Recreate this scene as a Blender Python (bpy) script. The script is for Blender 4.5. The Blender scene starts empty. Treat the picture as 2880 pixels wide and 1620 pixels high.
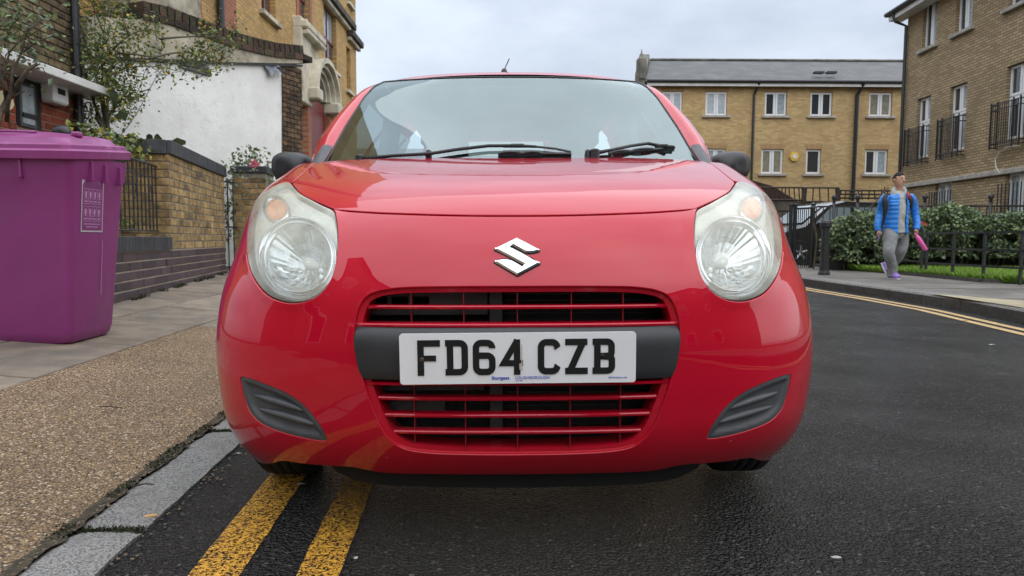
import bpy, bmesh, math, random
import numpy as np
from mathutils import Vector, Matrix, noise
from mathutils.geometry import delaunay_2d_cdt
random.seed(7)
PI = math.pi
S = bpy.context.scene
# ------------------------------------------------------------ camera
CAM_H, FPX = 0.74, 1900.0
PITCH, ROLL = math.radians(4.13), math.radians(0.3)
F = Vector((0, math.cos(PITCH), -math.sin(PITCH)))
R0 = Vector((1, 0, 0)); U0 = R0.cross(F)
R = R0*math.cos(ROLL) + U0*math.sin(ROLL)
U = U0*math.cos(ROLL) - R0*math.sin(ROLL)
cd = bpy.data.cameras.new('camera'); cam = bpy.data.objects.new('camera', cd)
S.collection.objects.link(cam); S.camera = cam
cd.sensor_width = 36; cd.lens = FPX/2880*36; cd.clip_end = 2000; cd.clip_start = 0.05
M3 = Matrix((R, U, -F)).transposed()
cam.matrix_world = Matrix.Translation((0, 0, CAM_H)) @ M3.to_4x4()
cd.dof.use_dof = True; cd.dof.focus_distance = 1.7; cd.dof.aperture_fstop = 14.0
# ------------------------------------------------------------ world and sun
SUN_EL, SUN_ROT = math.radians(55), math.radians(140)
W = bpy.data.worlds.new('World'); S.world = W; W.use_nodes = True
nt = W.node_tree; nt.nodes.clear()
def wn(t, **k):
    n = nt.nodes.new(t)
    for a, b in k.items(): setattr(n, a, b)
    return n
wo = wn('ShaderNodeOutputWorld'); bg = wn('ShaderNodeBackground')
sky = wn('ShaderNodeTexSky', sky_type='NISHITA', sun_disc=False, sun_elevation=SUN_EL, sun_rotation=SUN_ROT)
sky.air_density = 1.0; sky.dust_density = 3.0
tc = wn('ShaderNodeTexCoord'); mp = wn('ShaderNodeMapping'); mp.inputs['Scale'].default_value = (1, 1, 2.6)
nz = wn('ShaderNodeTexNoise'); nz.inputs['Scale'].default_value = 1.9; nz.inputs['Detail'].default_value = 6; nz.inputs['Roughness'].default_value = .55
rp = wn('ShaderNodeValToRGB')
rp.color_ramp.elements[0].position = .3; rp.color_ramp.elements[0].color = (1.3, 1.48, 1.78, 1)
rp.color_ramp.elements[1].position = .72; rp.color_ramp.elements[1].color = (2.65, 2.88, 3.2, 1)
sep = wn('ShaderNodeSeparateXYZ'); mr = wn('ShaderNodeMapRange')
mr.inputs['From Min'].default_value = 0.0; mr.inputs['From Max'].default_value = 1.0
mr.inputs['To Min'].default_value = 1.0; mr.inputs['To Max'].default_value = 3.1
vm = wn('ShaderNodeVectorMath', operation='SCALE')
mx = wn('ShaderNodeMixRGB'); mx.inputs[0].default_value = .88
L = nt.links.new
L(tc.outputs['Generated'], mp.inputs[0]); L(mp.outputs[0], nz.inputs['Vector']); L(nz.outputs['Fac'], rp.inputs[0])
L(tc.outputs['Generated'], sep.inputs[0]); L(sep.outputs['Z'], mr.inputs['Value'])
L(rp.outputs[0], vm.inputs[0]); L(mr.outputs[0], vm.inputs['Scale'])
L(sky.outputs[0], mx.inputs[1]); L(vm.outputs[0], mx.inputs[2]); L(mx.outputs[0], bg.inputs[0])
bg.inputs[1].default_value = 0.105; L(bg.outputs[0], wo.inputs[0])
sl = bpy.data.lights.new('sun', 'SUN'); sl.energy = 1.2; sl.angle = math.radians(150); sl.color = (1, .97, .92)
so = bpy.data.objects.new('sun', sl); S.collection.objects.link(so)
sd = Vector((math.sin(SUN_ROT)*math.cos(SUN_EL), math.cos(SUN_ROT)*math.cos(SUN_EL), math.sin(SUN_EL)))
so.rotation_euler = sd.to_track_quat('Z', 'Y').to_euler()
S.view_settings.view_transform = 'Standard'; S.view_settings.look = 'None'
S.view_settings.exposure = 1.18; S.view_settings.gamma = 1; S.view_settings.use_curve_mapping = False
# ------------------------------------------------------------ picture point -> place helpers (pixels of the 2880 px photograph)
CP = Vector((0, 0, CAM_H))
def ray(u, v): return F + R*((u-1440)/FPX) - U*((v-810)/FPX)
def PY(u, v, Y): d = ray(u, v); return CP + d*(Y/d.y)
def PZ(u, v, z): d = ray(u, v); return CP + d*((z-CAM_H)/d.z)
def PX(u, v, X): d = ray(u, v); return CP + d*(X/d.x)
def PP(u, v, p0, n): d = ray(u, v); return CP + d*((Vector(p0)-CP).dot(n)/d.dot(n))
# ------------------------------------------------------------ objects
COL = S.collection
def tag(o, label=None, cat=None, group=None, kind=None):
    if label: o['label'] = label
    if cat: o['category'] = cat
    if group: o['group'] = group
    if kind: o['kind'] = kind
    return o
def empty(name, loc=(0, 0, 0), rz=0, label=None, cat=None, group=None, kind=None, parent=None):
    o = bpy.data.objects.new(name, None); COL.objects.link(o); o.location = loc; o.rotation_euler = (0, 0, rz)
    o.empty_display_size = .1
    if parent: o.parent = parent
    return tag(o, label, cat, group, kind)
def link(name, me, parent=None, loc=None, rot=None, scale=None):
    o = bpy.data.objects.new(name, me); COL.objects.link(o)
    if parent: o.parent = parent
    if loc is not None: o.location = loc
    if rot is not None: o.rotation_euler = rot
    if scale is not None: o.scale = scale
    return o
def mk(name, bm, m=None, parent=None, smooth=False, loc=None, rot=None):
    me = bpy.data.meshes.new(name); bm.normal_update(); bm.to_mesh(me); bm.free()
    if m is not None:
        for x in (m if isinstance(m, (list, tuple)) else [m]): me.materials.append(x)
    if smooth: me.polygons.foreach_set('use_smooth', [True]*len(me.polygons))
    return link(name, me, parent, loc, rot)
def box(bm, c, s, rz=0, bev=0, mi=0, mat=None):
    r = bmesh.ops.create_cube(bm, size=1)
    T = Matrix.Translation(c) @ Matrix.Rotation(rz, 4, 'Z') @ Matrix.Diagonal((*s, 1))
    if mat is not None: T = mat @ T
    bmesh.ops.transform(bm, matrix=T, verts=r['verts'])
    fs = {f for v in r['verts'] for f in v.link_faces}
    for f in fs: f.material_index = mi
    if bev:
        es = {e for v in r['verts'] for e in v.link_edges}
        bmesh.ops.bevel(bm, geom=list(es), offset=bev, segments=1, affect='EDGES', profile=.7)
    return bm
def B(c, s, rz=0, bev=0, mat=None): return box(bmesh.new(), c, s, rz, bev, 0, mat)
def tube(bm, pts, r, n=8, cap=True, mi=0):
    pts = [Vector(p) for p in pts]
    rs = r if isinstance(r, (list, tuple)) else [r]*len(pts)
    rings = []; up = None
    for i, p in enumerate(pts):
        t = (pts[min(i+1, len(pts)-1)] - pts[max(i-1, 0)]).normalized()
        if up is None: up = Vector((0, 0, 1)) if abs(t.z) < .9 else Vector((1, 0, 0))
        a = t.cross(up).normalized(); b = a.cross(t).normalized(); up = b
        rings.append([bm.verts.new(p + (a*math.cos(k*2*PI/n) + b*math.sin(k*2*PI/n))*rs[i]) for k in range(n)])
    for i in range(len(rings)-1):
        for k in range(n):
            f = bm.faces.new((rings[i][k], rings[i][(k+1) % n], rings[i+1][(k+1) % n], rings[i+1][k])); f.material_index = mi
    if cap:
        bm.faces.new(rings[0][::-1]); bm.faces.new(rings[-1])
    return bm
def lathe(bm, prof, n=24, axis='Z', c=(0, 0, 0), mi=0, closed=False):
    rings = []
    for (r, h) in prof:
        ring = []
        for k in range(n):
            a = 2*PI*k/n
            p = (r*math.cos(a), r*math.sin(a), h) if axis == 'Z' else ((r*math.cos(a), h, r*math.sin(a)) if axis == 'Y' else (h, r*math.cos(a), r*math.sin(a)))
            ring.append(bm.verts.new(Vector(p)+Vector(c)))
        rings.append(ring)
    for i in range(len(rings)-1):
        for k in range(n):
            f = bm.faces.new((rings[i][k], rings[i][(k+1) % n], rings[i+1][(k+1) % n], rings[i+1][k])); f.material_index = mi
    if not closed:
        for rg in (rings[0], rings[-1]):
            try: bm.faces.new(rg)
            except ValueError: pass
    bmesh.ops.recalc_face_normals(bm, faces=bm.faces)
    return bm
def prism(bm, poly, axis_o, ex, ey, ez, depth, mi=0):
    """poly in (ex,ey) at axis_o, extruded along ez by depth"""
    o = Vector(axis_o); ex, ey, ez = Vector(ex), Vector(ey), Vector(ez)
    a = [bm.verts.new(o+ex*p[0]+ey*p[1]) for p in poly]; b = [bm.verts.new(o+ex*p[0]+ey*p[1]+ez*depth) for p in poly]
    fs = [bm.faces.new(a[::-1]), bm.faces.new(b)]
    n = len(poly)
    for i in range(n): fs.append(bm.faces.new((a[i], a[(i+1) % n], b[(i+1) % n], b[i])))
    for f in fs: f.material_index = mi
    bmesh.ops.recalc_face_normals(bm, faces=fs)
    return bm
def polyfill(bm, P3, P2, mi=0):
    r = delaunay_2d_cdt([Vector(p) for p in P2], [(i, (i+1) % len(P2)) for i in range(len(P2))], [], 0, 1e-7, False)
    A_ = np.c_[np.array(P2, float), np.ones(len(P2))]; M_ = np.linalg.lstsq(A_, np.array([tuple(p) for p in P3], float), rcond=None)[0]
    V = [bm.verts.new(tuple(np.array([q[0], q[1], 1.0])@M_)) for q in r[0]]
    def ins(x, y):
        c = False; j = len(P2)-1
        for i in range(len(P2)):
            (xi, yi), (xj, yj) = P2[i], P2[j]
            if (yi > y) != (yj > y) and x < (xj-xi)*(y-yi)/(yj-yi)+xi: c = not c
            j = i
        return c
    for t in r[2]:
        o = t; x = sum(r[0][k][0] for k in o)/3; y = sum(r[0][k][1] for k in o)/3
        if ins(x, y): f = bm.faces.new([V[k] for k in o]); f.material_index = mi
    return V
def quadmesh(bm, pts, mi=0):
    f = bm.faces.new([bm.verts.new(p) for p in pts]); f.material_index = mi; return f
def copy_tree(o, parent=None):
    c = o.copy(); COL.objects.link(c); c.parent = parent
    for ch in list(o.children): copy_tree(ch, c)
    return c
# ------------------------------------------------------------ materials
def mat(name, col, rough=.6, metal=0, col2=None, vs=4.0, vpos=(.35, .65), bump=0, bs=60, rand=0, coat=0, spec=.5, col3=None, vs3=1.5, alpha=None, trans=0, ior=1.5, bdist=.01, rough2=None, btype='noise', crough=.03):
    m = bpy.data.materials.new(name); m.use_nodes = True; n = m.node_tree; p = n.nodes['Principled BSDF']; L = n.links.new
    def N(t, **k):
        q = n.nodes.new(t)
        for a, b in k.items(): setattr(q, a, b)
        return q
    p.inputs['Roughness'].default_value = rough; p.inputs['Metallic'].default_value = metal
    p.inputs['Coat Weight'].default_value = coat; p.inputs['Coat Roughness'].default_value = crough
    p.inputs['Specular IOR Level'].default_value = spec; p.inputs['IOR'].default_value = ior
    p.inputs['Transmission Weight'].default_value = trans
    tc = N('ShaderNodeTexCoord'); co = tc.outputs['Object']
    oi = N('ShaderNodeObjectInfo')
    if rand:
        ad = N('ShaderNodeVectorMath', operation='ADD'); sc = N('ShaderNodeVectorMath', operation='SCALE')
        sc.inputs[0].default_value = (37.1, 91.7, 13.3); L(oi.outputs['Random'], sc.inputs['Scale'])
        L(co, ad.inputs[0]); L(sc.outputs[0], ad.inputs[1]); co = ad.outputs[0]
    rgb = N('ShaderNodeRGB'); rgb.outputs[0].default_value = (*col, 1); out = rgb.outputs[0]
    def layer(out, c2, s, lo, hi):
        t = N('ShaderNodeTexNoise'); t.inputs['Scale'].default_value = s; t.inputs['Detail'].default_value = 5; t.inputs['Roughness'].default_value = .6
        L(co, t.inputs['Vector'])
        r = N('ShaderNodeMapRange', interpolation_type='SMOOTHSTEP'); r.inputs['From Min'].default_value = lo; r.inputs['From Max'].default_value = hi
        L(t.outputs['Fac'], r.inputs['Value'])
        x = N('ShaderNodeMixRGB'); L(r.outputs[0], x.inputs[0]); L(out, x.inputs[1]); x.inputs[2].default_value = (*c2, 1)
        return x.outputs[0], r.outputs[0]
    fac = None
    if col2: out, fac = layer(out, col2, vs, *vpos)
    if col3: out, _ = layer(out, col3, vs3, .5, .72)
    if rand:
        r = N('ShaderNodeMapRange'); r.inputs['To Min'].default_value = 1-rand; r.inputs['To Max'].default_value = 1+rand
        L(oi.outputs['Random'], r.inputs['Value'])
        sc = N('ShaderNodeVectorMath', operation='SCALE'); L(out, sc.inputs[0]); L(r.outputs[0], sc.inputs['Scale']); out = sc.outputs[0]
    L(out, p.inputs['Base Color'])
    if rough2 is not None and fac is not None:
        r = N('ShaderNodeMapRange'); r.inputs['To Min'].default_value = rough; r.inputs['To Max'].default_value = rough2; L(fac, r.inputs['Value']); L(r.outputs[0], p.inputs['Roughness'])
    if bump:
        if btype == 'voronoi':
            t = N('ShaderNodeTexVoronoi'); t.inputs['Scale'].default_value = bs; o2 = t.outputs['Distance']
        else:
            t = N('ShaderNodeTexNoise'); t.inputs['Scale'].default_value = bs; t.inputs['Detail'].default_value = 4; o2 = t.outputs['Fac']
        L(co, t.inputs['Vector'])
        b = N('ShaderNodeBump'); b.inputs['Strength'].default_value = bump; b.inputs['Distance'].default_value = bdist
        L(o2, b.inputs['Height']); L(b.outputs[0], p.inputs['Normal'])
    if alpha is not None: p.inputs['Alpha'].default_value = alpha
    return m
def brickmat(name, c1, c2, mortar, bw, bh, msize=.01, rough=.85, stain=(.1, .09, .07), sfrom=.55, sto=.75, sscale=.6, axis='XZ'):
    m = bpy.data.materials.new(name); m.use_nodes = True; n = m.node_tree; p = n.nodes['Principled BSDF']; L = n.links.new
    tc = n.nodes.new('ShaderNodeTexCoord'); sp = n.nodes.new('ShaderNodeSeparateXYZ'); cb = n.nodes.new('ShaderNodeCombineXYZ')
    L(tc.outputs['Object'], sp.inputs[0]); L(sp.outputs[axis[0]], cb.inputs[0]); L(sp.outputs[axis[1]], cb.inputs[1])
    b = n.nodes.new('ShaderNodeTexBrick'); b.inputs['Scale'].default_value = 1; b.inputs['Brick Width'].default_value = bw; b.inputs['Row Height'].default_value = bh
    b.inputs['Mortar Size'].default_value = msize; b.inputs['Color1'].default_value = (*c1, 1); b.inputs['Color2'].default_value = (*c2, 1); b.inputs['Mortar'].default_value = (*mortar, 1)
    b.inputs['Bias'].default_value = -.1; b.inputs['Mortar Smooth'].default_value = .2
    L(cb.outputs[0], b.inputs['Vector'])
    out = b.outputs['Color']
    for sc, lo, hi, st in ((sscale, sfrom, sto, stain), (9, .45, .8, tuple(x*.6 for x in c1))):
        t = n.nodes.new('ShaderNodeTexNoise'); t.inputs['Scale'].default_value = sc; t.inputs['Detail'].default_value = 6; L(tc.outputs['Object'], t.inputs['Vector'])
        r = n.nodes.new('ShaderNodeMapRange'); r.inputs['From Min'].default_value = lo; r.inputs['From Max'].default_value = hi; r.inputs['To Max'].default_value = .6; L(t.outputs['Fac'], r.inputs['Value'])
        x = n.nodes.new('ShaderNodeMixRGB'); L(r.outputs[0], x.inputs[0]); L(out, x.inputs[1]); x.inputs[2].default_value = (*st, 1); out = x.outputs[0]
    L(out, p.inputs['Base Color']); p.inputs['Roughness'].default_value = rough
    bp = n.nodes.new('ShaderNodeBump'); bp.inputs['Strength'].default_value = .6; bp.inputs['Distance'].default_value = .01; bp.invert = True
    L(b.outputs['Fac'], bp.inputs['Height']); L(bp.outputs[0], p.inputs['Normal'])
    return m
def glassmat(name, tint, fac=.25, rough=.02, ior=1.5):
    """clear pane: straight-through light plus a sharp fresnel reflection"""
    m = bpy.data.materials.new(name); m.use_nodes = True; n = m.node_tree; n.nodes.clear()
    o = n.nodes.new('ShaderNodeOutputMaterial'); t = n.nodes.new('ShaderNodeBsdfTransparent'); g = n.nodes.new('ShaderNodeBsdfGlossy'); mx = n.nodes.new('ShaderNodeMixShader')
    f = n.nodes.new('ShaderNodeFresnel'); f.inputs[0].default_value = ior; a = n.nodes.new('ShaderNodeMath'); a.operation = 'ADD'; a.inputs[1].default_value = fac; a.use_clamp = True
    t.inputs[0].default_value = (*tint, 1); g.inputs['Roughness'].default_value = rough; g.inputs[0].default_value = (.86, 1, 1, 1)
    n.links.new(f.outputs[0], a.inputs[0]); n.links.new(a.outputs[0], mx.inputs[0]); n.links.new(t.outputs[0], mx.inputs[1]); n.links.new(g.outputs[0], mx.inputs[2]); n.links.new(mx.outputs[0], o.inputs[0])
    return m
MT = {}
MT['black_plastic'] = mat('black_plastic', (.018, .019, .021), .45, bump=.1, bs=900, bdist=.001)
MT['grey_plastic'] = mat('grey_plastic', (.085, .09, .097), .5, col2=(.06, .064, .07), vs=14, bump=.1, bs=900, bdist=.001)
MT['black_metal'] = mat('black_metal', (.012, .014, .016), .4, col2=(.03, .03, .03), vs=20, bump=.15, bs=150, bdist=.002)
MT['white_paint'] = mat('white_paint', (.72, .72, .7), .5, col2=(.6, .6, .57), vs=3)
MT['upvc'] = mat('upvc', (.78, .79, .8), .35)
MT['window_glass'] = mat('window_glass', (.035, .04, .045), .08, spec=.9, coat=.4)
MT['curtain_glass'] = mat('curtain_glass', (.38, .44, .48), .12, col2=(.26, .32, .36), vs=9, coat=.6)
MT['blind_glass'] = mat('blind_glass', (.28, .27, .2), .15, col2=(.2, .2, .15), vs=7, coat=.6)
MT['sill_stone'] = mat('sill_stone', (.42, .4, .36), .8, col2=(.3, .28, .25), vs=6)
MT['mortar'] = mat('mortar', (.27, .25, .21), .95, col2=(.17, .16, .13), vs=8, bump=.5, bs=90)
MT['dark_pipe'] = mat('dark_pipe', (.02, .022, .025), .4)
# ------------------------------------------------------------ ground
DR = Vector((-.072, 1, 0)).normalized(); NR = Vector((DR.y, -DR.x, 0))
def LP(lat, s, z): p = NR*lat + DR*s; return Vector((p.x, p.y, z))
def asphalt(name, wet=.3):
    m = bpy.data.materials.new(name); m.use_nodes = True; n = m.node_tree; p = n.nodes['Principled BSDF']; L = n.links.new
    tc = n.nodes.new('ShaderNodeTexCoord'); co = tc.outputs['Object']
    def nz(s, d=4, r=.6):
        t = n.nodes.new('ShaderNodeTexNoise'); t.inputs['Scale'].default_value = s; t.inputs['Detail'].default_value = d; t.inputs['Roughness'].default_value = r; L(co, t.inputs['Vector']); return t.outputs['Fac']
    def mrn(x, a, b, c, d):
        r = n.nodes.new('ShaderNodeMapRange'); L(x, r.inputs['Value'])
        for k, v in zip(('From Min', 'From Max', 'To Min', 'To Max'), (a, b, c, d)): r.inputs[k].default_value = v
        return r.outputs[0]
    v = n.nodes.new('ShaderNodeTexVoronoi'); v.inputs['Scale'].default_value = 120; L(co, v.inputs['Vector'])
    v2 = n.nodes.new('ShaderNodeTexVoronoi'); v2.inputs['Scale'].default_value = 115; L(co, v2.inputs['Vector'])
    rp = n.nodes.new('ShaderNodeValToRGB'); L(v.outputs['Color'], rp.inputs[0])
    e = rp.color_ramp.elements; e[0].position = .1; e[0].color = (.004, .004, .0042, 1); e[1].position = .80; e[1].color = (.018, .018, .0185, 1)
    x = rp.color_ramp.elements.new(.92); x.color = (.09, .088, .085, 1)
    x = rp.color_ramp.elements.new(.985); x.color = (.17, .165, .155, 1)
    big = mrn(nz(.7), .35, .7, .75, 1.3)
    sc = n.nodes.new('ShaderNodeVectorMath'); sc.operation = 'SCALE'; L(rp.outputs[0], sc.inputs[0]); L(big, sc.inputs['Scale'])
    L(sc.outputs[0], p.inputs['Base Color'])
    L(mrn(nz(2.2), .35, .65, wet, wet+.12), p.inputs['Roughness'])
    ad = n.nodes.new('ShaderNodeMath'); ad.operation = 'MULTIPLY_ADD'; L(nz(260, 2), ad.inputs[0]); ad.inputs[1].default_value = .5; L(v2.outputs['Distance'], ad.inputs[2])
    b = n.nodes.new('ShaderNodeBump'); b.inputs['Strength'].default_value = 1.0; b.inputs['Distance'].default_value = .016; b.invert = True
    L(ad.outputs[0], b.inputs['Height']); L(b.outputs[0], p.inputs['Normal'])
    b2 = n.nodes.new('ShaderNodeBump'); b2.inputs['Strength'].default_value = 1.0; b2.inputs['Distance'].default_value = .0085; b2.invert = True; L(ad.outputs[0], b2.inputs['Height']); L(b2.outputs[0], p.inputs['Coat Normal'])
    p.inputs['IOR'].default_value = 1.5; L(mrn(nz(1.1), .35, .65, .08, .38), p.inputs['Coat Weight']); p.inputs['Specular IOR Level'].default_value = .4; p.inputs['Coat Roughness'].default_value = .12
    return m
MT['asphalt'] = asphalt('wet_asphalt', .17)
MT['yellow'] = mat('worn_yellow_paint', (.78, .41, .045), .55, col2=(.45, .22, .03), vs=40, bump=.8, bs=130, bdist=.004, btype='voronoi')
def worn(m, scale, lo, hi):
    n = m.node_tree; p = n.nodes['Principled BSDF']; tc = n.nodes.new('ShaderNodeTexCoord')
    t = n.nodes.new('ShaderNodeTexNoise'); t.inputs['Scale'].default_value = scale; t.inputs['Detail'].default_value = 5; t.inputs['Roughness'].default_value = .7
    r = n.nodes.new('ShaderNodeMapRange'); r.inputs['From Min'].default_value = lo; r.inputs['From Max'].default_value = hi
    n.links.new(tc.outputs['Object'], t.inputs['Vector']); n.links.new(t.outputs['Fac'], r.inputs['Value']); n.links.new(r.outputs[0], p.inputs['Alpha'])
worn(MT['yellow'], 150, .46, .50)
MT['pale_yellow'] = mat('faded_yellow_paint', (.52, .36, .16), .6, col2=(.4, .27, .12), vs=12); worn(MT['pale_yellow'], 30, .32, .36)
MT['granite'] = mat('kerb_granite', (.27, .265, .25), .7, col2=(.09, .09, .088), vs=170, vpos=(.45, .6), bump=.9, bs=110, bdist=.008, rand=.12, col3=(.15, .148, .14), vs3=11)
MT['kerb_dark'] = mat('dark_kerb_stone', (.07, .068, .062), .6, col2=(.035, .034, .032), vs=18, bump=.6, bs=60, rand=.2)
MT['kerb_top'] = mat('kerb_top_stone', (.2, .19, .175), .75, col2=(.13, .125, .115), vs=25, bump=.5, bs=80, rand=.15)
MT['slab'] = mat('paving_slab_concrete', (.24, .195, .145), .72, col2=(.16, .13, .1), vs=5, bump=.45, bs=170, bdist=.004, rand=.14, col3=(.12, .115, .09), vs3=1.3)
MT['moss'] = mat('moss', (.035, .05, .012), .95, col2=(.03, .026, .018), vs=35, bump=1, bs=160)
MT['grit'] = mat('kerb_grit', (.06, .045, .028), .95, col2=(.03, .028, .016), vs=40, bump=1, bs=130, bdist=.006, col3=(.12, .09, .05), vs3=90)
MT['soil'] = mat('soil', (.03, .025, .018), .95, col2=(.02, .03, .01), vs=14, bump=1, bs=60)
def aggregate():
    m = bpy.data.materials.new('bound_gravel'); m.use_nodes = True; n = m.node_tree; p = n.nodes['Principled BSDF']; L = n.links.new
    tc = n.nodes.new('ShaderNodeTexCoord'); co = tc.outputs['Object']
    v = n.nodes.new('ShaderNodeTexVoronoi'); v.inputs['Scale'].default_value = 150; L(co, v.inputs['Vector'])
    rp = n.nodes.new('ShaderNodeValToRGB'); sp = n.nodes.new('ShaderNodeSeparateColor'); L(v.outputs['Color'], sp.inputs[0]); L(sp.outputs[0], rp.inputs[0])
    cs = [(0, (.12, .065, .03)), (.25, (.26, .16, .07)), (.5, (.38, .25, .115)), (.72, (.22, .16, .10)), (.88, (.46, .31, .15)), (.97, (.68, .56, .4))]
    e = rp.color_ramp.elements; e[0].position = 0; e[0].color = (*cs[0][1], 1); e[1].position = 1; e[1].color = (*cs[-1][1], 1)
    for q, c in cs[1:]:
        k = e.new(q); k.color = (*c, 1)
    t = n.nodes.new('ShaderNodeTexNoise'); t.inputs['Scale'].default_value = 1.6; t.inputs['Detail'].default_value = 5; L(co, t.inputs['Vector'])
    r = n.nodes.new('ShaderNodeMapRange'); r.inputs['From Min'].default_value = .3; r.inputs['From Max'].default_value = .7; r.inputs['To Min'].default_value = .7; r.inputs['To Max'].default_value = 1.15; L(t.outputs['Fac'], r.inputs['Value'])
    d = n.nodes.new('ShaderNodeMapRange'); d.inputs['From Min'].default_value = .75; d.inputs['From Max'].default_value = .35; d.inputs['To Min'].default_value = .25; L(v.outputs['Distance'], d.inputs['Value'])
    mu = n.nodes.new('ShaderNodeMath'); mu.operation = 'MULTIPLY'; L(r.outputs[0], mu.inputs[0]); L(d.outputs[0], mu.inputs[1])
    v3 = n.nodes.new('ShaderNodeTexVoronoi'); v3.inputs['Scale'].default_value = 78; L(co, v3.inputs['Vector']); s3 = n.nodes.new('ShaderNodeSeparateColor'); L(v3.outputs['Color'], s3.inputs[0])
    m1 = n.nodes.new('ShaderNodeMath'); m1.operation = 'GREATER_THAN'; L(s3.outputs[1], m1.inputs[0]); m1.inputs[1].default_value = .72
    m2 = n.nodes.new('ShaderNodeMath'); m2.operation = 'LESS_THAN'; L(v3.outputs['Distance'], m2.inputs[0]); m2.inputs[1].default_value = .36
    m3 = n.nodes.new('ShaderNodeMath'); m3.operation = 'MULTIPLY'; L(m1.outputs[0], m3.inputs[0]); L(m2.outputs[0], m3.inputs[1])
    r3 = n.nodes.new('ShaderNodeValToRGB'); L(s3.outputs[0], r3.inputs[0]); e3 = r3.color_ramp.elements; e3[0].position = .2; e3[0].color = (.16, .08, .035, 1); e3[1].position = .95; e3[1].color = (.6, .46, .3, 1); q3 = e3.new(.6); q3.color = (.4, .24, .1, 1)
    sc = n.nodes.new('ShaderNodeVectorMath'); sc.operation = 'SCALE'; L(rp.outputs[0], sc.inputs[0]); L(mu.outputs[0], sc.inputs['Scale'])
    mx3 = n.nodes.new('ShaderNodeMixRGB'); L(m3.outputs[0], mx3.inputs[0]); L(sc.outputs[0], mx3.inputs[1]); L(r3.outputs[0], mx3.inputs[2]); L(mx3.outputs[0], p.inputs['Base Color'])
    p.inputs['Roughness'].default_value = .5
    b = n.nodes.new('ShaderNodeBump'); b.inputs['Strength'].default_value = .9; b.inputs['Distance'].default_value = .006; b.invert = True; L(v.outputs['Distance'], b.inputs['Height']); L(b.outputs[0], p.inputs['Normal'])
    return m
MT['aggregate'] = aggregate()
def sheet(name, pts, m, kind='structure'):
    bm = bmesh.new(); quadmesh(bm, pts); bmesh.ops.recalc_face_normals(bm, faces=bm.faces)
    o = mk(name, bm, m); tag(o, kind=kind); return o
bm = bmesh.new(); quadmesh(bm, [(-400, -60, 0), (400, -60, 0), (400, 700, 0), (-400, 700, 0)]); tag(mk('road', bm, MT['asphalt']), kind='structure')
# lateral stations measured from the photograph
K_OUT = PZ(233, 1620, .03).dot(NR); K_OUT2 = PZ(651, 1248, .03).dot(NR)
KO = (K_OUT+K_OUT2)/2; KI = (PZ(0, 1610, .035).dot(NR)+PZ(633, 1156, .035).dot(NR))/2
FE = (PZ(0, 1099, .10).dot(NR)+PZ(601, 900, .10).dot(NR))/2
print('kerb', K_OUT, K_OUT2, KI, FE)
def zl(lat):
    if lat > FE: return .019 + (.10-.019)*(lat-KI)/(FE-KI)
    return .10 + .085*(FE-lat)
# yellow lines: left pair
for (a, b, lab) in (((524, 680), (755, 852), 'worn yellow line under the red car, nearer the kerb'), ((825, 954), (974, 1056), 'worn yellow line under the red car, farther from the kerb')):
    l0 = (PZ(a[0], 1620, .004).dot(NR)+PZ(b[0], 1342, .004).dot(NR))/2; l1 = (PZ(a[1], 1620, .004).dot(NR)+PZ(b[1], 1342, .004).dot(NR))/2
    bm = bmesh.new(); n = 260; vs = []
    for i in range(n+1):
        s = .4 + 24*i/n if i > 60 else .4+3.0*i/60
        j = lambda q: .006*noise.noise(Vector((s*14, q, 0)))+.004*noise.noise(Vector((s*60, q, 3)))
        vs.append((bm.verts.new(LP(l0+j(1), s, .004)), bm.verts.new(LP(l1+j(9), s, .004))))
    vs.sort(key=lambda q: q[0].co.y)
    for i in range(n): bm.faces.new((vs[i][0], vs[i][1], vs[i+1][1], vs[i+1][0]))
    o = mk('yellow_line', bm, MT['yellow']); tag(o, kind='structure')
# kerb stones, left
kerb = empty('kerb', (0, 0, 0), kind='structure')
joints = [PZ(300, 1468, .03).dot(DR), PZ(622, 1197, .03).dot(DR)]
step = joints[1]-joints[0]; s0 = joints[0]-2*step
for i in range(24):
    a = s0+i*step+.009; b = s0+(i+1)*step-.009
    bm = bmesh.new(); nx, ny = 6, 22; hw = (KO-KI)/2; Lh = (b-a)/2
    gz = [[None]*(ny+1) for _ in range(nx+1)]
    for x in range(nx+1):
        for y in range(ny+1):
            px, py = -hw+2*hw*x/nx, -Lh+2*Lh*y/ny
            e = min(x, nx-x)/nx; e2 = min(y, ny-y)/ny
            dz = -.006*(e == 0)-.006*(e2 == 0)
            wob = .006*noise.noise(Vector((i*9, py*9, px*3)))*(1 if x in (0, nx) else 0)
            wob2 = .008*noise.noise(Vector((px*12, i*5, py)))*(1 if y in (0, ny) else 0)
            gz[x][y] = bm.verts.new((px+wob, py+wob2, dz+.0035*noise.noise(Vector((px*14, py*14, i)))))
    for x in range(nx):
        for y in range(ny): bm.faces.new((gz[x][y], gz[x+1][y], gz[x+1][y+1], gz[x][y+1]))
    be = [e for e in bm.edges if e.is_boundary]
    r = bmesh.ops.extrude_edge_only(bm, edges=be)
    for v in r['geom']:
        if isinstance(v, bmesh.types.BMVert): v.co.z = -.06
    c = (a+b)/2; o = mk('kerb_stone', bm, MT['granite'], kerb, loc=LP((KO+KI)/2, c, .014)); o.rotation_euler = (0, 0, math.atan2(-DR.x, DR.y))
    if i > 10: o.location.z += min(.1, .02*(i-10)*1.2)
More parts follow.
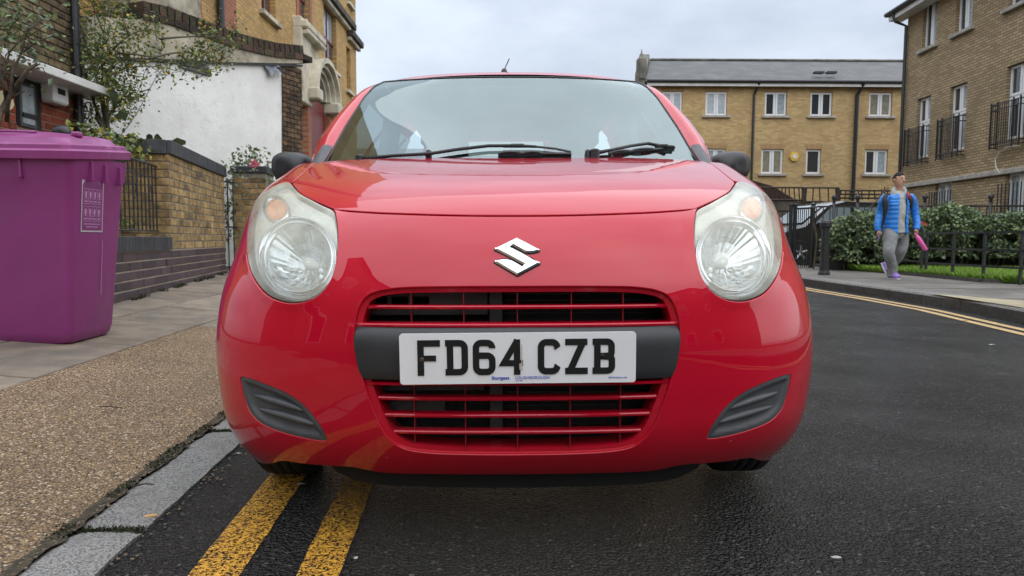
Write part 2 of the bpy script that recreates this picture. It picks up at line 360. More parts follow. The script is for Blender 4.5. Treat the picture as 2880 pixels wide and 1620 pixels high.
# moss and grit in the kerb joint
def blades(name, n, fn, m, h, wd, label=None, parent=None, lean=.6):
    vs, fs = [], []
    for i in range(n):
        p = fn(i)
        if p is None: continue
        a = random.random()*2*PI; hh = h*(.4+random.random()*.9); d = Vector((math.cos(a), math.sin(a), 0)); l = Vector((random.gauss(0, lean), random.gauss(0, lean), 0))*hh
        k = len(vs); w = wd*(.6+random.random()*.8)
        vs += [p-d*w, p+d*w, p+l*.5+Vector((0, 0, hh*.7))+d*w*.5, p+l+Vector((0, 0, hh))]
        fs += [(k, k+1, k+2), (k, k+2, k+3)]
    me = bpy.data.meshes.new(name); me.from_pydata([tuple(v) for v in vs], [], fs); me.materials.append(m)
    o = link(name, me, parent); tag(o, label, kind='stuff'); return o
bm = bmesh.new()
vsl = []
for i in range(760):
    s = .9+i*.02
    w = max(.006, .020*(1+1.3*noise.noise(Vector((s*5.1, 0, 0)))+.9*noise.noise(Vector((s*23, 3, 0)))))+.003
    vsl.append([bm.verts.new(LP(KI-.008+q*w+.006*noise.noise(Vector((s*20, q, 0))), s, .0195+(.004 if q == 0 else 0))) for q in (-1, 0, 1)])
for i in range(759):
    for q in (0, 1): bm.faces.new((vsl[i][q], vsl[i][q+1], vsl[i+1][q+1], vsl[i+1][q]))
bmesh.ops.recalc_face_normals(bm, faces=bm.faces)
tag(mk('grit', bm, MT['grit']), 'dark grit and dirt filling the joint behind the granite kerb', kind='stuff')
def mossp(i):
    s = .95+3.6*random.random()
    if noise.noise(Vector((s*4.2, 5, 0))) < -.05: return None
    return LP(KI-.006+random.gauss(0, .011), s, .020)
blades('moss', 5200, mossp, MT['moss'], .008, .003, 'green moss growing along the back of the granite kerb')
def mossj(i):
    j = joints[i % 2]; return LP(KI+(KO-KI)*random.random()**1.6, j+random.gauss(0, .008), .006)
blades('moss', 1200, mossj, MT['moss'], .009, .003, 'green moss in the joints between the near granite kerb stones')
# loose stones in the joint and along the gutter
bm = bmesh.new()
for i in range(900):
    s = .95+3.5*random.random()**1.2; gut = random.random() < .25
    p = LP((KO+abs(random.gauss(0, .03))+.005) if gut else KI+random.gauss(-.008, .016), s, .003 if gut else .021)
    r = .0022+.0028*random.random(); R_ = Matrix.Translation(p) @ Matrix.Rotation(random.random()*6, 4, 'Z') @ Matrix.Diagonal((r*1.3, r, r*.7, 1))
    bmesh.ops.create_icosphere(bm, subdivisions=1, radius=1, matrix=R_)
tag(mk('gravel', bm, mat('loose_gravel', (.2, .14, .08), .8, col2=(.08, .07, .06), vs=60)), 'loose brown gravel scattered beside the granite kerb stones', kind='stuff')
# gravel ramp and paving slabs
AEND = PZ(560, 928, .07).dot(DR)
bm = bmesh.new(); G = []
for i in range(60):
    s = -.6 + (AEND+.6)*i/59; row = []
    for k in range(9):
        lat = FE+.004 + (KI-.002-FE)*k/8; row.append(bm.verts.new(LP(lat, s, zl(lat)+.002*noise.noise(Vector((lat*4, s*4, 0))))))
    G.append(row)
for i in range(59):
    for k in range(8): bm.faces.new((G[i][k], G[i][k+1], G[i+1][k+1], G[i+1][k]))
bmesh.ops.recalc_face_normals(bm, faces=bm.faces)
tag(mk('crossover', bm, MT['aggregate'], smooth=True), kind='structure')
# base under the slabs
bm = bmesh.new()
for (a, b, sa, sb) in ((FE, -9, -1, 30), (KI, FE, AEND, 30)):
    quadmesh(bm, [LP(a, sa, zl(a)-.012), LP(a, sb, zl(a)-.012), LP(b, sb, zl(max(b, -6))-.012), LP(b, sa, zl(max(b, -6))-.012)])
bmesh.ops.recalc_face_normals(bm, faces=bm.faces)
pav = mk('pavement', bm, MT['soil']); tag(pav, kind='structure')
slab_rz = math.atan2(-DR.x, DR.y)
sm_cache = {}
def slab(lat0, lat1, sa, sb):
    w, l = lat0-lat1-.015, sb-sa-.015; key = (round(w, 2), round(l, 2))
    if key not in sm_cache:
        bm = B((0, 0, -.03), (w, l, .06), bev=.004); me = bpy.data.meshes.new('slab'); bm.to_mesh(me); bm.free(); me.materials.append(MT['slab']); sm_cache[key] = me
    lc = (lat0+lat1)/2
    o = link('paving_slab', sm_cache[key], pav, LP(lc, (sa+sb)/2, zl(lc)+random.uniform(-.001, .002)))
    slope = (zl(lat0)-zl(lat1))/(lat0-lat1)
    o.rotation_euler = (random.gauss(0, .002), -math.atan(slope), slab_rz)
lats = [FE]
while lats[-1] > -5: lats.append(lats[-1]-.62)
for r_ in range(len(lats)-1):
    s = -.5 + .45*(r_ % 2)
    while s < 14:
        slab(lats[r_], lats[r_+1], s, s+.92); s += .92
hw = (KI-FE)/2
for r_ in range(2):
    s = AEND+.01
    while s < 13:
        slab(KI-hw*r_-.01, KI-hw*(r_+1)-.004, s, s+(.6 if r_ else .75)); s += (.6 if r_ else .75)
# litter and twigs on the left
def twig(name, pts, r, m, lab, cat='twig'):
    tag(mk(name, tube(bmesh.new(), pts, r, 6), m), lab, cat)
MT['bark_dark'] = mat('twig_bark', (.03, .02, .015), .8)
tan = mat('cigarette_paper', (.6, .35, .12), .8)
p = PZ(405, 1454, .012); twig('cigarette_end', [p, p+Vector((.028, .012, .001))], .004, tan, 'orange cigarette end lying in the gutter beside the granite kerb', 'cigarette end')
a, b = PZ(280, 1146, .07), PZ(342, 1151, .07); a.z += .004; b.z += .006; twig('twig', [a, (a+b)/2+Vector((0, .004, .002)), b], .002, MT['bark_dark'], 'thin dark twig lying on the tan gravel crossover')
a, b = PZ(372, 1370, .038), PZ(432, 1362, .04); twig('twig', [a, (a+b)/2+Vector((0, .004, .004)), b], .002, MT['bark_dark'], 'thin dark twig lying on the pale granite kerb stone')
# ------------------------------------------------------------ right side ground
kb = [PZ(2880, 912, .0), PZ(2700, 874, 0), PZ(2500, 840, 0), PZ(2380, 822, 0), PZ(2263, 803, 0)]
kb.sort(key=lambda p: p.y)
d0 = (kb[0]-kb[1]).normalized(); d1 = (kb[-1]-kb[-2]).normalized()
print('right kerb', [tuple(round(c, 2) for c in p) for p in kb])
kl = [kb[0]+d0*9] + kb + [kb[-1]+d1*12]
def resample(pl, step):
    out = [pl[0].copy()]; acc = 0
    for i in range(len(pl)-1):
        a, b = pl[i], pl[i+1]; l = (b-a).length; n = max(1, round(l/step))
        for k in range(1, n+1): out.append(a+(b-a)*k/n)
    return out
kl = resample(kl, .9)
KH = .13
rk = empty('kerb', kind='structure')
for i in range(len(kl)-1):
    a, b = kl[i], kl[i+1]; t = (b-a).normalized(); nn = Vector((t.y, -t.x, 0)); a2, b2 = a+t*.004, b-t*.004
    bm = bmesh.new()
    pr = [(0, -.05), (0, KH-.02), (.02, KH), (.30, KH+.004), (.30, -.05)]
    A = [bm.verts.new(a2+nn*x+Vector((0, 0, z))) for x, z in pr]; C = [bm.verts.new(b2+nn*x+Vector((0, 0, z))) for x, z in pr]
    for k in range(5):
        f = bm.faces.new((A[k], A[(k+1) % 5], C[(k+1) % 5], C[k])); f.material_index = 1 if k in (1, 2) else 0
    bm.faces.new(A); bm.faces.new(C)
    bmesh.ops.recalc_face_normals(bm, faces=bm.faces); mk('kerb_stone', bm, [MT['kerb_dark'], MT['kerb_top']], rk)
def offset(pl, d, z):
    out = []
    for i, p in enumerate(pl):
        t = (pl[min(i+1, len(pl)-1)]-pl[max(i-1, 0)]).normalized(); n = Vector((t.y, -t.x, 0)); q = p+n*d; q.z = z; out.append(q)
    return out
def ribbon(name, a, b, m, kind='structure', parent=None):
    bm = bmesh.new(); A = [bm.verts.new(p) for p in a]; Bv = [bm.verts.new(p) for p in b]
    for i in range(len(a)-1): bm.faces.new((A[i], Bv[i], Bv[i+1], A[i+1]))
    bmesh.ops.recalc_face_normals(bm, faces=bm.faces); o = mk(name, bm, m, parent); tag(o, kind=kind); return o
for d in (.2, .36): ribbon('yellow_line', offset(kl, -d-.085, .004), offset(kl, -d, .004), MT['pale_yellow'])
MT['pave_r'] = mat('pavement_concrete', (.17, .155, .135), .7, col2=(.12, .11, .095), vs=2.2, bump=.4, bs=90, col3=(.09, .085, .07), vs3=.8, rand=.1)
rp_ = ribbon('pavement', offset(kl, .29, KH-.006), offset(kl, 9, KH-.006), MT['soil'])
# slabs of the right pavement
for i in range(len(kl)-1):
    for k in range(5):
        bm = bmesh.new(); o0 = [.31+.62*k, .31+.62*(k+1)-.01]
        pts = []
        for (p, d) in ((kl[i], o0[0]), (kl[i], o0[1]), (kl[i+1], o0[1]), (kl[i+1], o0[0])):
            t = (kl[min(i+1, len(kl)-1)]-kl[i]).normalized(); n = Vector((t.y, -t.x, 0)); q = p+n*d; q.z = 0; pts.append(q)
        t = (pts[3]-pts[0]).normalized(); pts[0] += t*.006; pts[1] += t*.006; pts[2] -= t*.006; pts[3] -= t*.006
        for q in pts: q.z = KH+.004
        lo = [bm.verts.new(q-Vector((0, 0, .03))) for q in pts]; hi = [bm.verts.new(q) for q in pts]
        bm.faces.new(hi)
        for q in range(4): bm.faces.new((lo[q], lo[(q+1) % 4], hi[(q+1) % 4], hi[q]))
        bmesh.ops.recalc_face_normals(bm, faces=bm.faces); mk('paving_slab', bm, MT['pave_r'], rp_)
# buff tactile strip at the right edge
MT['buff'] = mat('buff_slab', (.36, .31, .2), .75, col2=(.27, .23, .15), vs=4, bump=.4, bs=90)
tp = [PZ(2615, 825, .14), PZ(2880, 846, .14), PZ(2880, 865, .14), PZ(2700, 838, .14)]
for q in tp: q.z = KH+.009
bm = bmesh.new(); quadmesh(bm, tp); tag(mk('pavement', bm, MT['buff']), kind='structure')
# ------------------------------------------------------------ brick walls built brick by brick
bcache = {}
def bmesh_brick(w, h, d, m):
    k = (round(w, 3), round(h, 3), round(d, 3), m.name)
    if k not in bcache:
        bm = B((0, 0, 0), (w, d, h), bev=.004); me = bpy.data.meshes.new('brick'); bm.to_mesh(me); bm.free(); me.materials.append(m); bcache[k] = me
    return bcache[k]
def bricks(parent, x0, x1, z0, rows, bw, bh, m, gap=.012, d=.03, holes=(), y=0.0, bond='stretcher', top=None, stagger=0, name='brick', slope=None, proud=.004):
    """bricks on the plane y of the parent's frame, faces towards -y"""
    for r in range(rows):
        z = z0+bh*r; off = ((r+stagger) % 2)*.5*bw
        x = x0-off; k = 0
        while x < x1-.02:
            w = bw if bond == 'stretcher' else (bw if k % 2 == 0 else bw*.5)
            a, b = max(x, x0), min(x+w, x1)
            x += w; k += 1
            if b-a < .05: continue
            c = (a+b)/2; zz = z+bh/2
            segs = [(a, b)]
            for (hx0, hx1, hz0, hz1) in holes:
                if hz0 < zz < hz1:
                    ns = []
                    for (p, q) in segs:
                        if q <= hx0 or p >= hx1: ns.append((p, q)); continue
                        if p < hx0: ns.append((p, hx0))
                        if q > hx1: ns.append((hx1, q))
                    segs = ns
            for (p, q) in segs:
                if q-p < .05: continue
                c = (p+q)/2
                if top and zz > top(c): continue
                w2 = round((q-p)/.02)*.02
                zo = slope(c) if slope else 0
                link(name, bmesh_brick(w2-gap, bh-gap, d, m), parent, (c, y+d/2-proud+random.gauss(0, .0015), zz+zo), (random.gauss(0, .004), 0, random.gauss(0, .006)))
MT['brick_yellow'] = mat('yellow_stock_brick', (.40, .27, .11), .9, col2=(.2, .135, .06), vs=9, bump=.8, bs=55, rand=.3, col3=(.06, .05, .035), vs3=2.6)
MT['brick_brown'] = mat('brown_stock_brick', (.19, .14, .07), .92, col2=(.06, .045, .03), vs=9, bump=.8, bs=55, rand=.35)
MT['brick_plum'] = mat('plum_engineering_brick', (.075, .05, .055), .5, col2=(.05, .035, .045), vs=7, bump=.35, bs=70, rand=.3)
MT['brick_blue'] = mat('blue_coping_brick', (.045, .05, .058), .5, col2=(.03, .032, .036), vs=9, bump=.4, bs=70, rand=.25)
MT['brick_red'] = mat('red_brick', (.32, .07, .035), .85, col2=(.18, .045, .025), vs=11, bump=.6, bs=60, rand=.3)
MT['brick_old'] = mat('weathered_brick', (.15, .09, .045), .95, col2=(.045, .035, .025), vs=7, bump=1, bs=40, rand=.4, bdist=.02)
MT['brick_coping'] = mat('dark_coping_brick', (.085, .045, .03), .95, col2=(.03, .027, .02), vs=8, bump=1, bs=40, rand=.4, bdist=.02, col3=(.05, .06, .02), vs3=3)
MT['mortar_light'] = mat('pale_mortar', (.34, .27, .2), .95, bump=.5, bs=90)
MT['mortar_red'] = mat('pink_mortar', (.3, .2, .14), .95, bump=.5, bs=90)
# ---- low front wall with raised pier
WA, WB = Vector((-3.3, 5.5, 0)), Vector((-4.2, 9.9, 0))
ex = (WB-WA).normalized(); wn_ = Vector((ex.y, -ex.x, 0)); wrz = math.atan2(ex.y, ex.x)
def onwall(u, v): p = PP(u, v, WA, wn_); return (p-WA).dot(ex), p.z
z_ped = .66; s_p0 = onwall(483, 700)[0]; s_p1 = onwall(634, 690)[0]; ztop = onwall(483, 437)[1]; zcap = onwall(483, 399)[1]
sol0 = onwall(483, 702)[1]; sol1 = onwall(483, 666)[1]
print('wall', s_p0, s_p1, ztop, zcap, sol0, sol1, onwall(305, 713), onwall(305, 857), onwall(634, 771))
gw = .19; bh = (sol0-gw)/5; S0 = -1.1
low = empty('front_wall', (WA.x, WA.y, 0), wrz, 'low front garden wall of plum and yellow brick with blue coping behind the purple bin', 'wall')
TH = .24
mk('wall', B(((S0+s_p1)/2, TH/2+.003, sol0/2+.003), (s_p1-S0, TH, sol0-.006)), MT['mortar_light'], low)
bricks(low, S0, s_p1, gw-.005, 5, .36, bh, MT['brick_plum'])
# far end
x = S0+.02
while x < s_p0-.05:
    link('coping_brick', bmesh_brick(.072, sol1-sol0, TH+.03, MT['brick_blue']), low, (x+.036, TH/2-.006, (sol0+sol1)/2), (0, random.gauss(0, .008), 0)); x += .082
nb = 12; yh = (ztop-sol0)/nb
mk('pier', B(((s_p0+s_p1)/2, TH/2+.003, (sol0+ztop)/2), (s_p1-s_p0-.006, TH, ztop-sol0)), MT['mortar'], low)
bricks(low, s_p0, s_p1, sol0, nb, .36, yh, MT['brick_yellow'], bond='flemish')
x = s_p0-.02
while x < s_p1+.0:
    link('coping_brick', bmesh_brick(.072, zcap-ztop, TH+.06, MT['brick_blue']), low, (x+.036, TH/2-.005, (zcap+ztop)/2), (0, random.gauss(0, .01), 0)); x += .081
# return wall, facing the camera, running left from the pier
rw = empty('return_wall', tuple(WA+ex*(s_p0-.012)), math.atan2(-ex.x, ex.y), 'shaded yellow brick return wall with blue cap behind the black railing panel', 'wall')
RL = 2.6
mk('wall', B((-RL/2-.004, .12, ztop/2), (RL, .23, ztop)), MT['mortar'], rw)
bricks(rw, -RL, .0, sol0-bh*4, nb+4, .3, yh, MT['brick_yellow'])
for i in range(9):
    link('coping_brick', bmesh_brick(.27, zcap-ztop, .3, MT['brick_blue']), rw, (-.15-.28*i, .11, (zcap+ztop)/2))
# railing panel on the low wall
SR = -.05
rl = empty('railing_panel', (WA.x, WA.y, 0), wrz, 'black wrought iron railing panel with scrolls above the low brick wall', 'railing')
rz0, rz1 = sol1+.06, onwall(445, 459)[1]
yy = TH/2
mk('top_rail', tube(bmesh.new(), [(SR, yy, rz1), (s_p0-.02, yy, rz1)], .011, 6), MT['black_metal'], rl)
mk('bottom_rail', tube(bmesh.new(), [(SR, yy, rz0), (s_p0-.02, yy, rz0)], .009, 6), MT['black_metal'], rl)
mk('middle_rail', tube(bmesh.new(), [(SR, yy, rz1-.13), (s_p0-.02, yy, rz1-.13)], .007, 6), MT['black_metal'], rl)
me = None; x = SR+.05; k = 0
while x < s_p0-.05:
    if me is None:
        o = mk('bar', tube(bmesh.new(), [(0, 0, rz0), (0, 0, rz1)], .008, 6), MT['black_metal'], rl, loc=(x, yy, 0)); me = o.data
    else: link('bar', me, rl, (x, yy, 0))
    if k % 4 == 1:
        pts = [(x+.05+.035*math.cos(t*.35), yy, rz1-.30+.08*math.sin(t*.35)*(1 if t < 18 else .5)) for t in range(0, 20)]
        mk('scroll', tube(bmesh.new(), pts, .005, 5), MT['black_metal'], rl)
    x += .117; k += 1
# ---- gate and second pier
def box_thing(name, c, s, rz, m, label, cat): o = mk(name, B((0, 0, s[2]/2), s), m, loc=c); o.rotation_euler = (0, 0, rz); return tag(o, label, cat)
P2 = [PY(653, 560, 10.35), PY(750, 560, 10.45)]
p2c = (P2[0]+P2[1])/2; zc0 = PY(700, 487, 10.4).z; zc1 = PY(700, 467, 10.4).z
pier = empty('gate_pier', (p2c.x, p2c.y, 0), .1, 'yellow brick gate pier with dark cap behind the car mirror', 'pier')
pw = (P2[1]-P2[0]).length
mk('core', B((0, pw/2+.003, zc0/2), (pw-.01, pw, zc0)), MT['mortar'], pier)
bricks(pier, -pw/2, pw/2, .2, int((zc0-.2)/.086), .25, .086, MT['brick_yellow'], bond='stretcher')
mk('cap', B((0, pw/2, (zc0+zc1)/2), (pw+.05, pw+.05, zc1-zc0), bev=.01), MT['brick_blue'], pier)
gate = empty('garden_gate', tuple(PY(640, 690, 10.15).xy)+(0,), 1.35, 'narrow black iron garden gate between the brick wall and the gate pier', 'gate')
gz = PY(640, 500, 10.15).z
for i in range(6): mk('bar', tube(bmesh.new(), [(i*.13-.1, 0, .25), (i*.13-.1, 0, gz)], .011 if i else .022, 6), MT['black_metal'], gate)
for z in (.3, .9, gz-.06): mk('rail', tube(bmesh.new(), [(-.1, 0, z), (.55, 0, z)], .014, 6), MT['black_metal'], gate)
pg = PY(668, 600, 10.1); tag(mk('gate_post', tube(bmesh.new(), [(pg.x-.28, pg.y, .2), (pg.x-.28, pg.y, gz+.1)], .05, 10), MT['black_metal']), 'thick black iron gate post just left of the gate pier', 'gate post')
# ---- white rendered screen wall
WL, WR = Vector((-5.45, 8.55, 0)), Vector((-3.95, 12.75, 0))
wl_n = Vector(((WR-WL).y, -(WR-WL).x, 0)).normalized(); wex = (WR-WL).normalized()
def onw(u, v): p = PP(u, v, WL, wl_n); return (p-WL).dot(wex), p.z
MT['render_white'] = mat('white_render', (.84, .84, .81), .85, col2=(.74, .74, .71), vs=1.6, bump=.35, bs=18, col3=(.7, .69, .65), vs3=5, bdist=.02)
MT['render_dirty'] = mat('dirty_cream_render', (.5, .45, .35), .9, col2=(.3, .27, .2), vs=2.4, bump=.5, bs=20, col3=(.09, .085, .065), vs3=2.2, bdist=.02)
scr = empty('screen_wall', tuple(WL), math.atan2(wex.y, wex.x), 'tall white rendered wall with cream upper band and sloping dark brick coping', 'wall')
def strip(prof_lo, prof_hi, d0, d1, m, name, parent, n=24):
    """prof: lists of (u,v) traced on the wall; built with thickness d0..d1"""
    bm = bmesh.new(); a = [onw(*q) for q in prof_lo]; b = [onw(*q) for q in prof_hi]
    fr = [bm.verts.new((x, d0, z)) for x, z in a]; ft = [bm.verts.new((x, d0, z)) for x, z in b]
    br = [bm.verts.new((x, d1, z)) for x, z in a]; bt = [bm.verts.new((x, d1, z)) for x, z in b]
    for i in range(len(a)-1):
        bm.faces.new((fr[i], fr[i+1], ft[i+1], ft[i])); bm.faces.new((ft[i], ft[i+1], bt[i+1], bt[i])); bm.faces.new((br[i], bt[i], bt[i+1], br[i+1])); bm.faces.new((fr[i], br[i], br[i+1], fr[i+1]))
    bm.faces.new((fr[0], ft[0], bt[0], br[0])); bm.faces.new((fr[-1], br[-1], bt[-1], ft[-1]))
    bmesh.ops.recalc_face_normals(bm, faces=bm.faces); return mk(name, bm, m, parent)
us = [238, 300, 390, 480, 560, 640, 720, 792]
basev = [840, 830, 815, 800, 790, 780, 770, 765]
wt = {238: 160, 300: 158, 390: 168, 480: 172, 560: 175, 640: 180, 720: 181, 792: 183}
strip(list(zip(us, basev)), [(u, wt[u]) for u in us], 0, .25, MT['render_white'], 'render', scr)
cop = [(238, 45), (390, 56), (465, 70), (560, 103), (640, 132), (720, 152), (778, 163), (845, 168)]
us2 = [c[0] for c in cop]
lo2 = [(u, np.interp(u, us, [wt[q]-4 for q in us])) for u in us2]
strip(lo2, cop, -.05, .27, MT['render_dirty'], 'upper_band', scr)
strip([(238, 166), (845, 188)], [(238, 160), (845, 183)], -.055, .2, MT['black_plastic'], 'drip_edge', scr)
# pier at the right end, brown brick
x0, x1 = onw(792, 300)[0], onw(848, 300)[0]
zp = onw(820, 185)[1]
mk('pier_core', B(((x0+x1)/2, .20, zp/2), (x1-x0-.01, .4, zp)), MT['mortar'], scr)
bricks(scr, x0, x1, .1, int((zp-.1)/.085), .2, .085, MT['brick_old'], y=-.02, proud=.012)
# coping: a course of stretchers and a course of headers on edge above
def tr(x): # top of the band along the wall
    xs = [onw(*c)[0] for c in cop]; zs = [onw(*c)[1] for c in cop]; return float(np.interp(x, xs, zs))
xL, xR = onw(390, 60)[0], onw(848, 170)[0]
x = xL
while x < xR:
    w = .27; c = x+w/2; sl_ = math.atan2(tr(c+.1)-tr(c-.1), .2)
    link('coping_brick', bmesh_brick(w-.015, .10, .42, MT['brick_coping']), scr, (c, .13, tr(c)+.05), (0, -sl_+random.gauss(0, .015), 0)); x += w
x = xL+.02
while x < xR-.03:
    w = .135; c = x+w/2; sl_ = math.atan2(tr(c+.1)-tr(c-.1), .2)
    link('coping_brick', bmesh_brick(w-.025, .15, .40, MT['brick_coping']), scr, (c, .13, tr(c)+.175), (0, -sl_+random.gauss(0, .03), 0)); x += w
# louvre vent under the band and torn flashing
vx, vz = onw(545, 188); mk('vent', B((vx, -.01, vz), (.55, .05, .16), bev=.006), MT['grey_plastic'], scr)
fx, fz = onw(762, 200)
bm = bmesh.new()
g = [[bm.verts.new((fx+(i-3)*.07+.02*noise.noise((i, j, 0)), -.02-.09*abs(noise.noise((i*.9, j*1.3, 4)))-.015*j, fz+.12-j*.055*(1+.5*math.sin(i)))) for i in range(7)] for j in range(5)]
for j in range(4):
    for i in range(6):
        if (j == 3 and i < 3) or (j == 2 and i < 1): continue
        bm.faces.new((g[j][i], g[j][i+1], g[j+1][i+1], g[j+1][i]))
MT['lead'] = mat('lead_flashing', (.2, .21, .23), .45, metal=.4, col2=(.08, .085, .1), vs=8, bump=.5, bs=15, bdist=.03)
mk('torn_flashing', bm, MT['lead'], scr)
# cable across the white wall
pts = [PP(700-1, 112, WL-wl_n*-.06, wl_n)]
def oncab(u, v): return PP(u, v, WL+wl_n*.1, wl_n)
tag(mk('cable', tube(bmesh.new(), [oncab(*q) for q in ((545, 125), (505, 152), (470, 180), (440, 215), (415, 262), (390, 310), (362, 352), (336, 385))], .007, 6), mat('grey_cable', (.2, .21, .21), .6)), 'grey cable hanging diagonally across the white wall', 'cable')
# ---- purple wheelie bin
MT['bin'] = mat('purple_plastic', (.26, .044, .195), .42, col2=(.22, .037, .165), vs=1.8, bump=.08, bs=700, bdist=.001, col3=(.23, .06, .18), vs3=2.2, rough2=.5)
MT['bin_lid'] = mat('purple_lid_plastic', (.29, .055, .21), .42, col2=(.25, .045, .18), vs=3, bump=.08, bs=500, bdist=.001, col3=(.35, .12, .28), vs3=4)
zb = zl(-2.35)
c0 = PZ(196, 967, zb); c1 = PZ(288, 934, zb+.02); cl = PZ(0, 957, zb)
fd = Vector((c0.x-cl.x, c0.y-cl.y, 0)).normalized()
brz = math.radians(4); print('bin', zb, c0, c1, cl, math.degrees(brz))
bi = empty('wheelie_bin', (c0.x, c0.y, zb), brz, 'large purple wheelie bin with a closed ribbed lid on the pavement', 'bin')
BW, BD = .72, .46     # base width and depth; the bin's right front base corner is at the origin
topz = PY(170, 452, c0.y-.03).z - zb + .045
print('bin top', topz)
def rrect(x0, x1, y0, y1, r, n=5):
    out = []
    for cx, cy, a0 in ((x1-r, y0+r, -PI/2), (x1-r, y1-r, 0), (x0+r, y1-r, PI/2), (x0+r, y0+r, PI)):
        for k in range(n+1): a = a0+k*PI/2/n; out.append((cx+r*math.cos(a), cy+r*math.sin(a)))
    return out
def loft(bm, rings, cap0=True, cap1=True, mi=0):
    R_ = [[bm.verts.new(p) for p in rg] for rg in rings]
    for i in range(len(R_)-1):
        n = len(R_[i])
        for k in range(n):
            f = bm.faces.new((R_[i][k], R_[i][(k+1) % n], R_[i+1][(k+1) % n], R_[i+1][k])); f.material_index = mi
    if cap0: bm.faces.new(R_[0][::-1])
    if cap1: bm.faces.new(R_[-1])
    return bm
bm = bmesh.new(); rings = []
for t in (0, .02, .06, .3, .6, .86, .9, 1.0):
    e = .012+.075*t; r = .055
    if t < .03: e -= .02*(1-t/.03)
    if t > .88: e += .012
    rings.append([(x, y, topz*t) for x, y in rrect(-BW-e, e, -e, BD+e, r)])
loft(bm, rings)
body = mk('body', bm, MT['bin'], bi, smooth=True); body.data.set_sharp_from_angle(angle=.6)
# ribs under the rim
for x in (-.62, -.47, -.33, -.16):
    mk('rib', B((x, -.095, topz-.09), (.012, .035, .11), bev=.003), MT['bin'], bi)
for y in (.1, .25, .42):
    mk('rib', B((.095, y, topz-.09), (.035, .012, .11), bev=.003), MT['bin'], bi)
# lid
bm = bmesh.new(); rings = []
for (z, e, r) in ((-.035, .105, .05), (-.03, .115, .05), (.012, .12, .05), (.02, .112, .05), (.024, .10, .05), (.045, .098, .05), (.052, .09, .05), (.056, .06, .06), (.085, .045, .08), (.10, .0, .09), (.115, -.1, .08), (.125, -.22, .04)):
    rings.append([(x, y, topz+z+.05*(y/BD) ) for x, y in rrect(-BW-e, e, -e-.01, BD+e, max(r, .02))])
loft(bm, rings); lid = mk('lid', bm, MT['bin_lid'], bi, smooth=True); lid.data.set_sharp_from_angle(angle=.5)
# oval grip loop on the lid
pts = [Vector((-.30+.13*math.cos(a), .05+.06*math.sin(a), topz+.117+.05*(.05+.06*math.sin(a))/BD)) for a in [k*2*PI/20 for k in range(21)]]
mk('grip_loop', tube(bmesh.new(), pts, .009, 6, cap=False), MT['bin_lid'], lid)
for y in (.12, .40):
    mk('hinge_lug', B((.02, y, topz+.12), (.05, .05, .03), bev=.008), MT['bin_lid'], lid)
# sticker on the right hand side face
MT['sticker'] = mat('white_sticker', (.5, .44, .5), .5); MT['sticker_purple'] = mat('sticker_purple', (.2, .045, .17), .45); MT['print_mauve'] = mat('mauve_print', (.5, .25, .46), .5)
st = mk('sticker', B((0, 0, 0), (.27, .001, .40)), MT['sticker'], bi)
tq = .77; ee = .012+.075*tq
stc = Vector((ee+.0025, .16, topz*.77)); st.scale = (.85, 1, .95); st.location = stc; st.rotation_euler = (math.radians(3.8), 0, math.radians(90))
def face(name, pts, m, y=-.0009, parent=st):
    bm = bmesh.new(); polyfill(bm, [(x, y, z) for x, z in pts], pts); return mk(name, bm, m, parent)
face('print', [(-.125, -.19), (.125, -.19), (.125, .19), (.03, .19), (.06, .13), (.09, .09), (.04, .13), (-.02, .15), (-.08, .135), (-.125, .08)], MT['sticker_purple'])
bm = bmesh.new()
def flat(bm, x0, z0, x1, z1, y=-.0014): quadmesh(bm, [(x0, y, z0), (x1, y, z0), (x1, y, z1), (x0, y, z1)])
for r_ in range(2):
    for c_ in range(4):
        x = -.108+c_*.055; z = -.03-r_*.105
        for (a, b, c, d) in ((0, 0, .048, .003), (0, .09, .048, .093), (0, 0, .003, .093), (.045, 0, .048, .093), (.012, .045, .034, .075), (.017, .03, .03, .045), (.008, .012, .04, .02)): flat(bm, x+a, z+b, x+c, z+d)
for z, w in ((-.155, .21), (-.172, .15)): 
    for k in range(14): flat(bm, -w/2+k*w/14, z, -w/2+k*w/14+w/20, z+.008)
flat(bm, .075, .12, .1, .125); flat(bm, .08, .128, .092, .165)
tag(mk('pictograms', bm, MT['print_mauve'], st), kind='stuff')
# scuffs
bm = bmesh.new(); quadmesh(bm, [(0, 0, 0), (.006, 0, 0), (.004, 0, .33), (0, 0, .33)])
sc_ = mk('scratch', bm, MT['print_mauve'], bi, loc=(.012+.075*.33+.0025, .27, topz*.24)); sc_.rotation_euler = (math.radians(3.8), 0, PI/2)
# ---- left house
HN = Vector((1, .02, 0)).normalized(); HC = PY(240, 400, 8.3); hex_ = Vector((-.02, 1, 0)).normalized()
def onh(u, v): p = PP(u, v, HC, HN); return (p-HC).dot(hex_), p.z
hs = empty('brick_house', (HC.x, HC.y, 0), math.atan2(hex_.y, hex_.x), 'brown brick house with red brick ground floor and white canopy above the purple bin', 'house')
cz = onh(200, 262)[1]; HL = -2.6
wx0, wx1 = onh(54, 300)[0], onh(91, 300)[0]; wz0, wz1 = onh(75, 350)[1], onh(75, 246)[1]
print('house', cz, wx0, wx1, wz0, wz1)
mk('wall', B((HL/2, .55, 4.5), (-HL, 1.05, 9.0)), MT['mortar'], hs)
hole = (wx0-.05, wx1+.12, wz0-.05, cz)
mk('mortar_face', B((HL/2, .014, cz/2), (-HL, .02, cz)), MT['mortar_red'], hs)
bricks(hs, HL, 0, 1.0, int((cz-1.0)/.084), .22, .084, MT['brick_red'], holes=[hole], d=.03)
bricks(hs, HL, 0, cz+.06, 18, .22, .084, MT['brick_brown'], d=.03)
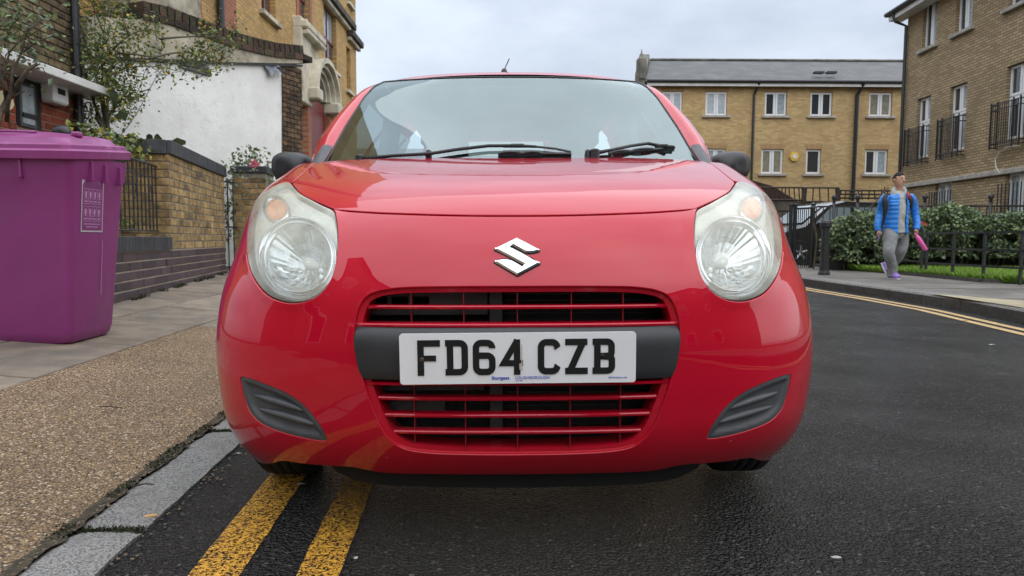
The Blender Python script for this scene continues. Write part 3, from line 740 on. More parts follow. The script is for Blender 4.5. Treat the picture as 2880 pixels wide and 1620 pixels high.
# recessed window
mk('reveal', B(((wx0+wx1)/2+.035, .02, (wz0+cz)/2), (wx1-wx0+.17, .06, cz-wz0+.05)), MT['black_plastic'], hs)
w_ = mk('window', B(((wx0+wx1)/2, -.012, (wz0+wz1)/2), (wx1-wx0+.05, .03, wz1-wz0+.06)), MT['grey_plastic'], hs)
mk('pane', B(((wx0+wx1)/2-.01, -.03, (wz0+wz1)/2), (wx1-wx0-.02, .01, wz1-wz0)), MT['curtain_glass'], w_)
mk('glazing_bar', B(((wx0+wx1)/2, -.034, wz0+.22*(wz1-wz0)), (wx1-wx0, .02, .05)), MT['black_plastic'], w_)
pr = .42
cn = mk('canopy', B((HL/2+.04, -pr/2+.02, cz+.03), (-HL+.1, pr, .09), bev=.008), MT['white_paint'], hs)
px = onh(204, 300)[0]
mk('drainpipe', tube(bmesh.new(), [(px, -.07, .3), (px, -.07, 8)], .045, 12), MT['dark_pipe'], hs)
mx0, mz0, mz1 = onh(130, 250)[0], onh(130, 292)[1], onh(130, 236)[1]
mb = mk('meter_box', B((mx0, -.09, (mz0+mz1)/2), (.26, .16, mz1-mz0), bev=.02), MT['upvc'], hs)
mk('display', B((mx0-.01, -.172, mz1-.09), (.12, .01, .06)), MT['black_plastic'], mb); mk('bracket', B((mx0+.15, -.06, mz1-.08), (.12, .12, .26), bev=.03), MT['upvc'], mb)
sg = PP(14, 285, HC+HN*.25, HN)
bm = bmesh.new(); prism(bm, [(.075*math.cos(a)*(1 if math.sin(a) < 0 else .62+.3*math.cos(a)**2), .09*math.sin(a)*(1 if math.sin(a) < 0 else 1.25)) for a in [k*2*PI/24 for k in range(24)]], (0, 0, 0), (1, 0, 0), (0, 0, 1), (0, 1, 0), .02)
o = mk('sign', bm, mat('cream_sign', (.55, .5, .3), .6), loc=sg); o.rotation_euler = (0, 0, math.atan2(hex_.y, hex_.x)*.4); tag(o, 'cream teardrop shaped sign hanging by the red brick wall above the bin', 'sign')
# ---- Victorian yellow brick building
FX = -6.0
MT['vic_brick'] = brickmat('london_stock_brick', (.60, .37, .115), (.38, .225, .075), (.27, .21, .13), .23, .078, .011, stain=(.2, .12, .055), axis='YZ', sfrom=.5, sto=.75)
MT['vic_red'] = brickmat('red_brick_dressing', (.36, .11, .055), (.26, .075, .04), (.3, .2, .14), .11, .078, .009, axis='YZ', stain=(.2, .06, .03))
MT['stone_cream'] = mat('cream_stone', (.62, .58, .46), .8, col2=(.5, .46, .36), vs=2.5, bump=.3, bs=25, col3=(.3, .27, .2), vs3=1.4)
MT['oxblood'] = mat('oxblood_paint', (.16, .022, .02), .4, bump=.1, bs=60); MT['cornice_dark'] = mat('sooty_cornice', (.045, .04, .036), .85, col2=(.1, .085, .06), vs=3)
def onf(u, v): p = PX(u, v, FX); return p.y, p.z
vb = empty('victorian_building', (FX, 20, 0), 0, 'tall yellow stock brick victorian building with arched stone porch and red sash windows', 'building')
FYe = onf(1002, 200)[0]; print('facade end', FYe)
Y0 = 9.2; HT = 14
vwin = []  # (y0,y1,z0,z1)
def rectf(u0, v0, u1, v1):
    a = onf(u0, v0); b = onf(u1, v1); return a, b
def yz(u, v): return onf(u, v)
wC = (yz(911, 100)[0], yz(946, 100)[0], yz(911, 173)[1], yz(911, 35)[1]+.35)
wE = (yz(911, 300)[0], yz(944, 300)[0], yz(911, 420)[1], yz(930, 312)[1])
wB = (yz(841, 60)[0], yz(869, 60)[0], yz(845, 105)[1], yz(845, 0)[1]+1.5)
wD = (yz(975, 200)[0], yz(986, 200)[0], yz(976, 252)[1], yz(976, 130)[1])
wA = (yz(735, 20)[0], yz(775, 20)[0], yz(735, 28)[1], yz(735, 28)[1]+2.0)
wF = (yz(978, 10)[0], yz(988, 10)[0], yz(980, 8)[1], yz(980, 8)[1]+1.8)
wG = (yz(480, 40)[0], yz(545, 40)[0], yz(500, 48)[1]-1.5, yz(500, 16)[1])
holes = [wA, wB, wC, wD, wE, wF, wG]
# wall as a grid of panels with the window openings left out
ys = sorted({Y0, FYe}|{h[0] for h in holes}|{h[1] for h in holes}); zs = sorted({0, HT}|{h[2] for h in holes}|{h[3] for h in holes})
bm = bmesh.new()
for i in range(len(ys)-1):
    for j in range(len(zs)-1):
        cy, czz = (ys[i]+ys[i+1])/2, (zs[j]+zs[j+1])/2
        if any(h[0] < cy < h[1] and h[2] < czz < h[3] for h in holes): continue
        quadmesh(bm, [(0, ys[i]-20, zs[j]), (0, ys[i+1]-20, zs[j]), (0, ys[i+1]-20, zs[j+1]), (0, ys[i]-20, zs[j+1])])
for h in holes:
    a, b, c, d = h; q = -.22
    quadmesh(bm, [(0, a-20, c), (q, a-20, c), (q, a-20, d), (0, a-20, d)]); quadmesh(bm, [(0, b-20, c), (0, b-20, d), (q, b-20, d), (q, b-20, c)])
    quadmesh(bm, [(0, a-20, c), (0, b-20, c), (q, b-20, c), (q, a-20, c)]); quadmesh(bm, [(0, a-20, d), (q, a-20, d), (q, b-20, d), (0, b-20, d)])
quadmesh(bm, [(0, FYe-20, 0), (-9, FYe-20, 0), (-9, FYe-20, HT), (0, FYe-20, HT)]); quadmesh(bm, [(0, FYe-20, HT), (-9, FYe-20, HT), (-9, Y0-20, HT), (0, Y0-20, HT)]); quadmesh(bm, [(0, Y0-20, 0), (0, Y0-20, HT), (-9, Y0-20, HT), (-9, Y0-20, 0)])
bmesh.ops.remove_doubles(bm, verts=bm.verts, dist=1e-4)
mk('wall', bm, MT['vic_brick'], vb)
def sash(h, parent, frame=MT['oxblood'], glass=MT['curtain_glass'], sill=MT['stone_cream'], red=True, sillw=.16, arch=False):
    a, b, c, d = h; a -= 20; b -= 20; x = -.17
    w = mk('window', B((x, (a+b)/2, (c+d)/2), (.05, b-a-.01, d-c-.01)), frame, parent)
    mw = .09
    mid = c+(d-c)*.48
    mk('pane', B((x+.02, (a+b)/2, (mid+d)/2), (.03, b-a-2*mw, d-mid-mw)), glass, w)
    mk('pane', B((x+.02, (a+b)/2, (mid+c)/2), (.03, b-a-2*mw, mid-c-mw)), MT['window_glass'], w)
    mk('glazing_bar', B((x+.045, (a+b)/2, mid), (.05, b-a, .07)), frame, w); mk('glazing_bar', B((x+.045, (a+b)/2, (c+d)/2), (.04, .05, d-c-.02)), frame, w)
    mk('sill', B((.04, (a+b)/2, c-.06), (sillw, b-a+.3, .11), bev=.01), sill, parent)
    if red:
        for yy_, sg_ in ((a, -1), (b, 1)): mk('brick_dressing', B((.012, yy_+sg_*.13, (c+d)/2+.1), (.02, .24, d-c+.1)), MT['vic_red'], parent)
        mk('lintel', B((.013, (a+b)/2, d+.22), (.021, b-a+.6, .42)), MT['vic_red'], parent)
for h in (wA, wC, wE, wD, wF): sash(h, vb, red=h is wE)
sash(wB, vb, red=True); sash(wG, vb, red=True)
# dark cornice hoods
for (ua, va, ub, vb_) in ((922, 0, 984, 77), (975, 92, 1009, 133)):
    a, b = yz(ua, va), yz(ub, vb_); zz = (a[1]+b[1])/2; 
    y0_, y1_ = a[0]-(.8 if ua == 922 else 0), min(b[0], FYe+.25)
    o = mk('cornice', B((.12, (y0_+y1_)/2-20, zz), (.26, y1_-y0_, .22), bev=.02), MT['cornice_dark'], vb)
    mk('moulding', B((.07, (y0_+y1_)/2-20, zz-.17), (.15, y1_-y0_-.1, .14), bev=.02), MT['stone_cream'], o)
# porch: pediment block and moulded arch
ya, yb = yz(845, 250)[0], yz(917, 250)[0]; yc_ = (ya+yb)/2-20; ra = (yb-ya)/2
zt = yz(884, 170)[1]; zf = yz(917, 288)[1]-.1; hz = zt-zf
porch = mk('porch', B((.1, yc_-ra-.15, (zt+yz(850, 112)[1])/2-.6), (.3, .9, 2.3), bev=.03), MT['stone_cream'], vb)
for k, (rr, xx, ww) in enumerate(((1.0, .5, .17), (.86, .38, .13), (.74, .26, .12), (.63, .16, .1))):
    bm = bmesh.new(); N_ = 24; prev = None
    for i in range(N_+1):
        a = PI*i/N_; ring = []
        for (dr, dx) in ((0, 0), (ww/ra, 0), (ww/ra, -xx-.02), (0, -xx-.02)):
            q = rr-dr; ring.append(bm.verts.new((xx+dx, yc_-ra*q*math.cos(a), zf+hz*q*math.sin(a))))
        if prev:
            for j in range(4): bm.faces.new((prev[j], prev[(j+1) % 4], ring[(j+1) % 4], ring[j]))
        prev = ring
    bmesh.ops.recalc_face_normals(bm, faces=bm.faces); mk('arch_moulding', bm, MT['stone_cream'], porch, smooth=False)
for sg_ in (-1, 1):
    mk('impost', B((.27, yc_+sg_*ra*.86, zf-.16), (.52, .5, .34), bev=.04), MT['stone_cream'], porch)
    mk('jamb', B((.1, yc_+sg_*ra*.86, (zf-.35)/2), (.2, .3, zf-.36), bev=.01), MT['vic_red'], porch)
mk('door', B((.02, yc_, (zf+.2)/2), (.06, ra*1.4, zf+.2)), MT['oxblood'], porch); mk('tympanum', B((.03, yc_, zf+.4), (.05, ra*1.25, 1.0)), MT['window_glass'], porch)
# pediment above
zpd = yz(862, 103)[1]
mk('pediment', B((.2, yz(850, 110)[0]-19.9, zpd), (.42, 1.9, .22), bev=.04), MT['stone_cream'], vb)
mk('pediment_frieze', B((.1, yz(850, 110)[0]-19.9, zpd-.75), (.22, 1.55, 1.25), bev=.02), MT['stone_cream'], vb)
mk('pediment_moulding', B((.28, yz(850, 110)[0]-19.9, zpd-.2), (.3, 1.75, .14), bev=.03), MT['stone_cream'], vb)
yp = yz(608, 50)[0]-20
mk('drainpipe', tube(bmesh.new(), [(.1, yp, 1), (.1, yp, HT)], .07, 10), MT['dark_pipe'], vb)
yq = yz(632, 50)[0]-20; mk('brick_quoin', B((.06, yq, HT/2), (.12, .62, HT-.1)), MT['vic_red'], vb)
# cream rendered return above the coping on the left
rr0 = PY(300, 60, 10.6); mkb = mk('rendered_wall', B((0, .6, 3.4), (2.3, 1.0, 6.8)), MT['render_dirty'], loc=(PY(290, 40, 10.4).x, 10.0, 0)); tag(mkb, 'pale rendered gable wall behind the rose between the two brick houses', 'wall')
# ------------------------------------------------------------ leaves and stems
def leafmat(name, cols):
    m = bpy.data.materials.new(name); m.use_nodes = True; n = m.node_tree; p = n.nodes['Principled BSDF']; L = n.links.new
    g = n.nodes.new('ShaderNodeNewGeometry'); r = n.nodes.new('ShaderNodeValToRGB'); r.color_ramp.interpolation = 'CONSTANT'
    e = r.color_ramp.elements; e[0].position = 0; e[0].color = (*cols[0], 1); e[1].position = 1/len(cols); e[1].color = (*cols[1], 1)
    for i, c in enumerate(cols[2:]):
        k = e.new((i+2)/len(cols)); k.color = (*c, 1)
    L(g.outputs['Random Per Island'], r.inputs[0]); L(r.outputs[0], p.inputs['Base Color']); p.inputs['Roughness'].default_value = .5
    p.inputs['Subsurface Weight'].default_value = 0
    return m
MT['rose_leaf'] = leafmat('rose_leaf', [(.2, .26, .06), (.15, .21, .05), (.28, .3, .06), (.08, .12, .035), (.11, .14, .05), (.15, .19, .04), (.10, .14, .04), (.07, .11, .03), (.12, .16, .04), (.45, .32, .04)])
MT['hedge_leaf'] = leafmat('hedge_leaf', [(.13, .19, .085), (.10, .15, .08), (.18, .25, .10), (.13, .18, .11), (.23, .29, .12), (.09, .13, .07)])
MT['grass'] = leafmat('grass_blade', [(.17, .32, .03), (.22, .38, .04), (.13, .24, .03), (.26, .38, .07)])
MT['stem'] = mat('green_stem', (.06, .055, .03), .7, col2=(.1, .08, .045), vs=8)
MT['bark'] = mat('grey_bark', (.11, .085, .06), .85, col2=(.05, .04, .03), vs=12, bump=.7, bs=60)
def leaves(name, pts, size, m, parent=None, label=None, aspect=.62, flat=0.0, normal=None):
    vs, fs = [], []
    for p in pts:
        d = Vector((random.gauss(0, 1), random.gauss(0, 1), random.gauss(-.2, .7))).normalized(); n = Vector((random.gauss(0, 1), random.gauss(0, 1), random.gauss(.6, .8)))
        if normal is not None: n = normal+n*.45
        w = d.cross(n)
        if w.length < 1e-3: continue
        w.normalize(); s = size*(.55+.8*random.random()); k = len(vs); up = w.cross(d)*s*.12
        vs += [p, p+d*s*.45+w*s*aspect*.5+up, p+d*s, p+d*s*.45-w*s*aspect*.5+up]
        fs += [(k, k+1, k+2, k+3)]
    me = bpy.data.meshes.new(name); me.from_pydata([tuple(v) for v in vs], [], fs); me.materials.append(m)
    o = link(name, me, parent); return tag(o, label, kind='stuff')
def curve(a, b, bow, n=8, wob=.05):
    out = []
    for i in range(n+1):
        t = i/n; out.append(a.lerp(b, t)+bow*(4*t*(1-t))*.5+Vector((noise.noise(a*3+Vector((t*3, 0, 0))), noise.noise(a*3+Vector((0, t*3, 0))), noise.noise(a*3+Vector((0, 0, t*3)))))*wob*(t*(1-t)*4))
    return out
# climbing rose: trunk in front of the white wall, canes arching left and right
rose = empty('climbing_rose', (0, 0, 0), 0, 'tall climbing rose with yellowing leaves trained over the white wall', 'shrub')
RY = 8.15
def RP(u, v, dy=0): return PY(u, v, RY+dy)
base = RP(318, 470)
canes = [((318, 470), (290, 300), (255, 150)), ((318, 470), (265, 290), (215, 120)), ((318, 470), (280, 250), (330, 140)), ((318, 400), (250, 280), (190, 60)),
         ((300, 340), (275, 180), (300, 30)), ((290, 300), (300, 150), (380, 170)), ((262, 200), (240, 90), (190, 10)), ((280, 250), (330, 150), (520, 205)),
         ((330, 150), (420, 150), (530, 190)), ((300, 160), (380, 60), (450, 90)), ((420, 165), (560, 120), (640, 190)), ((240, 170), (170, 110), (110, 60)),
         ((255, 150), (200, 170), (150, 150)), ((300, 340), (345, 260), (370, 250)), ((240, 100), (210, 30), (150, -30)), ((290, 90), (260, 10), (230, -60)), ((360, 90), (330, 10), (300, -30)), ((380, 170), (470, 170), (620, 205)), ((450, 110), (560, 95), (700, 112))]
bm = bmesh.new(); lp = []
for i, c in enumerate(canes):
    dy = [random.uniform(-.15, .3)*(k > 0) for k in range(3)]
    P_ = [RP(c[k][0], c[k][1], dy[k]+(.9 if c[k][0] > 420 else 0)*min(1, (c[k][0]-420)/200+.2)) for k in range(3)]
    pts = [P_[0]*(1-t)**2+P_[1]*2*t*(1-t)+P_[2]*t*t for t in [k/12 for k in range(13)]]
    tube(bm, pts, [max(.004, .018*(1-.85*k/12)*(1.5 if i < 3 else .8)) for k in range(13)], 6)
    for _ in range(5 if i > 2 else 7):
        t = random.uniform(.35, 1); q = pts[int(t*12)]; e = q+Vector((random.gauss(0, .22), random.gauss(0, .12), random.gauss(.0, .2)))
        tube(bm, curve(q, e, Vector((0, 0, -.05)), 4, .03), .004, 4)
        nb_ = random.randint(34, 58)
        for _k in range(nb_):
            tt = random.random()**.7; lp.append(q.lerp(e, tt)+Vector((random.gauss(0, .075), random.gauss(0, .06), random.gauss(0, .075))))
    for k in range(5, 13):
        for _ in range(4): lp.append(pts[k]+Vector((random.gauss(0, .07), random.gauss(0, .06), random.gauss(0, .06))))
# thick trunk
tube(bm, [RP(330, 500), RP(318, 440), RP(308, 400), RP(285, 350), RP(270, 330)], [.05, .045, .04, .03, .02], 8)
mk('stem', bm, MT['stem'], rose, smooth=True)
def inside(p):
    # keep the plant's outline: drop leaves hanging far below the canes over the white wall
    return True
leaves('foliage', [p for p in lp if inside(p)], .05, MT['rose_leaf'], rose)
# banana like broad leaves and small plants above the low wall
def broad(u, v, Y, pts, lab, w=.05):
    bm = bmesh.new(); P_ = [PY(a, b, Y+c) for a, b, c in pts]
    for i in range(len(P_)-1):
        pass
    t = len(P_); L_, R_ = [], []
    for i, p in enumerate(P_):
        ww = w*math.sin(PI*(i+.35)/(t-.3)); d = (P_[min(i+1, t-1)]-P_[max(i-1, 0)]).normalized(); s = d.cross(Vector((0, 1, .2))).normalized()
        L_.append(bm.verts.new(p-s*ww+Vector((0, -.01, 0)))); R_.append(bm.verts.new(p+s*ww)); 
    for i in range(t-1): bm.faces.new((L_[i], R_[i], R_[i+1], L_[i+1]))
    return bm
lily = empty('broad_leaf_plant', (0, 0, 0), 0, 'plant with a few broad dark leaves rising behind the blue coping', 'plant')
MT['broad'] = mat('broad_leaf', (.06, .085, .035), .4, col2=(.03, .045, .015), vs=9)
for q in ([(325, 300, 0), (322, 270, 0), (315, 250, 0)], [(325, 330, 0), (340, 325, 0), (352, 326, 0), (350, 340, 0)], [(430, 400, .3), (420, 388, .3), (417, 378, .3)], [(440, 400, .3), (445, 390, .3), (440, 378, .3)], [(480, 403, .3), (500, 400, .3), (523, 401, .3)], [(310, 395, 0), (330, 388, 0), (350, 386, 0)], [(345, 395, 0), (365, 388, 0), (385, 392, 0)]):
    mk('leaf', broad(0, 0, 7.9, q, '', .055), MT['broad'], lily)
def clump(name, pts_uvY, n, size, m, label, cat, sp=.12, stems=True):
    root = empty(name, (0, 0, 0), 0, label, cat); lp = []; bm = bmesh.new()
    for (u, v, Y) in pts_uvY:
        c = PY(u, v, Y)
        if stems: tube(bm, curve(c+Vector((random.gauss(0, .05), 0, -.45)), c, Vector((random.gauss(0, .1), 0, 0)), 5), .006, 5)
        for _ in range(n): lp.append(c+Vector((random.gauss(0, sp), random.gauss(0, sp*.8), random.gauss(0, sp*.7))))
    if stems: mk('stem', bm, MT['stem'], root)
    leaves('foliage', lp, size, m, root); return root
clump('shrub', [(250, 375, 7.2), (275, 385, 7.2), (300, 398, 7.2), (330, 402, 7.1), (350, 410, 7.1), (375, 420, 7.0), (225, 372, 7.3), (265, 400, 7.1), (310, 420, 7.1)], 55, .07, MT['rose_leaf'], 'low green shrub with yellow leaves between the purple lid and the blue coping', 'shrub', .09)
clump('shrub', [(330, 610, 7.1), (345, 625, 7.1), (372, 628, 7.05)], 26, .05, MT['rose_leaf'], 'small yellow green plant growing inside the iron railing panel', 'plant', .06)
sh = clump('shrub', [(650, 480, 10.0), (690, 445, 10.75), (720, 440, 10.75), (738, 470, 10.75), (765, 500, 10.7), (640, 520, 10.4), (636, 600, 10.4), (645, 660, 10.4), (770, 520, 10.7), (700, 460, 10.7), (642, 560, 10.4)], 60, .07, MT['hedge_leaf'], 'green shrub with a pink bloom around the capped gate pier', 'shrub', .13)
bm = bmesh.new(); pc = PY(714, 460, 10.2)
for k in range(14):
    a = k*2.4; r_ = .012+.004*k; quadmesh(bm, [pc+Vector((math.cos(a+d)*r_*s, -.02+.002*k, math.sin(a+d)*r_*s)) for d, s in ((-.5, .6), (-.3, 1.3), (.3, 1.3), (.5, .6))])
mk('flower', bm, mat('pink_petal', (.6, .12, .2), .6), sh)
# bare shrub close on the far left
tree = empty('small_tree', (0, 0, 0), 0, 'small gnarled tree with sparse green leaves at the left edge above the bin', 'tree')
TY = 6.0; bm = bmesh.new(); lp = []
br = [([(-20, 380), (0, 320), (20, 280), (55, 230), (80, 195), (105, 180)], .028), ([(20, 280), (10, 230), (-10, 190), (-40, 150)], .022), ([(30, 265), (35, 200), (60, 150), (75, 90), (110, 60)], .014), ([(15, 290), (40, 270), (70, 255)], .012),
      ([(10, 230), (25, 150), (20, 90), (60, 40)], .01), ([(60, 150), (100, 120), (150, 100)], .008), ([(35, 200), (0, 150), (-30, 100)], .008), ([(80, 195), (120, 190), (140, 230), (138, 250)], .005), ([(25, 150), (50, 120), (100, 90), (130, 70)], .006), ([(20, 340), (22, 300), (30, 262)], .02)]
for pl, r_ in br:
    pts = [PY(u, v, TY+.1*math.sin(u)) for u, v in pl]
    tube(bm, pts, [r_*(1-.6*k/len(pts)) for k in range(len(pts))], 7)
for (u, v, n_) in ((20, 20, 60), (45, 60, 70), (10, 70, 60), (90, 60, 60), (60, 110, 60), (20, 120, 50), (100, 110, 40), (0, 160, 40), (60, 165, 40), (110, 150, 22), (30, 200, 18), (90, 30, 50), (138, 245, 8)):
    c = PY(u, v, TY)
    for _ in range(n_): lp.append(c+Vector((random.gauss(0, .12), random.gauss(0, .1), random.gauss(0, .11))))
mk('trunk', bm, MT['bark'], tree, smooth=True); leaves('crown', [p for p in lp if random.random() < .62], .055, MT['hedge_leaf'], tree)
# little growth at the wall foot
def wf(i):
    s = random.uniform(.2, 4.4); 
    if noise.noise(Vector((s*2.3, 2, 0))) < .0: return None
    p = WA+ex*s+wn_*random.uniform(.01, .07); p.z = zl(p.dot(NR))+.0; return p
blades('moss', 900, wf, MT['moss'], .03, .006, 'green moss and weeds along the foot of the plum brick wall')
# ------------------------------------------------------------ terrace across the end, Y = 30
TY_ = 30.0
MT['terrace_brick'] = brickmat('terrace_brick', (.62, .44, .20), (.42, .28, .12), (.4, .31, .18), .225, .075, .009, stain=(.27, .175, .08), sfrom=.48, sto=.8)
MT['terrace_soldier'] = brickmat('soldier_brick', (.44, .27, .115), (.35, .2, .085), (.4, .31, .18), .075, .225, .009, stain=(.3, .18, .08))
MT['slate'] = brickmat('roof_slate', (.085, .088, .092), (.06, .062, .066), (.03, .03, .032), .3, .2, .012, rough=.65, stain=(.14, .14, .13), sfrom=.45, sto=.7, sscale=1.2, axis='XY')
MT['stucco'] = mat('grey_parapet', (.2, .19, .16), .9, col2=(.1, .095, .08), vs=2)
def wall_with_holes(x0, x1, z0, z1, holes, depth=.12):
    xs = sorted({x0, x1}|{h[0] for h in holes}|{h[1] for h in holes}); zs = sorted({z0, z1}|{h[2] for h in holes}|{h[3] for h in holes})
    xs = [x for x in xs if x0-1e-6 <= x <= x1+1e-6]; zs = [z for z in zs if z0-1e-6 <= z <= z1+1e-6]
    bm = bmesh.new()
    for i in range(len(xs)-1):
        for j in range(len(zs)-1):
            cx, cz_ = (xs[i]+xs[i+1])/2, (zs[j]+zs[j+1])/2
            if any(h[0] < cx < h[1] and h[2] < cz_ < h[3] for h in holes): continue
            quadmesh(bm, [(xs[i], 0, zs[j]), (xs[i+1], 0, zs[j]), (xs[i+1], 0, zs[j+1]), (xs[i], 0, zs[j+1])])
    for a, b, c, d in holes:
        q = depth+.06
        quadmesh(bm, [(a, 0, c), (a, 0, d), (a, q, d), (a, q, c)]); quadmesh(bm, [(b, 0, c), (b, q, c), (b, q, d), (b, 0, d)]); quadmesh(bm, [(a, 0, d), (b, 0, d), (b, q, d), (a, q, d)]); quadmesh(bm, [(a, 0, c), (a, q, c), (b, q, c), (b, 0, c)])
    bmesh.ops.remove_doubles(bm, verts=bm.verts, dist=1e-4)
    return bm
def casement(parent, h, lights=2, glass=('curtain_glass', 'curtain_glass'), depth=.1, transom=None, sill=True, fw=.08, sillm='sill_stone', door=False):
    a, b, c, d = h
    w = mk('window', B(((a+b)/2, depth+.04, (c+d)/2), (b-a-.006, .05, d-c-.006)), MT['upvc'], parent)
    n = lights; gw_ = (b-a)/n
    rows = [(c, d)] if transom is None else [(c, transom), (transom, d)]
    for (r0, r1) in rows:
        for k in range(n):
            x0 = a+k*gw_; m = MT[glass[k % len(glass)]]
            # casement frame ring, proud of the backing frame
            bm = bmesh.new(); yq = depth-.005
            X0, X1, Z0, Z1 = x0+.012, x0+gw_-.012, r0+.012, r1-.012
            box(bm, (X0+fw/2, yq, (Z0+Z1)/2), (fw, .045, Z1-Z0)); box(bm, (X1-fw/2, yq, (Z0+Z1)/2), (fw, .045, Z1-Z0))
            box(bm, ((X0+X1)/2, yq, Z0+fw/2), (X1-X0-2*fw, .045, fw)); box(bm, ((X0+X1)/2, yq, Z1-fw/2), (X1-X0-2*fw, .045, fw))
            mk('casement', bm, MT['upvc'], w)
            mk('pane', B(((X0+X1)/2, depth+.008, (Z0+Z1)/2), (X1-X0-2*fw+.01, .012, Z1-Z0-2*fw+.01)), m, w)
    if sill: mk('sill', B(((a+b)/2, -.03, c-.05), (b-a+.28, .16, .10), bev=.012), MT[sillm], parent)
    return w
tp0 = PY(1816, 240, TY_); te = PY(2560, 231, TY_)
ter = empty('brick_terrace', (tp0.x, TY_, 0), 0, 'long three storey yellow brick terrace with grey slate roof across the end of the street', 'terrace')
def ont(u, v): p = PY(u, v, TY_); return p.x-tp0.x, p.z
TW = te.x-tp0.x+4.5; SKW = .235; TH_ = ont(2100, 235)[1]
th = []
up = [((1862, 1919), ('curtain_glass',)), ((1984, 2045), ('curtain_glass',)), ((2151, 2213), ('window_glass', 'curtain_glass')), ((2279, 2341), ('window_glass',)), ((2444, 2509), ('blind_glass',))]
lo = [((1985, 2040), ('curtain_glass',), 2), ((2141, 2203), ('blind_glass',), 2), ((2267, 2309), ('window_glass',), 1), ((2433, 2497), ('window_glass', 'curtain_glass'), 2)]
zu0, zu1 = ont(2200, 326)[1], ont(2200, 258)[1]; zl0, zl1 = ont(2200, 489)[1], ont(2200, 419)[1]
print('terrace', TH_, zu0, zu1, zl0, zl1)
W_ = []
for (a, b), g in up: W_.append(((ont(a, 300)[0], ont(b, 300)[0], zu0, zu1), g, 2))
for (a, b), g, n in lo: W_.append(((ont(a, 450)[0], ont(b, 450)[0], zl0, zl1), g, n))
zg = zl0-(zu0-zl0)
for (a, b), g, n in lo: W_.append(((ont(a, 600)[0], ont(b, 600)[0], zg, zg+1.1), g, n))
mk('wall', wall_with_holes(0, TW, 0, TH_, [w[0] for w in W_]), MT['terrace_brick'], ter)
for h, g, n in W_:
    casement(ter, h, n, g)
    mk('brick_lintel', B(((h[0]+h[1])/2, -.001, h[3]+.115), (h[1]-h[0]+.12, .006, .225)), MT['terrace_soldier'], ter)
bm = bmesh.new(); quadmesh(bm, [(0, 0, 0), (9*SKW, 9, 0), (9*SKW, 9, TH_), (0, 0, TH_)]); quadmesh(bm, [(TW, 0, 0), (TW, 0, TH_), (TW, 9, TH_), (TW, 9, 0)]); quadmesh(bm, [(0, 9, 0), (TW, 9, 0), (TW, 9, TH_), (0, 9, TH_)]); mk('end_wall', bm, MT['terrace_brick'], ter)
zr = PY(2100, 171, TY_+4.5).z
roof = mk('roof', prism(bmesh.new(), [(-.35, TH_+.02), (4.5, zr), (9.4, TH_+.02), (9.4, TH_-.06), (4.5, zr-.1), (-.35, TH_-.06)], (0, 0, 0), (0, 1, 0), (0, 0, 1), (1, 0, 0), TW), MT['slate'], ter)
for v in roof.data.vertices:
    if v.co.x < .5: v.co.x += v.co.y*SKW
mk('ridge', B((TW/2+.53, 4.5, zr+.03), (TW-1.06, .25, .1), bev=.03), MT['stucco'], roof)
mk('fascia', B((TW/2, -.3, TH_-.08), (TW, .03, .2)), MT['white_paint'], ter)
mk('gutter', tube(bmesh.new(), [(0, -.38, TH_+.02), (TW, -.38, TH_+.02)], .065, 8), MT['dark_pipe'], ter)
for u in (2116, 2404):
    x = ont(u, 380)[0]; mk('drainpipe', tube(bmesh.new(), [(x+.12, -.38, TH_), (x+.1, -.25, TH_-.15), (x, -.08, TH_-.5), (x-.02, -.08, 0)], .055 if u < 2200 else .08, 8), MT['dark_pipe'], ter)
# gable parapet with finial at the left end
gp = mk('parapet', prism(bmesh.new(), [(-.4, 0), (-.4, TH_+.3), (4.5, zr+.3), (9.4, TH_+.3), (9.4, 0)], (-.45, 0, 0), (SKW, 1, 0), (0, 0, 1), (1, 0, 0), .42), MT['stucco'], ter)
fz = PY(1823, 165, TY_).z
mk('finial', B((-.24, -.2, (TH_+fz)/2), (.4, .5, fz-TH_), bev=.1), MT['stucco'], gp); mk('spike', lathe(bmesh.new(), [(.12, fz-.05), (.09, fz+.1), (.03, fz+.2), (.01, fz+.35)], 8, c=(-.24, -.2, 0)), MT['stucco'], gp)
for u in (2318, 2354): x, z = ont(u, 209); mk('roof_vent', B((x, .55, z+.2), (.42, .25, .08)), MT['dark_pipe'], roof)
x, z = ont(2232, 441); bm = bmesh.new(); prism(bm, [(.21*math.cos(k*PI/3), .21*math.sin(k*PI/3)) for k in range(6)], (x, -.02, z), (1, 0, 0), (0, 0, 1), (0, -1, 0), .1)
al = mk('alarm_box', bm, mat('alarm_yellow', (.75, .5, .08), .5), ter); mk('alarm_cover', prism(bmesh.new(), [(.11*math.cos(k*PI/3+.5), .11*math.sin(k*PI/3+.5)) for k in range(6)], (x, -.12, z), (1, 0, 0), (0, 0, 1), (0, -1, 0), .02), MT['white_paint'], al)
# ------------------------------------------------------------ block on the right
MT['block_brick'] = brickmat('brown_block_brick', (.46, .35, .20), (.27, .195, .105), (.17, .13, .085), .225, .075, .013, stain=(.16, .12, .07), sfrom=.5, sto=.8)
BC = PY(2538, 400, 22.0); BC.z = 0; bdir = Vector((.03, 1, 0)).normalized(); bn = Vector((-bdir.y, bdir.x, 0))
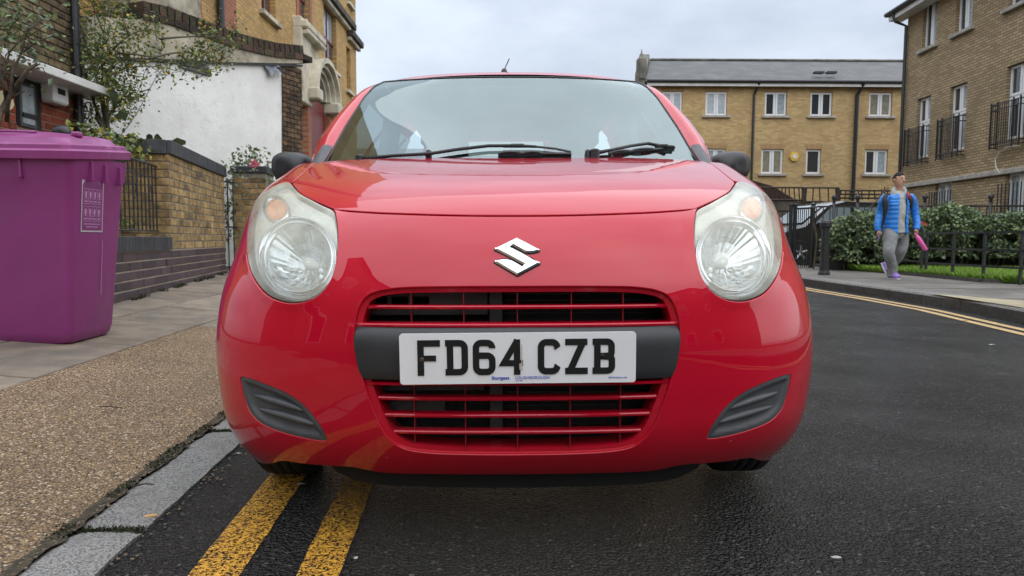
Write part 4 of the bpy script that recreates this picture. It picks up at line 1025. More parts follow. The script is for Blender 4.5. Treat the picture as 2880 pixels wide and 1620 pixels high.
# local frame: x runs towards the camera, outward face is -y
bex = -bdir; blk = empty('brick_block', tuple(BC), math.atan2(bex.y, bex.x), 'three storey brown brick block with white windows and black juliet balconies on the right', 'building')
def onb(u, v): p = PP(u, v, BC, bn); return (p-BC).dot(bex), p.z
BL = 11.0; BH = onb(2545, 40)[1]
defs = [('W', 2592, 2630, 149, 45, 2), ('W', 2686, 2731, 97, -30, 2), ('W', 2836, 2905, 18, -190, 2),
        ('F', 2573, 2610, 447, 286, 2), ('F', 2664, 2711, 427, 250, 2), ('F', 2821, 2890, 398, 189, 2),
        ('G', 2626, 2674, 607, 513, 2), ('G', 2820, 2892, 640, 494, 2)]
rowz = {}
fl = []
for k, u0, u1, vb0, vt0, n in defs:
    a, b = onb(u0, vb0)[0], onb(u1, vb0)[0]; z0, z1 = onb(u0, vb0)[1], onb(u0, vt0)[1]
    rowz.setdefault(k, []).append((z0, z1)); fl.append([k, a, b])
avg = {k: (sum(q[0] for q in v)/len(v), sum(q[1] for q in v)/len(v)) for k, v in rowz.items()}
print('block', BH, avg, [(round(f[1], 2), round(f[2], 2)) for f in fl])
hs_ = [(f[1], f[2], *avg[f[0]]) for f in fl]
mk('wall', wall_with_holes(0, BL, 0, BH, hs_), MT['block_brick'], blk)
bm = bmesh.new(); quadmesh(bm, [(0, 0, 0), (0, 0, BH), (0, 10, BH), (0, 10, 0)]); quadmesh(bm, [(BL, 0, 0), (BL, 10, 0), (BL, 10, BH), (BL, 0, BH)]); mk('end_wall', bm, MT['block_brick'], blk)
nF = 0
for (k, a, b), h in zip(fl, hs_):
    tr_ = None if k == 'W' else h[3]-.75*(1 if k == 'F' else 1)
    if k == 'G': tr_ = None
    casement(blk, h, 2, ('window_glass', 'curtain_glass') if k != 'G' else ('curtain_glass',), .12, transom=tr_, sill=(k == 'W'), fw=.06)
    if k == 'F':
        bal = empty('balcony', (0, 0, 0), parent=blk); dp = .2; pe_ = {0: (2543, 2594), 1: (2634, 2693), 2: (2783, 2864)}[nF]; nF += 1; po_ = BC+bn*0; oq = BC-bn*dp if (BC-bn*dp).x < BC.x else BC+bn*dp
        w1 = (PP(pe_[1], 400, oq, bn)-BC).dot(bex); w0 = (PP(pe_[0], 400, oq, bn)-BC).dot(bex); zb_, zt_ = h[2]-.17, h[2]+.90
        for z in (zb_, zb_+.1, zt_-.14, zt_):
            mk('rail', tube(bmesh.new(), [(w0, 0, z), (w0, -dp, z), (w1, -dp, z), (w1, 0, z)], .014, 5), MT['black_metal'], bal)
        me_ = None; nb2 = 13
        for i in range(nb2+1):
            x = w0+(w1-w0)*i/nb2; r_ = .021 if i in (0, nb2, 3, nb2-3) else .010
            if r_ > .02: mk('post', tube(bmesh.new(), [(x, -dp, zb_-.05), (x, -dp, zt_+.06)], r_, 6), MT['black_metal'], bal)
            elif me_ is None: me_ = mk('bar', tube(bmesh.new(), [(0, -dp, zb_), (0, -dp, zt_)], r_, 5), MT['black_metal'], bal, loc=(x, 0, 0)).data
            else: link('bar', me_, bal, (x, 0, 0))
        for x in (w0, w1):
            for y in (-.09, -.18): link('bar', me_, bal, (x, dp+y, 0))
    if k == 'G':
        for i in range(9):
            x = h[0]-.1+(h[1]-h[0]+.2)*i/8
            if h[1] < 6: mk('security_bar', tube(bmesh.new(), [(x, -.1, h[2]-.4), (x, -.1, h[3]-.25)], .016, 5), MT['black_metal'], blk)
zs_ = (onb(2567, 518)[1]+onb(2880, 480)[1])/2
mk('string_course', B((BL/2-.1, -.04, zs_), (BL, .10, .13), bev=.015), MT['sill_stone'], blk)
# eaves, fascia, gutter
rf = mk('roof', prism(bmesh.new(), [(-.5, BH-.06), (-.5, BH+.06), (5, BH+2.6), (10.5, BH+.06), (10.5, BH-.06)], (-.35, 0, 0), (0, 1, 0), (0, 0, 1), (1, 0, 0), BL+.3), MT['slate'], blk)
mk('fascia', B((BL/2-.2, -.42, BH-.10), (BL+.28, .03, .2)), MT['white_paint'], blk); mk('soffit', B((BL/2-.2, -.2, BH-.19), (BL+.26, .4, .02)), MT['white_paint'], blk)
mk('gutter', tube(bmesh.new(), [(-.4, -.5, BH+.02), (BL, -.5, BH+.02)], .07, 8), MT['dark_pipe'], blk)
mk('drainpipe', tube(bmesh.new(), [(-.02, -.5, BH), (.02, -.4, BH-.3), (.06, -.08, BH-.45), (.06, -.08, 0)], .05, 8), MT['dark_pipe'], blk)
cb = [onb(*q) for q in ((2878, 410), (2850, 412), (2822, 425), (2808, 445), (2810, 470), (2822, 487))]
mk('loose_cable', tube(bmesh.new(), [(x, -.08, z) for x, z in cb], .015, 5), MT['white_paint'], blk)
# ------------------------------------------------------------ timber fence with trellis and iron railings behind
MT['timber'] = mat('grey_fence_timber', (.15, .13, .105), .85, col2=(.09, .08, .065), vs=5, rand=.25, bump=.3, bs=50)
MT['timber_dark'] = mat('dark_trellis_timber', (.05, .042, .035), .85)
TYF = 21.0
a, b = PY(2085, 565, TYF), PY(2325, 565, TYF); fe = empty('timber_fence', (a.x, TYF, 0), 0, 'weathered grey board fence below the dark trellis', 'fence')
n = int((b.x-a.x)/.15); me_ = None
for i in range(n):
    if me_ is None: me_ = mk('board', B((0, 0, a.z/2), (.14, .02, a.z)), MT['timber'], fe, loc=(0, 0, 0)).data
    else: link('board', me_, fe, (i*.15, random.uniform(-.008, .008), random.uniform(-.03, .03)))
def trellis(u0, u1, vt, vb, nv, nh, lab, sag=0):
    p0, p1 = PY(u0, vt, TYF), PY(u1, vt, TYF); zb_ = PY(u0, vb, TYF).z; w = p1.x-p0.x
    t = empty('trellis', (p0.x, TYF-.03, 0), 0, lab, 'trellis')
    for k in range(nh):
        z = p0.z-(p0.z-zb_)*k/(nh-1); mk('rail', tube(bmesh.new(), [(0, 0, z), (w*.5, 0, z-sag), (w, 0, z)], .026, 4), MT['timber_dark'], t)
    for k in range(nv):
        x = w*k/(nv-1)+random.uniform(-.03, .03); r_ = .075 if k in (0, nv-1) else .02
        mk('bar', tube(bmesh.new(), [(x, .03, zb_-.05), (x+random.uniform(-.05, .05), .03, p0.z)], r_, 4), MT['timber_dark'], t)
trellis(2110, 2262, 527, 562, 13, 2, 'dark trellis panel with close bars above the board fence, nearest the headlight')
trellis(2262, 2357, 528, 567, 5, 2, 'dark trellis panel with four widely spaced bars above the black car')
trellis(2357, 2515, 536, 557, 10, 3, 'low dark trellis panel with three rails behind the walking man')
# brown pitched roof lump seen through the trellis
p0 = PY(2100, 555, 24); o = mk('shed_roof', prism(bmesh.new(), [(0, 0), (0, 1.0), (.9, .75), (2.2, 0)], (p0.x, 24, p0.z-.35), (1, 0, 0), (0, 0, 1), (0, 1, 0), 2.0), mat('shed_felt', (.05, .025, .02), .9)); tag(o, 'dark brown sloping shed roof seen through the trellis bars', 'shed roof')
# iron fence with ball finials
def finial_post(parent, x, y, z0, z1, r=.035, ball=.06):
    bm = bmesh.new(); tube(bm, [(x, y, z0), (x, y, z1)], r, 8); lathe(bm, [(.001, z1-.02), (ball*.6, z1-.01), (ball*.5, z1+.03), (ball, z1+.09), (ball*.8, z1+.14), (.005, z1+.17)], 10, c=(x, y, 0))
    mk('post', bm, MT['black_metal'], parent, smooth=True)
def iron_fence(pa, pb, zt, zb_, step, label, posts=(), cat='fence', pr_=.035):
    d = pb-pa; L_ = d.length; f = empty('iron_fence', (pa.x, pa.y, 0), math.atan2(d.y, d.x), label, cat)
    for z in (zb_+.08, zt): mk('rail', B((L_/2, 0, z), (L_, .02, .04)), MT['black_metal'], f)
    me_ = None; x = 0
    while x < L_:
        if me_ is None: me_ = mk('bar', tube(bmesh.new(), [(0, 0, zb_), (0, 0, zt)], .011, 5), MT['black_metal'], f).data
        else: link('bar', me_, f, (x, 0, 0))
        x += step
    for q in posts: finial_post(f, q, 0, .1, zt+.1, pr_)
    return f
def xy(u, v, Y): p = PY(u, v, Y); p.z = 0; return p
FYn = 15.0
zt_ = PY(2700, 582, FYn).z
pa, pb = xy(2296, 600, 15.2), xy(2960, 600, 14.4)
L_ = (pb-pa).length
iron_fence(pa, pb, zt_, .2, .115*1.25, 'black iron fence with ball finials rising above the hedge', [ (xy(q, 600, 15.0)-pa).length for q in (2346, 2413, 2480, 2589, 2755)])
pc, pd = xy(2240, 600, 15.6), xy(2283, 600, 15.2)
g1 = iron_fence(pc, pd, PY(2260, 586, 15.4).z, .14, .058, 'black iron gate of close bars in front of the black car', [], 'gate')
zt2 = PY(2230, 572, 15.6).z
for u, lab in ((2224.5, 'thick black gate post, left one of the close pair'), (2236.5, 'thick black gate post, right one of the close pair')):
    p = xy(u, 600, 15.6); tag(mk('gate_post', lathe(bmesh.new(), [(.045, .1), (.045, zt2-.05), (.06, zt2-.03), (.05, zt2)], 10), MT['black_metal'], loc=p), lab, 'gate post')
p = xy(2287, 600, 15.2); zt3 = PY(2287, 571, 15.2).z; tag(mk('gate_post', lathe(bmesh.new(), [(.045, .1), (.045, zt3-.12), (.07, zt3-.1), (.045, zt3-.06), (.06, zt3-.02), (.01, zt3+.02)], 10), MT['black_metal'], loc=p), 'single black gate post with knob, between the gate and the hedge', 'gate post')
iron_fence(xy(2085, 600, 16.6), xy(2220, 600, 15.7), PY(2190, 595, 16).z, .14, .13, 'lower black iron fence left of the paired gate posts')
# ------------------------------------------------------------ grass, hedge, planter, low railings
gr0 = [PZ(2240, 742, .14), PZ(2440, 762, .14), PZ(2586, 776, .14), PZ(2762, 793, .14), PZ(3000, 800, .14)]
bm = bmesh.new(); back = [PY(2240, 700, 17), PY(2440, 700, 16.4), PY(2600, 700, 16), PY(2760, 700, 15.6), PY(3100, 700, 15)]
A = [bm.verts.new((p.x, p.y, .148)) for p in gr0]; C = [bm.verts.new((p.x, p.y, .155)) for p in back]
for i in range(4): bm.faces.new((A[i], A[i+1], C[i+1], C[i]))
tag(mk('soil', bm, MT['soil']), kind='structure')
def gp_(i):
    u = random.uniform(2380, 2890); f_ = np.interp(u, [2380, 2586, 2762, 2890], [757, 774, 790, 797]); v = f_-(f_-737)*random.random()**1.3 
    p = PZ(u, min(v+4, np.interp(u, [2380, 2586, 2762, 2890], [757, 774, 790, 797])), .15)
    return p
blades('grass', 30000, gp_, MT['grass'], .1, .007, 'bright green grass behind the low black railings', lean=.35)
bm = bmesh.new()
for i in range(len(gr0)-1):
    a, b = gr0[i], gr0[i+1]; d = (b-a).normalized(); box(bm, ((a.x+b.x)/2, (a.y+b.y)/2, .15), ((b-a).length, .08, .07), math.atan2(d.y, d.x))
tag(mk('edging', bm, MT['kerb_dark']), 'mossy dark concrete edging along the foot of the low railings', 'edging')
# concrete planter block
a, b = PZ(2398, 752, .15), PZ(2563, 752, .15); z1 = PY(2480, 712, a.y+.4).z
o = mk('planter', B(((a.x+b.x)/2, a.y+.75, (z1+.1)/2), (b.x-a.x, .4, z1-.1), bev=.02), mat('pale_concrete', (.3, .28, .22), .9, col2=(.2, .19, .15), vs=3)); tag(o, 'pale concrete planter wall behind the low railings at the walking man', 'planter')
pot = mk('plant_pot', lathe(bmesh.new(), [(.2, .12), (.26, .5), (.28, .52), (.25, .55)], 14), MT['black_plastic'], loc=xy(2352, 700, 14.2)); tag(pot, 'dark plant pot under the hedge beside the bollard', 'plant pot')
# hedge
he = empty('hedge', (0, 0, 0), 0, 'dense ivy like green hedge along the iron fence behind the walking man', 'hedge')
lp = []; hb = bmesh.new()
top_u = [2295, 2330, 2360, 2400, 2470, 2520, 2600, 2640, 2700, 2760, 2810, 2880, 2960]; top_v = [650, 626, 612, 600, 598, 604, 596, 578, 584, 606, 602, 596, 600]
for i in range(48000):
    u = random.uniform(2312, 2965); Yh = random.uniform(13.4, 14.9) if u > 2390 else random.uniform(13.6, 14.9)
    vt = np.interp(u, top_u, top_v)+18*noise.noise((u*.02, 0, 1)); bot = .42 if u > 2560 else .34
    zt__ = PY(u, vt, 14.3).z; hh = random.random()
    z = bot+(zt__-bot)*hh**.8; dens = noise.noise(Vector((u*.02, Yh*2, z*3)))
    if dens < -.22: continue
    p = PY(u, 640, Yh); p.z = z
    p.y += .35*noise.noise(Vector((u*.015, z*2.2, 7))); lp.append(p)
leaves('foliage', lp, .072, MT['hedge_leaf'], he, aspect=.8)
for i in range(40):
    u = 2290+i*17; p = PY(u, 700, 14.3+.3*math.sin(i)); tube(hb, curve(Vector((p.x, p.y, .14)), Vector((p.x+random.uniform(-.2, .2), p.y, 1.1)), Vector((.1, 0, 0)), 5), .02, 5)
mk('stem', hb, MT['stem'], he)
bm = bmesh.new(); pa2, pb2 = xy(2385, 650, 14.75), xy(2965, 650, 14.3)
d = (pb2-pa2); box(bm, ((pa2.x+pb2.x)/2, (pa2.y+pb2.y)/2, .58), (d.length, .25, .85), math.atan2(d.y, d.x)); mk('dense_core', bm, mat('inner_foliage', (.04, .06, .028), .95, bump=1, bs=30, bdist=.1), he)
bm = bmesh.new()
for (u, v) in ((2600, 631), (2590, 626)):
    c = PY(u, v, 13.3)
    for k in range(7): a = k*2*PI/7; quadmesh(bm, [c+Vector((math.cos(a+d_)*r_, -.03, math.sin(a+d_)*r_)) for d_, r_ in ((0, .002), (-.45, .026), (0, .036), (.45, .026))])
mk('flower', bm, mat('red_petal', (.5, .06, .04), .6), he)
# bare twigs above the hedge
tb = bmesh.new()
for pl in (((2440, 590), (2470, 560), (2492, 548)), ((2470, 560), (2478, 545), (2500, 528)), ((2500, 600), (2489, 560), (2488, 525)), ((2490, 545), (2478, 532)), ((2560, 620), (2600, 595), (2660, 570))):
    tube(tb, [PY(u, v, 14.6) for u, v in pl], .012, 5)
tag(mk('bare_branches', tb, MT['bark']), 'bare leafless twigs standing up behind the walking man', 'branches')
# low railings
def low_rail(posts, label, h=None, tops=None):
    base = [PZ(u, v, .15) for u, v in posts]; root = empty('low_railing', (0, 0, 0), 0, label, 'railing'); zt4 = h
    me_ = None
    for i, p in enumerate(base):
        o = mk('post', B((0, 0, (zt4+.1)/2), (.038, .038, zt4-.1), bev=.004), MT['black_metal'], root, loc=(p.x, p.y, 0)) if me_ is None else link('post', me_, root, (p.x, p.y, 0))
        me_ = o.data
    for z in (zt4, .15+(zt4-.15)*.64, .15+(zt4-.15)*.30):
        for i in range(len(base)-1):
            a, b = base[i], base[i+1]; d = b-a
            mk('rail', B(((a.x+b.x)/2, (a.y+b.y)/2, z), (d.length, .045 if z == zt4 else .03, .03), math.atan2(d.y, d.x)), MT['black_metal'], root)
b1 = PZ(2680, 781, .15); hr = PY(2685, 655, b1.y).z; print('low rail top', hr, b1.y)
low_rail([(2603, 775), (2678, 782), (2764, 790), (2868, 798), (2990, 806)], 'low black railing of three rails along the grass, right of the pink bottle', hr)
b2 = PZ(2456, 761, .15); hr2 = PY(2459, 650, b2.y).z
low_rail([(2392, 752), (2408, 754), (2457, 761), (2590, 774)], 'low black railing of three rails passing behind the walking man', hr2)
# bollard
pb_ = PZ(2317, 773, .134); zt5 = PY(2321, 621, pb_.y).z; hb_ = zt5-.134; bw_ = 32/FPX*pb_.y
print('bollard', pb_, hb_, bw_)
bol = empty('bollard', (pb_.x, pb_.y, .134), .3, 'black cast iron bollard with a wide flat cap on the right hand pavement', 'bollard')
k = bw_/2
def octl(prof, n=8):
    bm = bmesh.new(); lathe(bm, prof, n); return bm
mk('shaft', octl([(k*1.0, 0), (k*1.0, .03), (k*.8, .08), (k*.62, hb_-.17), (k*.72, hb_-.16), (k*.72, hb_-.13)]), MT['black_metal'], bol)
mk('cap', octl([(k*.74, hb_-.13), (k*.98, hb_-.1), (k*.98, hb_-.035), (k*.86, hb_-.02), (k*.8, hb_), (k*.3, hb_+.012)]), MT['black_metal'], bol)
# ------------------------------------------------------------ black car parked behind the gate
MT['car_black'] = mat('black_car_paint', (.012, .013, .016), .25, coat=1); MT['tyre'] = mat('tyre_rubber', (.014, .014, .014), .75, bump=.2, bs=120, bdist=.002); MT['alloy'] = mat('alloy_wheel', (.5, .51, .53), .3, metal=.8)
MT['car_glass'] = glassmat('car_side_glass', (.25, .3, .3), .12)
MT['chrome'] = mat('chrome', (.75, .77, .8), .08, metal=1); MT['lamp_clear'] = mat('clear_lamp', (.6, .62, .64), .15, coat=1)
cy0 = PY(2178, 700, 17.5)
suv = empty('parked_car', (cy0.x-.15, 17.4, .1), .18, 'black people carrier parked behind the iron gate and the hedge', 'car')
prof = [(0, .35), (.02, .62), (.12, .78), (.5, .9), (.95, 1.0), (1.75, 1.58), (2.3, 1.68), (3.6, 1.66), (4.2, 1.5), (4.35, 1.0), (4.4, .45), (4.3, .25), (.15, .22)]
def side(y, sc=1.0, inset=0):
    return [(x, y, z) for x, z in prof]
bm = bmesh.new(); rows_ = []
for y, ins in ((0, .0), (.03, .0), (.12, .03), (.9, .05), (1.68, .03), (1.77, 0), (1.8, 0)):
    rg = []
    for x, z in prof:
        e = 0 if z < 1.0 else (z-1.0)*.28
        yy2 = .9+(y-.9)*(1-e/.9); s_ = 1-ins*0
        dx = .0 if .12 <= y <= 1.68 else .06
        cx = 2.2+(x-2.2)*(1-dx*.5)
        rg.append(bm.verts.new((cx, yy2, z+(ins if z > .8 else 0))))
    rows_.append(rg)
for i in range(len(rows_)-1):
    n = len(prof)
    for k_ in range(n): bm.faces.new((rows_[i][k_], rows_[i][(k_+1) % n], rows_[i+1][(k_+1) % n], rows_[i+1][k_]))
bm.faces.new(rows_[0]); bm.faces.new(rows_[-1][::-1]); bmesh.ops.recalc_face_normals(bm, faces=bm.faces)
ob = mk('body', bm, MT['car_black'], suv, smooth=True); ob.data.set_sharp_from_angle(angle=.45)
def sidewin(pts, nm='side_window'):
    bm = bmesh.new()
    P_ = [(x, (.0 if z < 1.0 else (z-1.0)*.28)-.012, z) for x, z in pts]; f = quadmesh(bm, P_); mk(nm, bm, MT['curtain_glass'] if nm == 'x' else MT['window_glass'], suv)
MT['window_glass_k'] = MT['window_glass']; MT['window_glass'] = mat('suv_side_glass', (.16, .2, .22), .15, coat=.6)
sidewin([(1.25, 1.08), (2.35, 1.08), (2.35, 1.56), (1.8, 1.53)]); sidewin([(2.45, 1.08), (3.35, 1.08), (3.3, 1.56), (2.45, 1.56)]); sidewin([(3.45, 1.08), (4.05, 1.12), (4.0, 1.42), (3.42, 1.54)])
MT['window_glass'] = MT['window_glass_k']
bm = bmesh.new(); quadmesh(bm, [(1.03, .2, 1.08), (1.03, 1.6, 1.08), (1.72, 1.5, 1.575), (1.72, .3, 1.575)]); 
for v in bm.verts: v.co += Vector((-.03, 0, .03))
mk('windscreen', bm, mat('suv_glass', (.3, .36, .38), .15, coat=.6), suv)
mk('grille', B((-.0, .9, .6), (.08, 1.1, .14)), MT['chrome'], suv)
for y in (.16, 1.64): mk('headlight', B((.1, y, .72), (.3, .22, .13), bev=.04), MT['lamp_clear'], suv)
mk('number_plate', B((-.03, .9, .42), (.02, .52, .11)), MT['white_paint'], suv)
for x in (.85, 3.5):
    for y in (.06, 1.74):
        w = mk('wheel', lathe(bmesh.new(), [(.2, -.1), (.31, -.1), (.33, -.07), (.33, .07), (.31, .1), (.2, .1)], 24, 'Y'), MT['tyre'], suv, loc=(x, y, .33)); 
        sgn = -1 if y < 1 else 1
        mk('rim', lathe(bmesh.new(), [(.21, .085*sgn), (.2, .11*sgn), (.17, .06*sgn), (.02, .07*sgn)], 20, 'Y'), mat('dark_alloy', (.16, .165, .17), .4, metal=.6), w)
        for k_ in range(5):
            a = k_*2*PI/5+.3; mk('spoke', tube(bmesh.new(), [(.03*math.cos(a), .085*sgn, .03*math.sin(a)), (.2*math.cos(a), .085*sgn, .2*math.sin(a))], [.04, .032], 6), MT['alloy'], w)
mk('mirror', B((1.35, -.12, 1.08), (.15, .16, .12), bev=.03), MT['car_black'], suv)
# ------------------------------------------------------------ walking man
foot = PZ(2506, 785, .137); PYY = foot.y
def J(u, v, dy=0): return PY(u, v, PYY+dy)
print('person', foot, (J(2506, 481)-J(2506, 786)).length)
px = 1/FPX*PYY
MT['skin'] = mat('skin', (.52, .3, .21), .5, col2=(.46, .25, .17), vs=20); MT['hair'] = mat('black_hair', (.006, .005, .005), .8, bump=.6, bs=200)
MT['puffer'] = mat('blue_puffer_nylon', (.03, .25, .75), .45, col2=(.02, .18, .6), vs=7, bump=.3, bs=30, bdist=.01)
MT['hoodie'] = mat('grey_hoodie', (.42, .43, .4), .9, col2=(.3, .31, .29), vs=12, bump=.5, bs=30)
MT['jogger'] = mat('grey_jogging_cloth', (.25, .26, .26), .9, col2=(.19, .2, .2), vs=9, bump=.6, bs=22, bdist=.02)
MT['lilac'] = mat('lilac_shoe', (.36, .24, .62), .6, col2=(.26, .16, .5), vs=16); MT['sole'] = mat('pale_sole', (.55, .5, .62), .6)
MT['pack'] = mat('black_pack_fabric', (.012, .012, .014), .7); MT['pink'] = mat('pink_bottle', (.75, .12, .38), .4)
man = empty('person', tuple(foot), 0, 'person walking in a blue puffer jacket, grey joggers and lilac trainers', 'person')
def loc(p): return Vector(p)-foot
# body: one continuous skinned mesh
verts = []; edges = []; rad = []
def jv(p, r, par=None):
    verts.append(loc(p)); rad.append(r)
    if par is not None: edges.append((par, len(verts)-1))
    return len(verts)-1
pel = jv(J(2518, 648), .09); sp = jv(J(2520, 610), .085, pel); ch = jv(J(2524, 574), .095, sp); nk = jv(J(2528, 541), .05, ch); nk2 = jv(J(2529.5, 529), .05, nk)
hj = jv(J(2530, 519, -.02), .07, nk2); hc = jv(J(2528.5, 506, -.0), .097, hj); ht = jv(J(2528, 490, .01), .094, hc)
ARM = {'r': [J(2486, 556), J(2476, 600, .05), J(2471, 642, -.02), J(2470, 652, -.03)], 'l': [J(2566, 553, .08), J(2575, 600, .1), J(2577, 636, .02), J(2577, 647, .0)]}
hand = {}
for k, a in ARM.items():
    s_ = jv(a[0], .04, ch); e_ = jv(a[1], .03, s_); w_ = jv(a[2], .024, e_); h_ = jv(a[3], .034, w_); hand[k] = h_
LEG = {'r': [J(2505, 660, -.03), J(2501, 708, -.16), J(2510, 762, -.02)], 'l': [J(2532, 660, .06), J(2531, 706, .05), J(2497, 752, .32)]}
ft = {}
for k, a in LEG.items():
    p = jv(a[0], .07, pel); kn = jv(a[1], .045, p); an = jv(a[2], .03, kn); ft[k] = an
pass
# fingers: each its own short chain rooted in the palm
for k, dirs in (('r', -1), ('l', 1)):
    b_ = verts[hand[k]]
    for f_ in range(4):
        off = Vector((dirs*(.018-.012*f_)*1, -.012+.003*f_, -.03)); l1 = .034-(.004 if f_ in (0, 3) else 0)
        i1 = len(verts); verts.append(b_+off); rad.append(.0095); edges.append((hand[k], i1))
        verts.append(b_+off+Vector((dirs*.002, .004, -l1))); rad.append(.0085); edges.append((i1, i1+1))
        verts.append(b_+off+Vector((-dirs*.008, .02, -l1-.02))); rad.append(.0075); edges.append((i1+1, i1+2))
    i1 = len(verts); verts.append(b_+Vector((dirs*-.03, -.02, -.012))); rad.append(.011); edges.append((hand[k], i1)); verts.append(b_+Vector((dirs*-.034, -.022, -.042))); rad.append(.009); edges.append((i1, i1+1))
me = bpy.data.meshes.new('body'); me.from_pydata([tuple(v) for v in verts], edges, []); bo = link('body', me, man)
mdf = bo.modifiers.new('skin', 'SKIN'); 
for i, sv in enumerate(me.skin_vertices[0].data): sv.radius = (rad[i]*(1.0 if i != 6 else .95), rad[i]); sv.use_root = (i == 0)
mdf.use_smooth_shade = True; bo.modifiers.new('sub', 'SUBSURF').levels = 2; bo.modifiers['sub'].render_levels = 2; me.materials.append(MT['skin'])
# face
fc = loc(J(2533, 508)); FD = Vector((.35, -.93, 0)).normalized(); FS = Vector((FD.y*-1, FD.x, 0)); FS = Vector((.93, .35, 0))
hc_ = loc(J(2528.5, 506))
def onface(s, z, d=.086): return hc_+FS*s+FD*(math.sqrt(max(.0001, d*d-s*s)))+Vector((0, 0, z))
nb3 = bmesh.new(); tube(nb3, [onface(0, .012, .08), onface(0, -.015, .092), onface(0, -.028, .096), onface(0, -.034, .08)], [.007, .010, .0125, .007], 8); mk('nose', nb3, MT['skin'], man, smooth=True)
for s in (-.033, .033):
    mk('eyebrow', tube(bmesh.new(), [onface(s-.016, .026), onface(s, .031, .087), onface(s+.016, .027)], [.002, .0042, .002], 5), MT['hair'], man)
    e_ = mk('eye', tube(bmesh.new(), [onface(s-.013, .008), onface(s, .009, .087), onface(s+.013, .008)], [.0015, .0038, .0015], 5), MT['hair'], man)
mk('mouth', tube(bmesh.new(), [onface(-.022, -.056, .078), onface(0, -.055, .083), onface(.022, -.056, .078)], [.002, .0055, .002], 6), mat('lip', (.3, .1, .08), .5), man)
for s in (-1, 1): mk('ear', lathe(bmesh.new(), [(.002, -.012), (.02, -.008), (.024, 0), (.014, .008), (.002, .006)], 10, 'X', tuple(hc_+FS*s*.09+Vector((0, .015, -.008)))), MT['skin'], man, smooth=True)
# hair cap
bm = bmesh.new(); bmesh.ops.create_uvsphere(bm, u_segments=28, v_segments=18, radius=1)
dl = []
for v in bm.verts:
    n = v.co.copy(); f_ = n.dot(FD)
    lim = .30+.55*max(0, f_) if f_ > 0 else -.35+.3*(1+f_)
    k_ = 1.0+.05*noise.noise(n*6)
    if (f_ > .42 and n.z < .45-.25*abs(n.dot(FS))) or (f_ <= .42 and n.z < -.12-.5*max(0, -f_)+.2*max(0, f_)) : dl.append(v)
    v.co = hc_+Vector((0, .006, .016))+Vector((n.x*.087, n.y*.092, n.z*.108))*k_
bmesh.ops.delete(bm, geom=dl, context='VERTS'); hr_ = mk('hair', bm, MT['hair'], man, smooth=True); sdm = hr_.modifiers.new('s', 'SOLIDIFY'); sdm.thickness = .008
def limb(pts, rx, n=14, puff=0, np_=0, sq=1.0, steps=40, mi=0, bm=None, fold=0, seed=0):
    """tapered sleeve or leg along a smoothed path; puff gives quilting"""
    bm = bm or bmesh.new(); P_ = [Vector(p) for p in pts]; rings = []
    def cr(t):
        m_ = len(P_)-1; x = min(max(t*m_, 0), m_-1e-6); i = int(x); f_ = x-i
        p0, p1, p2, p3 = P_[max(i-1, 0)], P_[i], P_[min(i+1, m_)], P_[min(i+2, m_)]
        return .5*((2*p1)+(p2-p0)*f_+(2*p0-5*p1+4*p2-p3)*f_*f_+(-p0+3*p1-3*p2+p3)*f_**3)
    for k_ in range(steps+1):
        t = k_/steps; c = cr(t); d = (cr(min(t+.01, 1))-cr(max(t-.01, 0))).normalized()
        s_ = d.cross(Vector((0, 1, 0))).normalized(); f_ = s_.cross(d)
        r_ = np.interp(t, np.linspace(0, 1, len(rx)), rx)
        if np_: r_ *= 1-puff*abs(math.cos(PI*t*np_))**6
        ring = []
        for q in range(n):
            a = q*2*PI/n; rr_ = r_*(1+fold*noise.noise(Vector((math.cos(a)*1.4+seed, math.sin(a)*1.4, t*7+seed))))
            ring.append(bm.verts.new(c+s_*math.cos(a)*rr_+f_*math.sin(a)*rr_*sq))
        rings.append(ring)
    for i in range(steps):
        for q in range(n): bm.faces.new((rings[i][q], rings[i][(q+1) % n], rings[i+1][(q+1) % n], rings[i+1][q]))
    bm.faces.new(rings[0][::-1]); bm.faces.new(rings[-1]); bmesh.ops.recalc_face_normals(bm, faces=bm.faces); return bm
# trousers
tr_ = bmesh.new()
limb([loc(J(2508, 645)), loc(J(2503, 676, -.08)), loc(J(2500, 712, -.16)), loc(J(2508, 745, -.08)), loc(J(2509, 774, -.03))], [.11, .108, .088, .08, .072, .075], 18, fold=.16, bm=tr_, sq=1.05, seed=1)
limb([loc(J(2531, 645, .03)), loc(J(2536, 676, .05)), loc(J(2534, 705, .05)), loc(J(2515, 735, .2)), loc(J(2493, 763, .33))], [.108, .104, .09, .08, .075, .07], 18, fold=.16, bm=tr_, sq=1.05, seed=5)
limb([loc(J(2519, 672)), loc(J(2519, 655)), loc(J(2520, 632))], [.1, .155, .155], 18, fold=.04, bm=tr_, sq=.8)
mk('trousers', tr_, MT['jogger'], man, smooth=True)
# hoodie under the open jacket
hd_ = limb([loc(J(2521, 655, -.03)), loc(J(2521, 620, -.03)), loc(J(2523, 585, -.03)), loc(J(2526, 556, -.02)), loc(J(2528, 540))], [.15, .14, .145, .125, .07], 20, sq=.74, fold=.07); hoodie = mk('hoodie', hd_, MT['hoodie'], man, smooth=True)
mk('hood', limb([loc(J(2512, 548, -.02)), loc(J(2514, 535, .02)), loc(J(2528, 529, .06)), loc(J(2543, 536, .02)), loc(J(2541, 550, -.04))], [.03, .042, .045, .042, .03], 10, fold=.15), MT['hoodie'], hoodie, smooth=True)
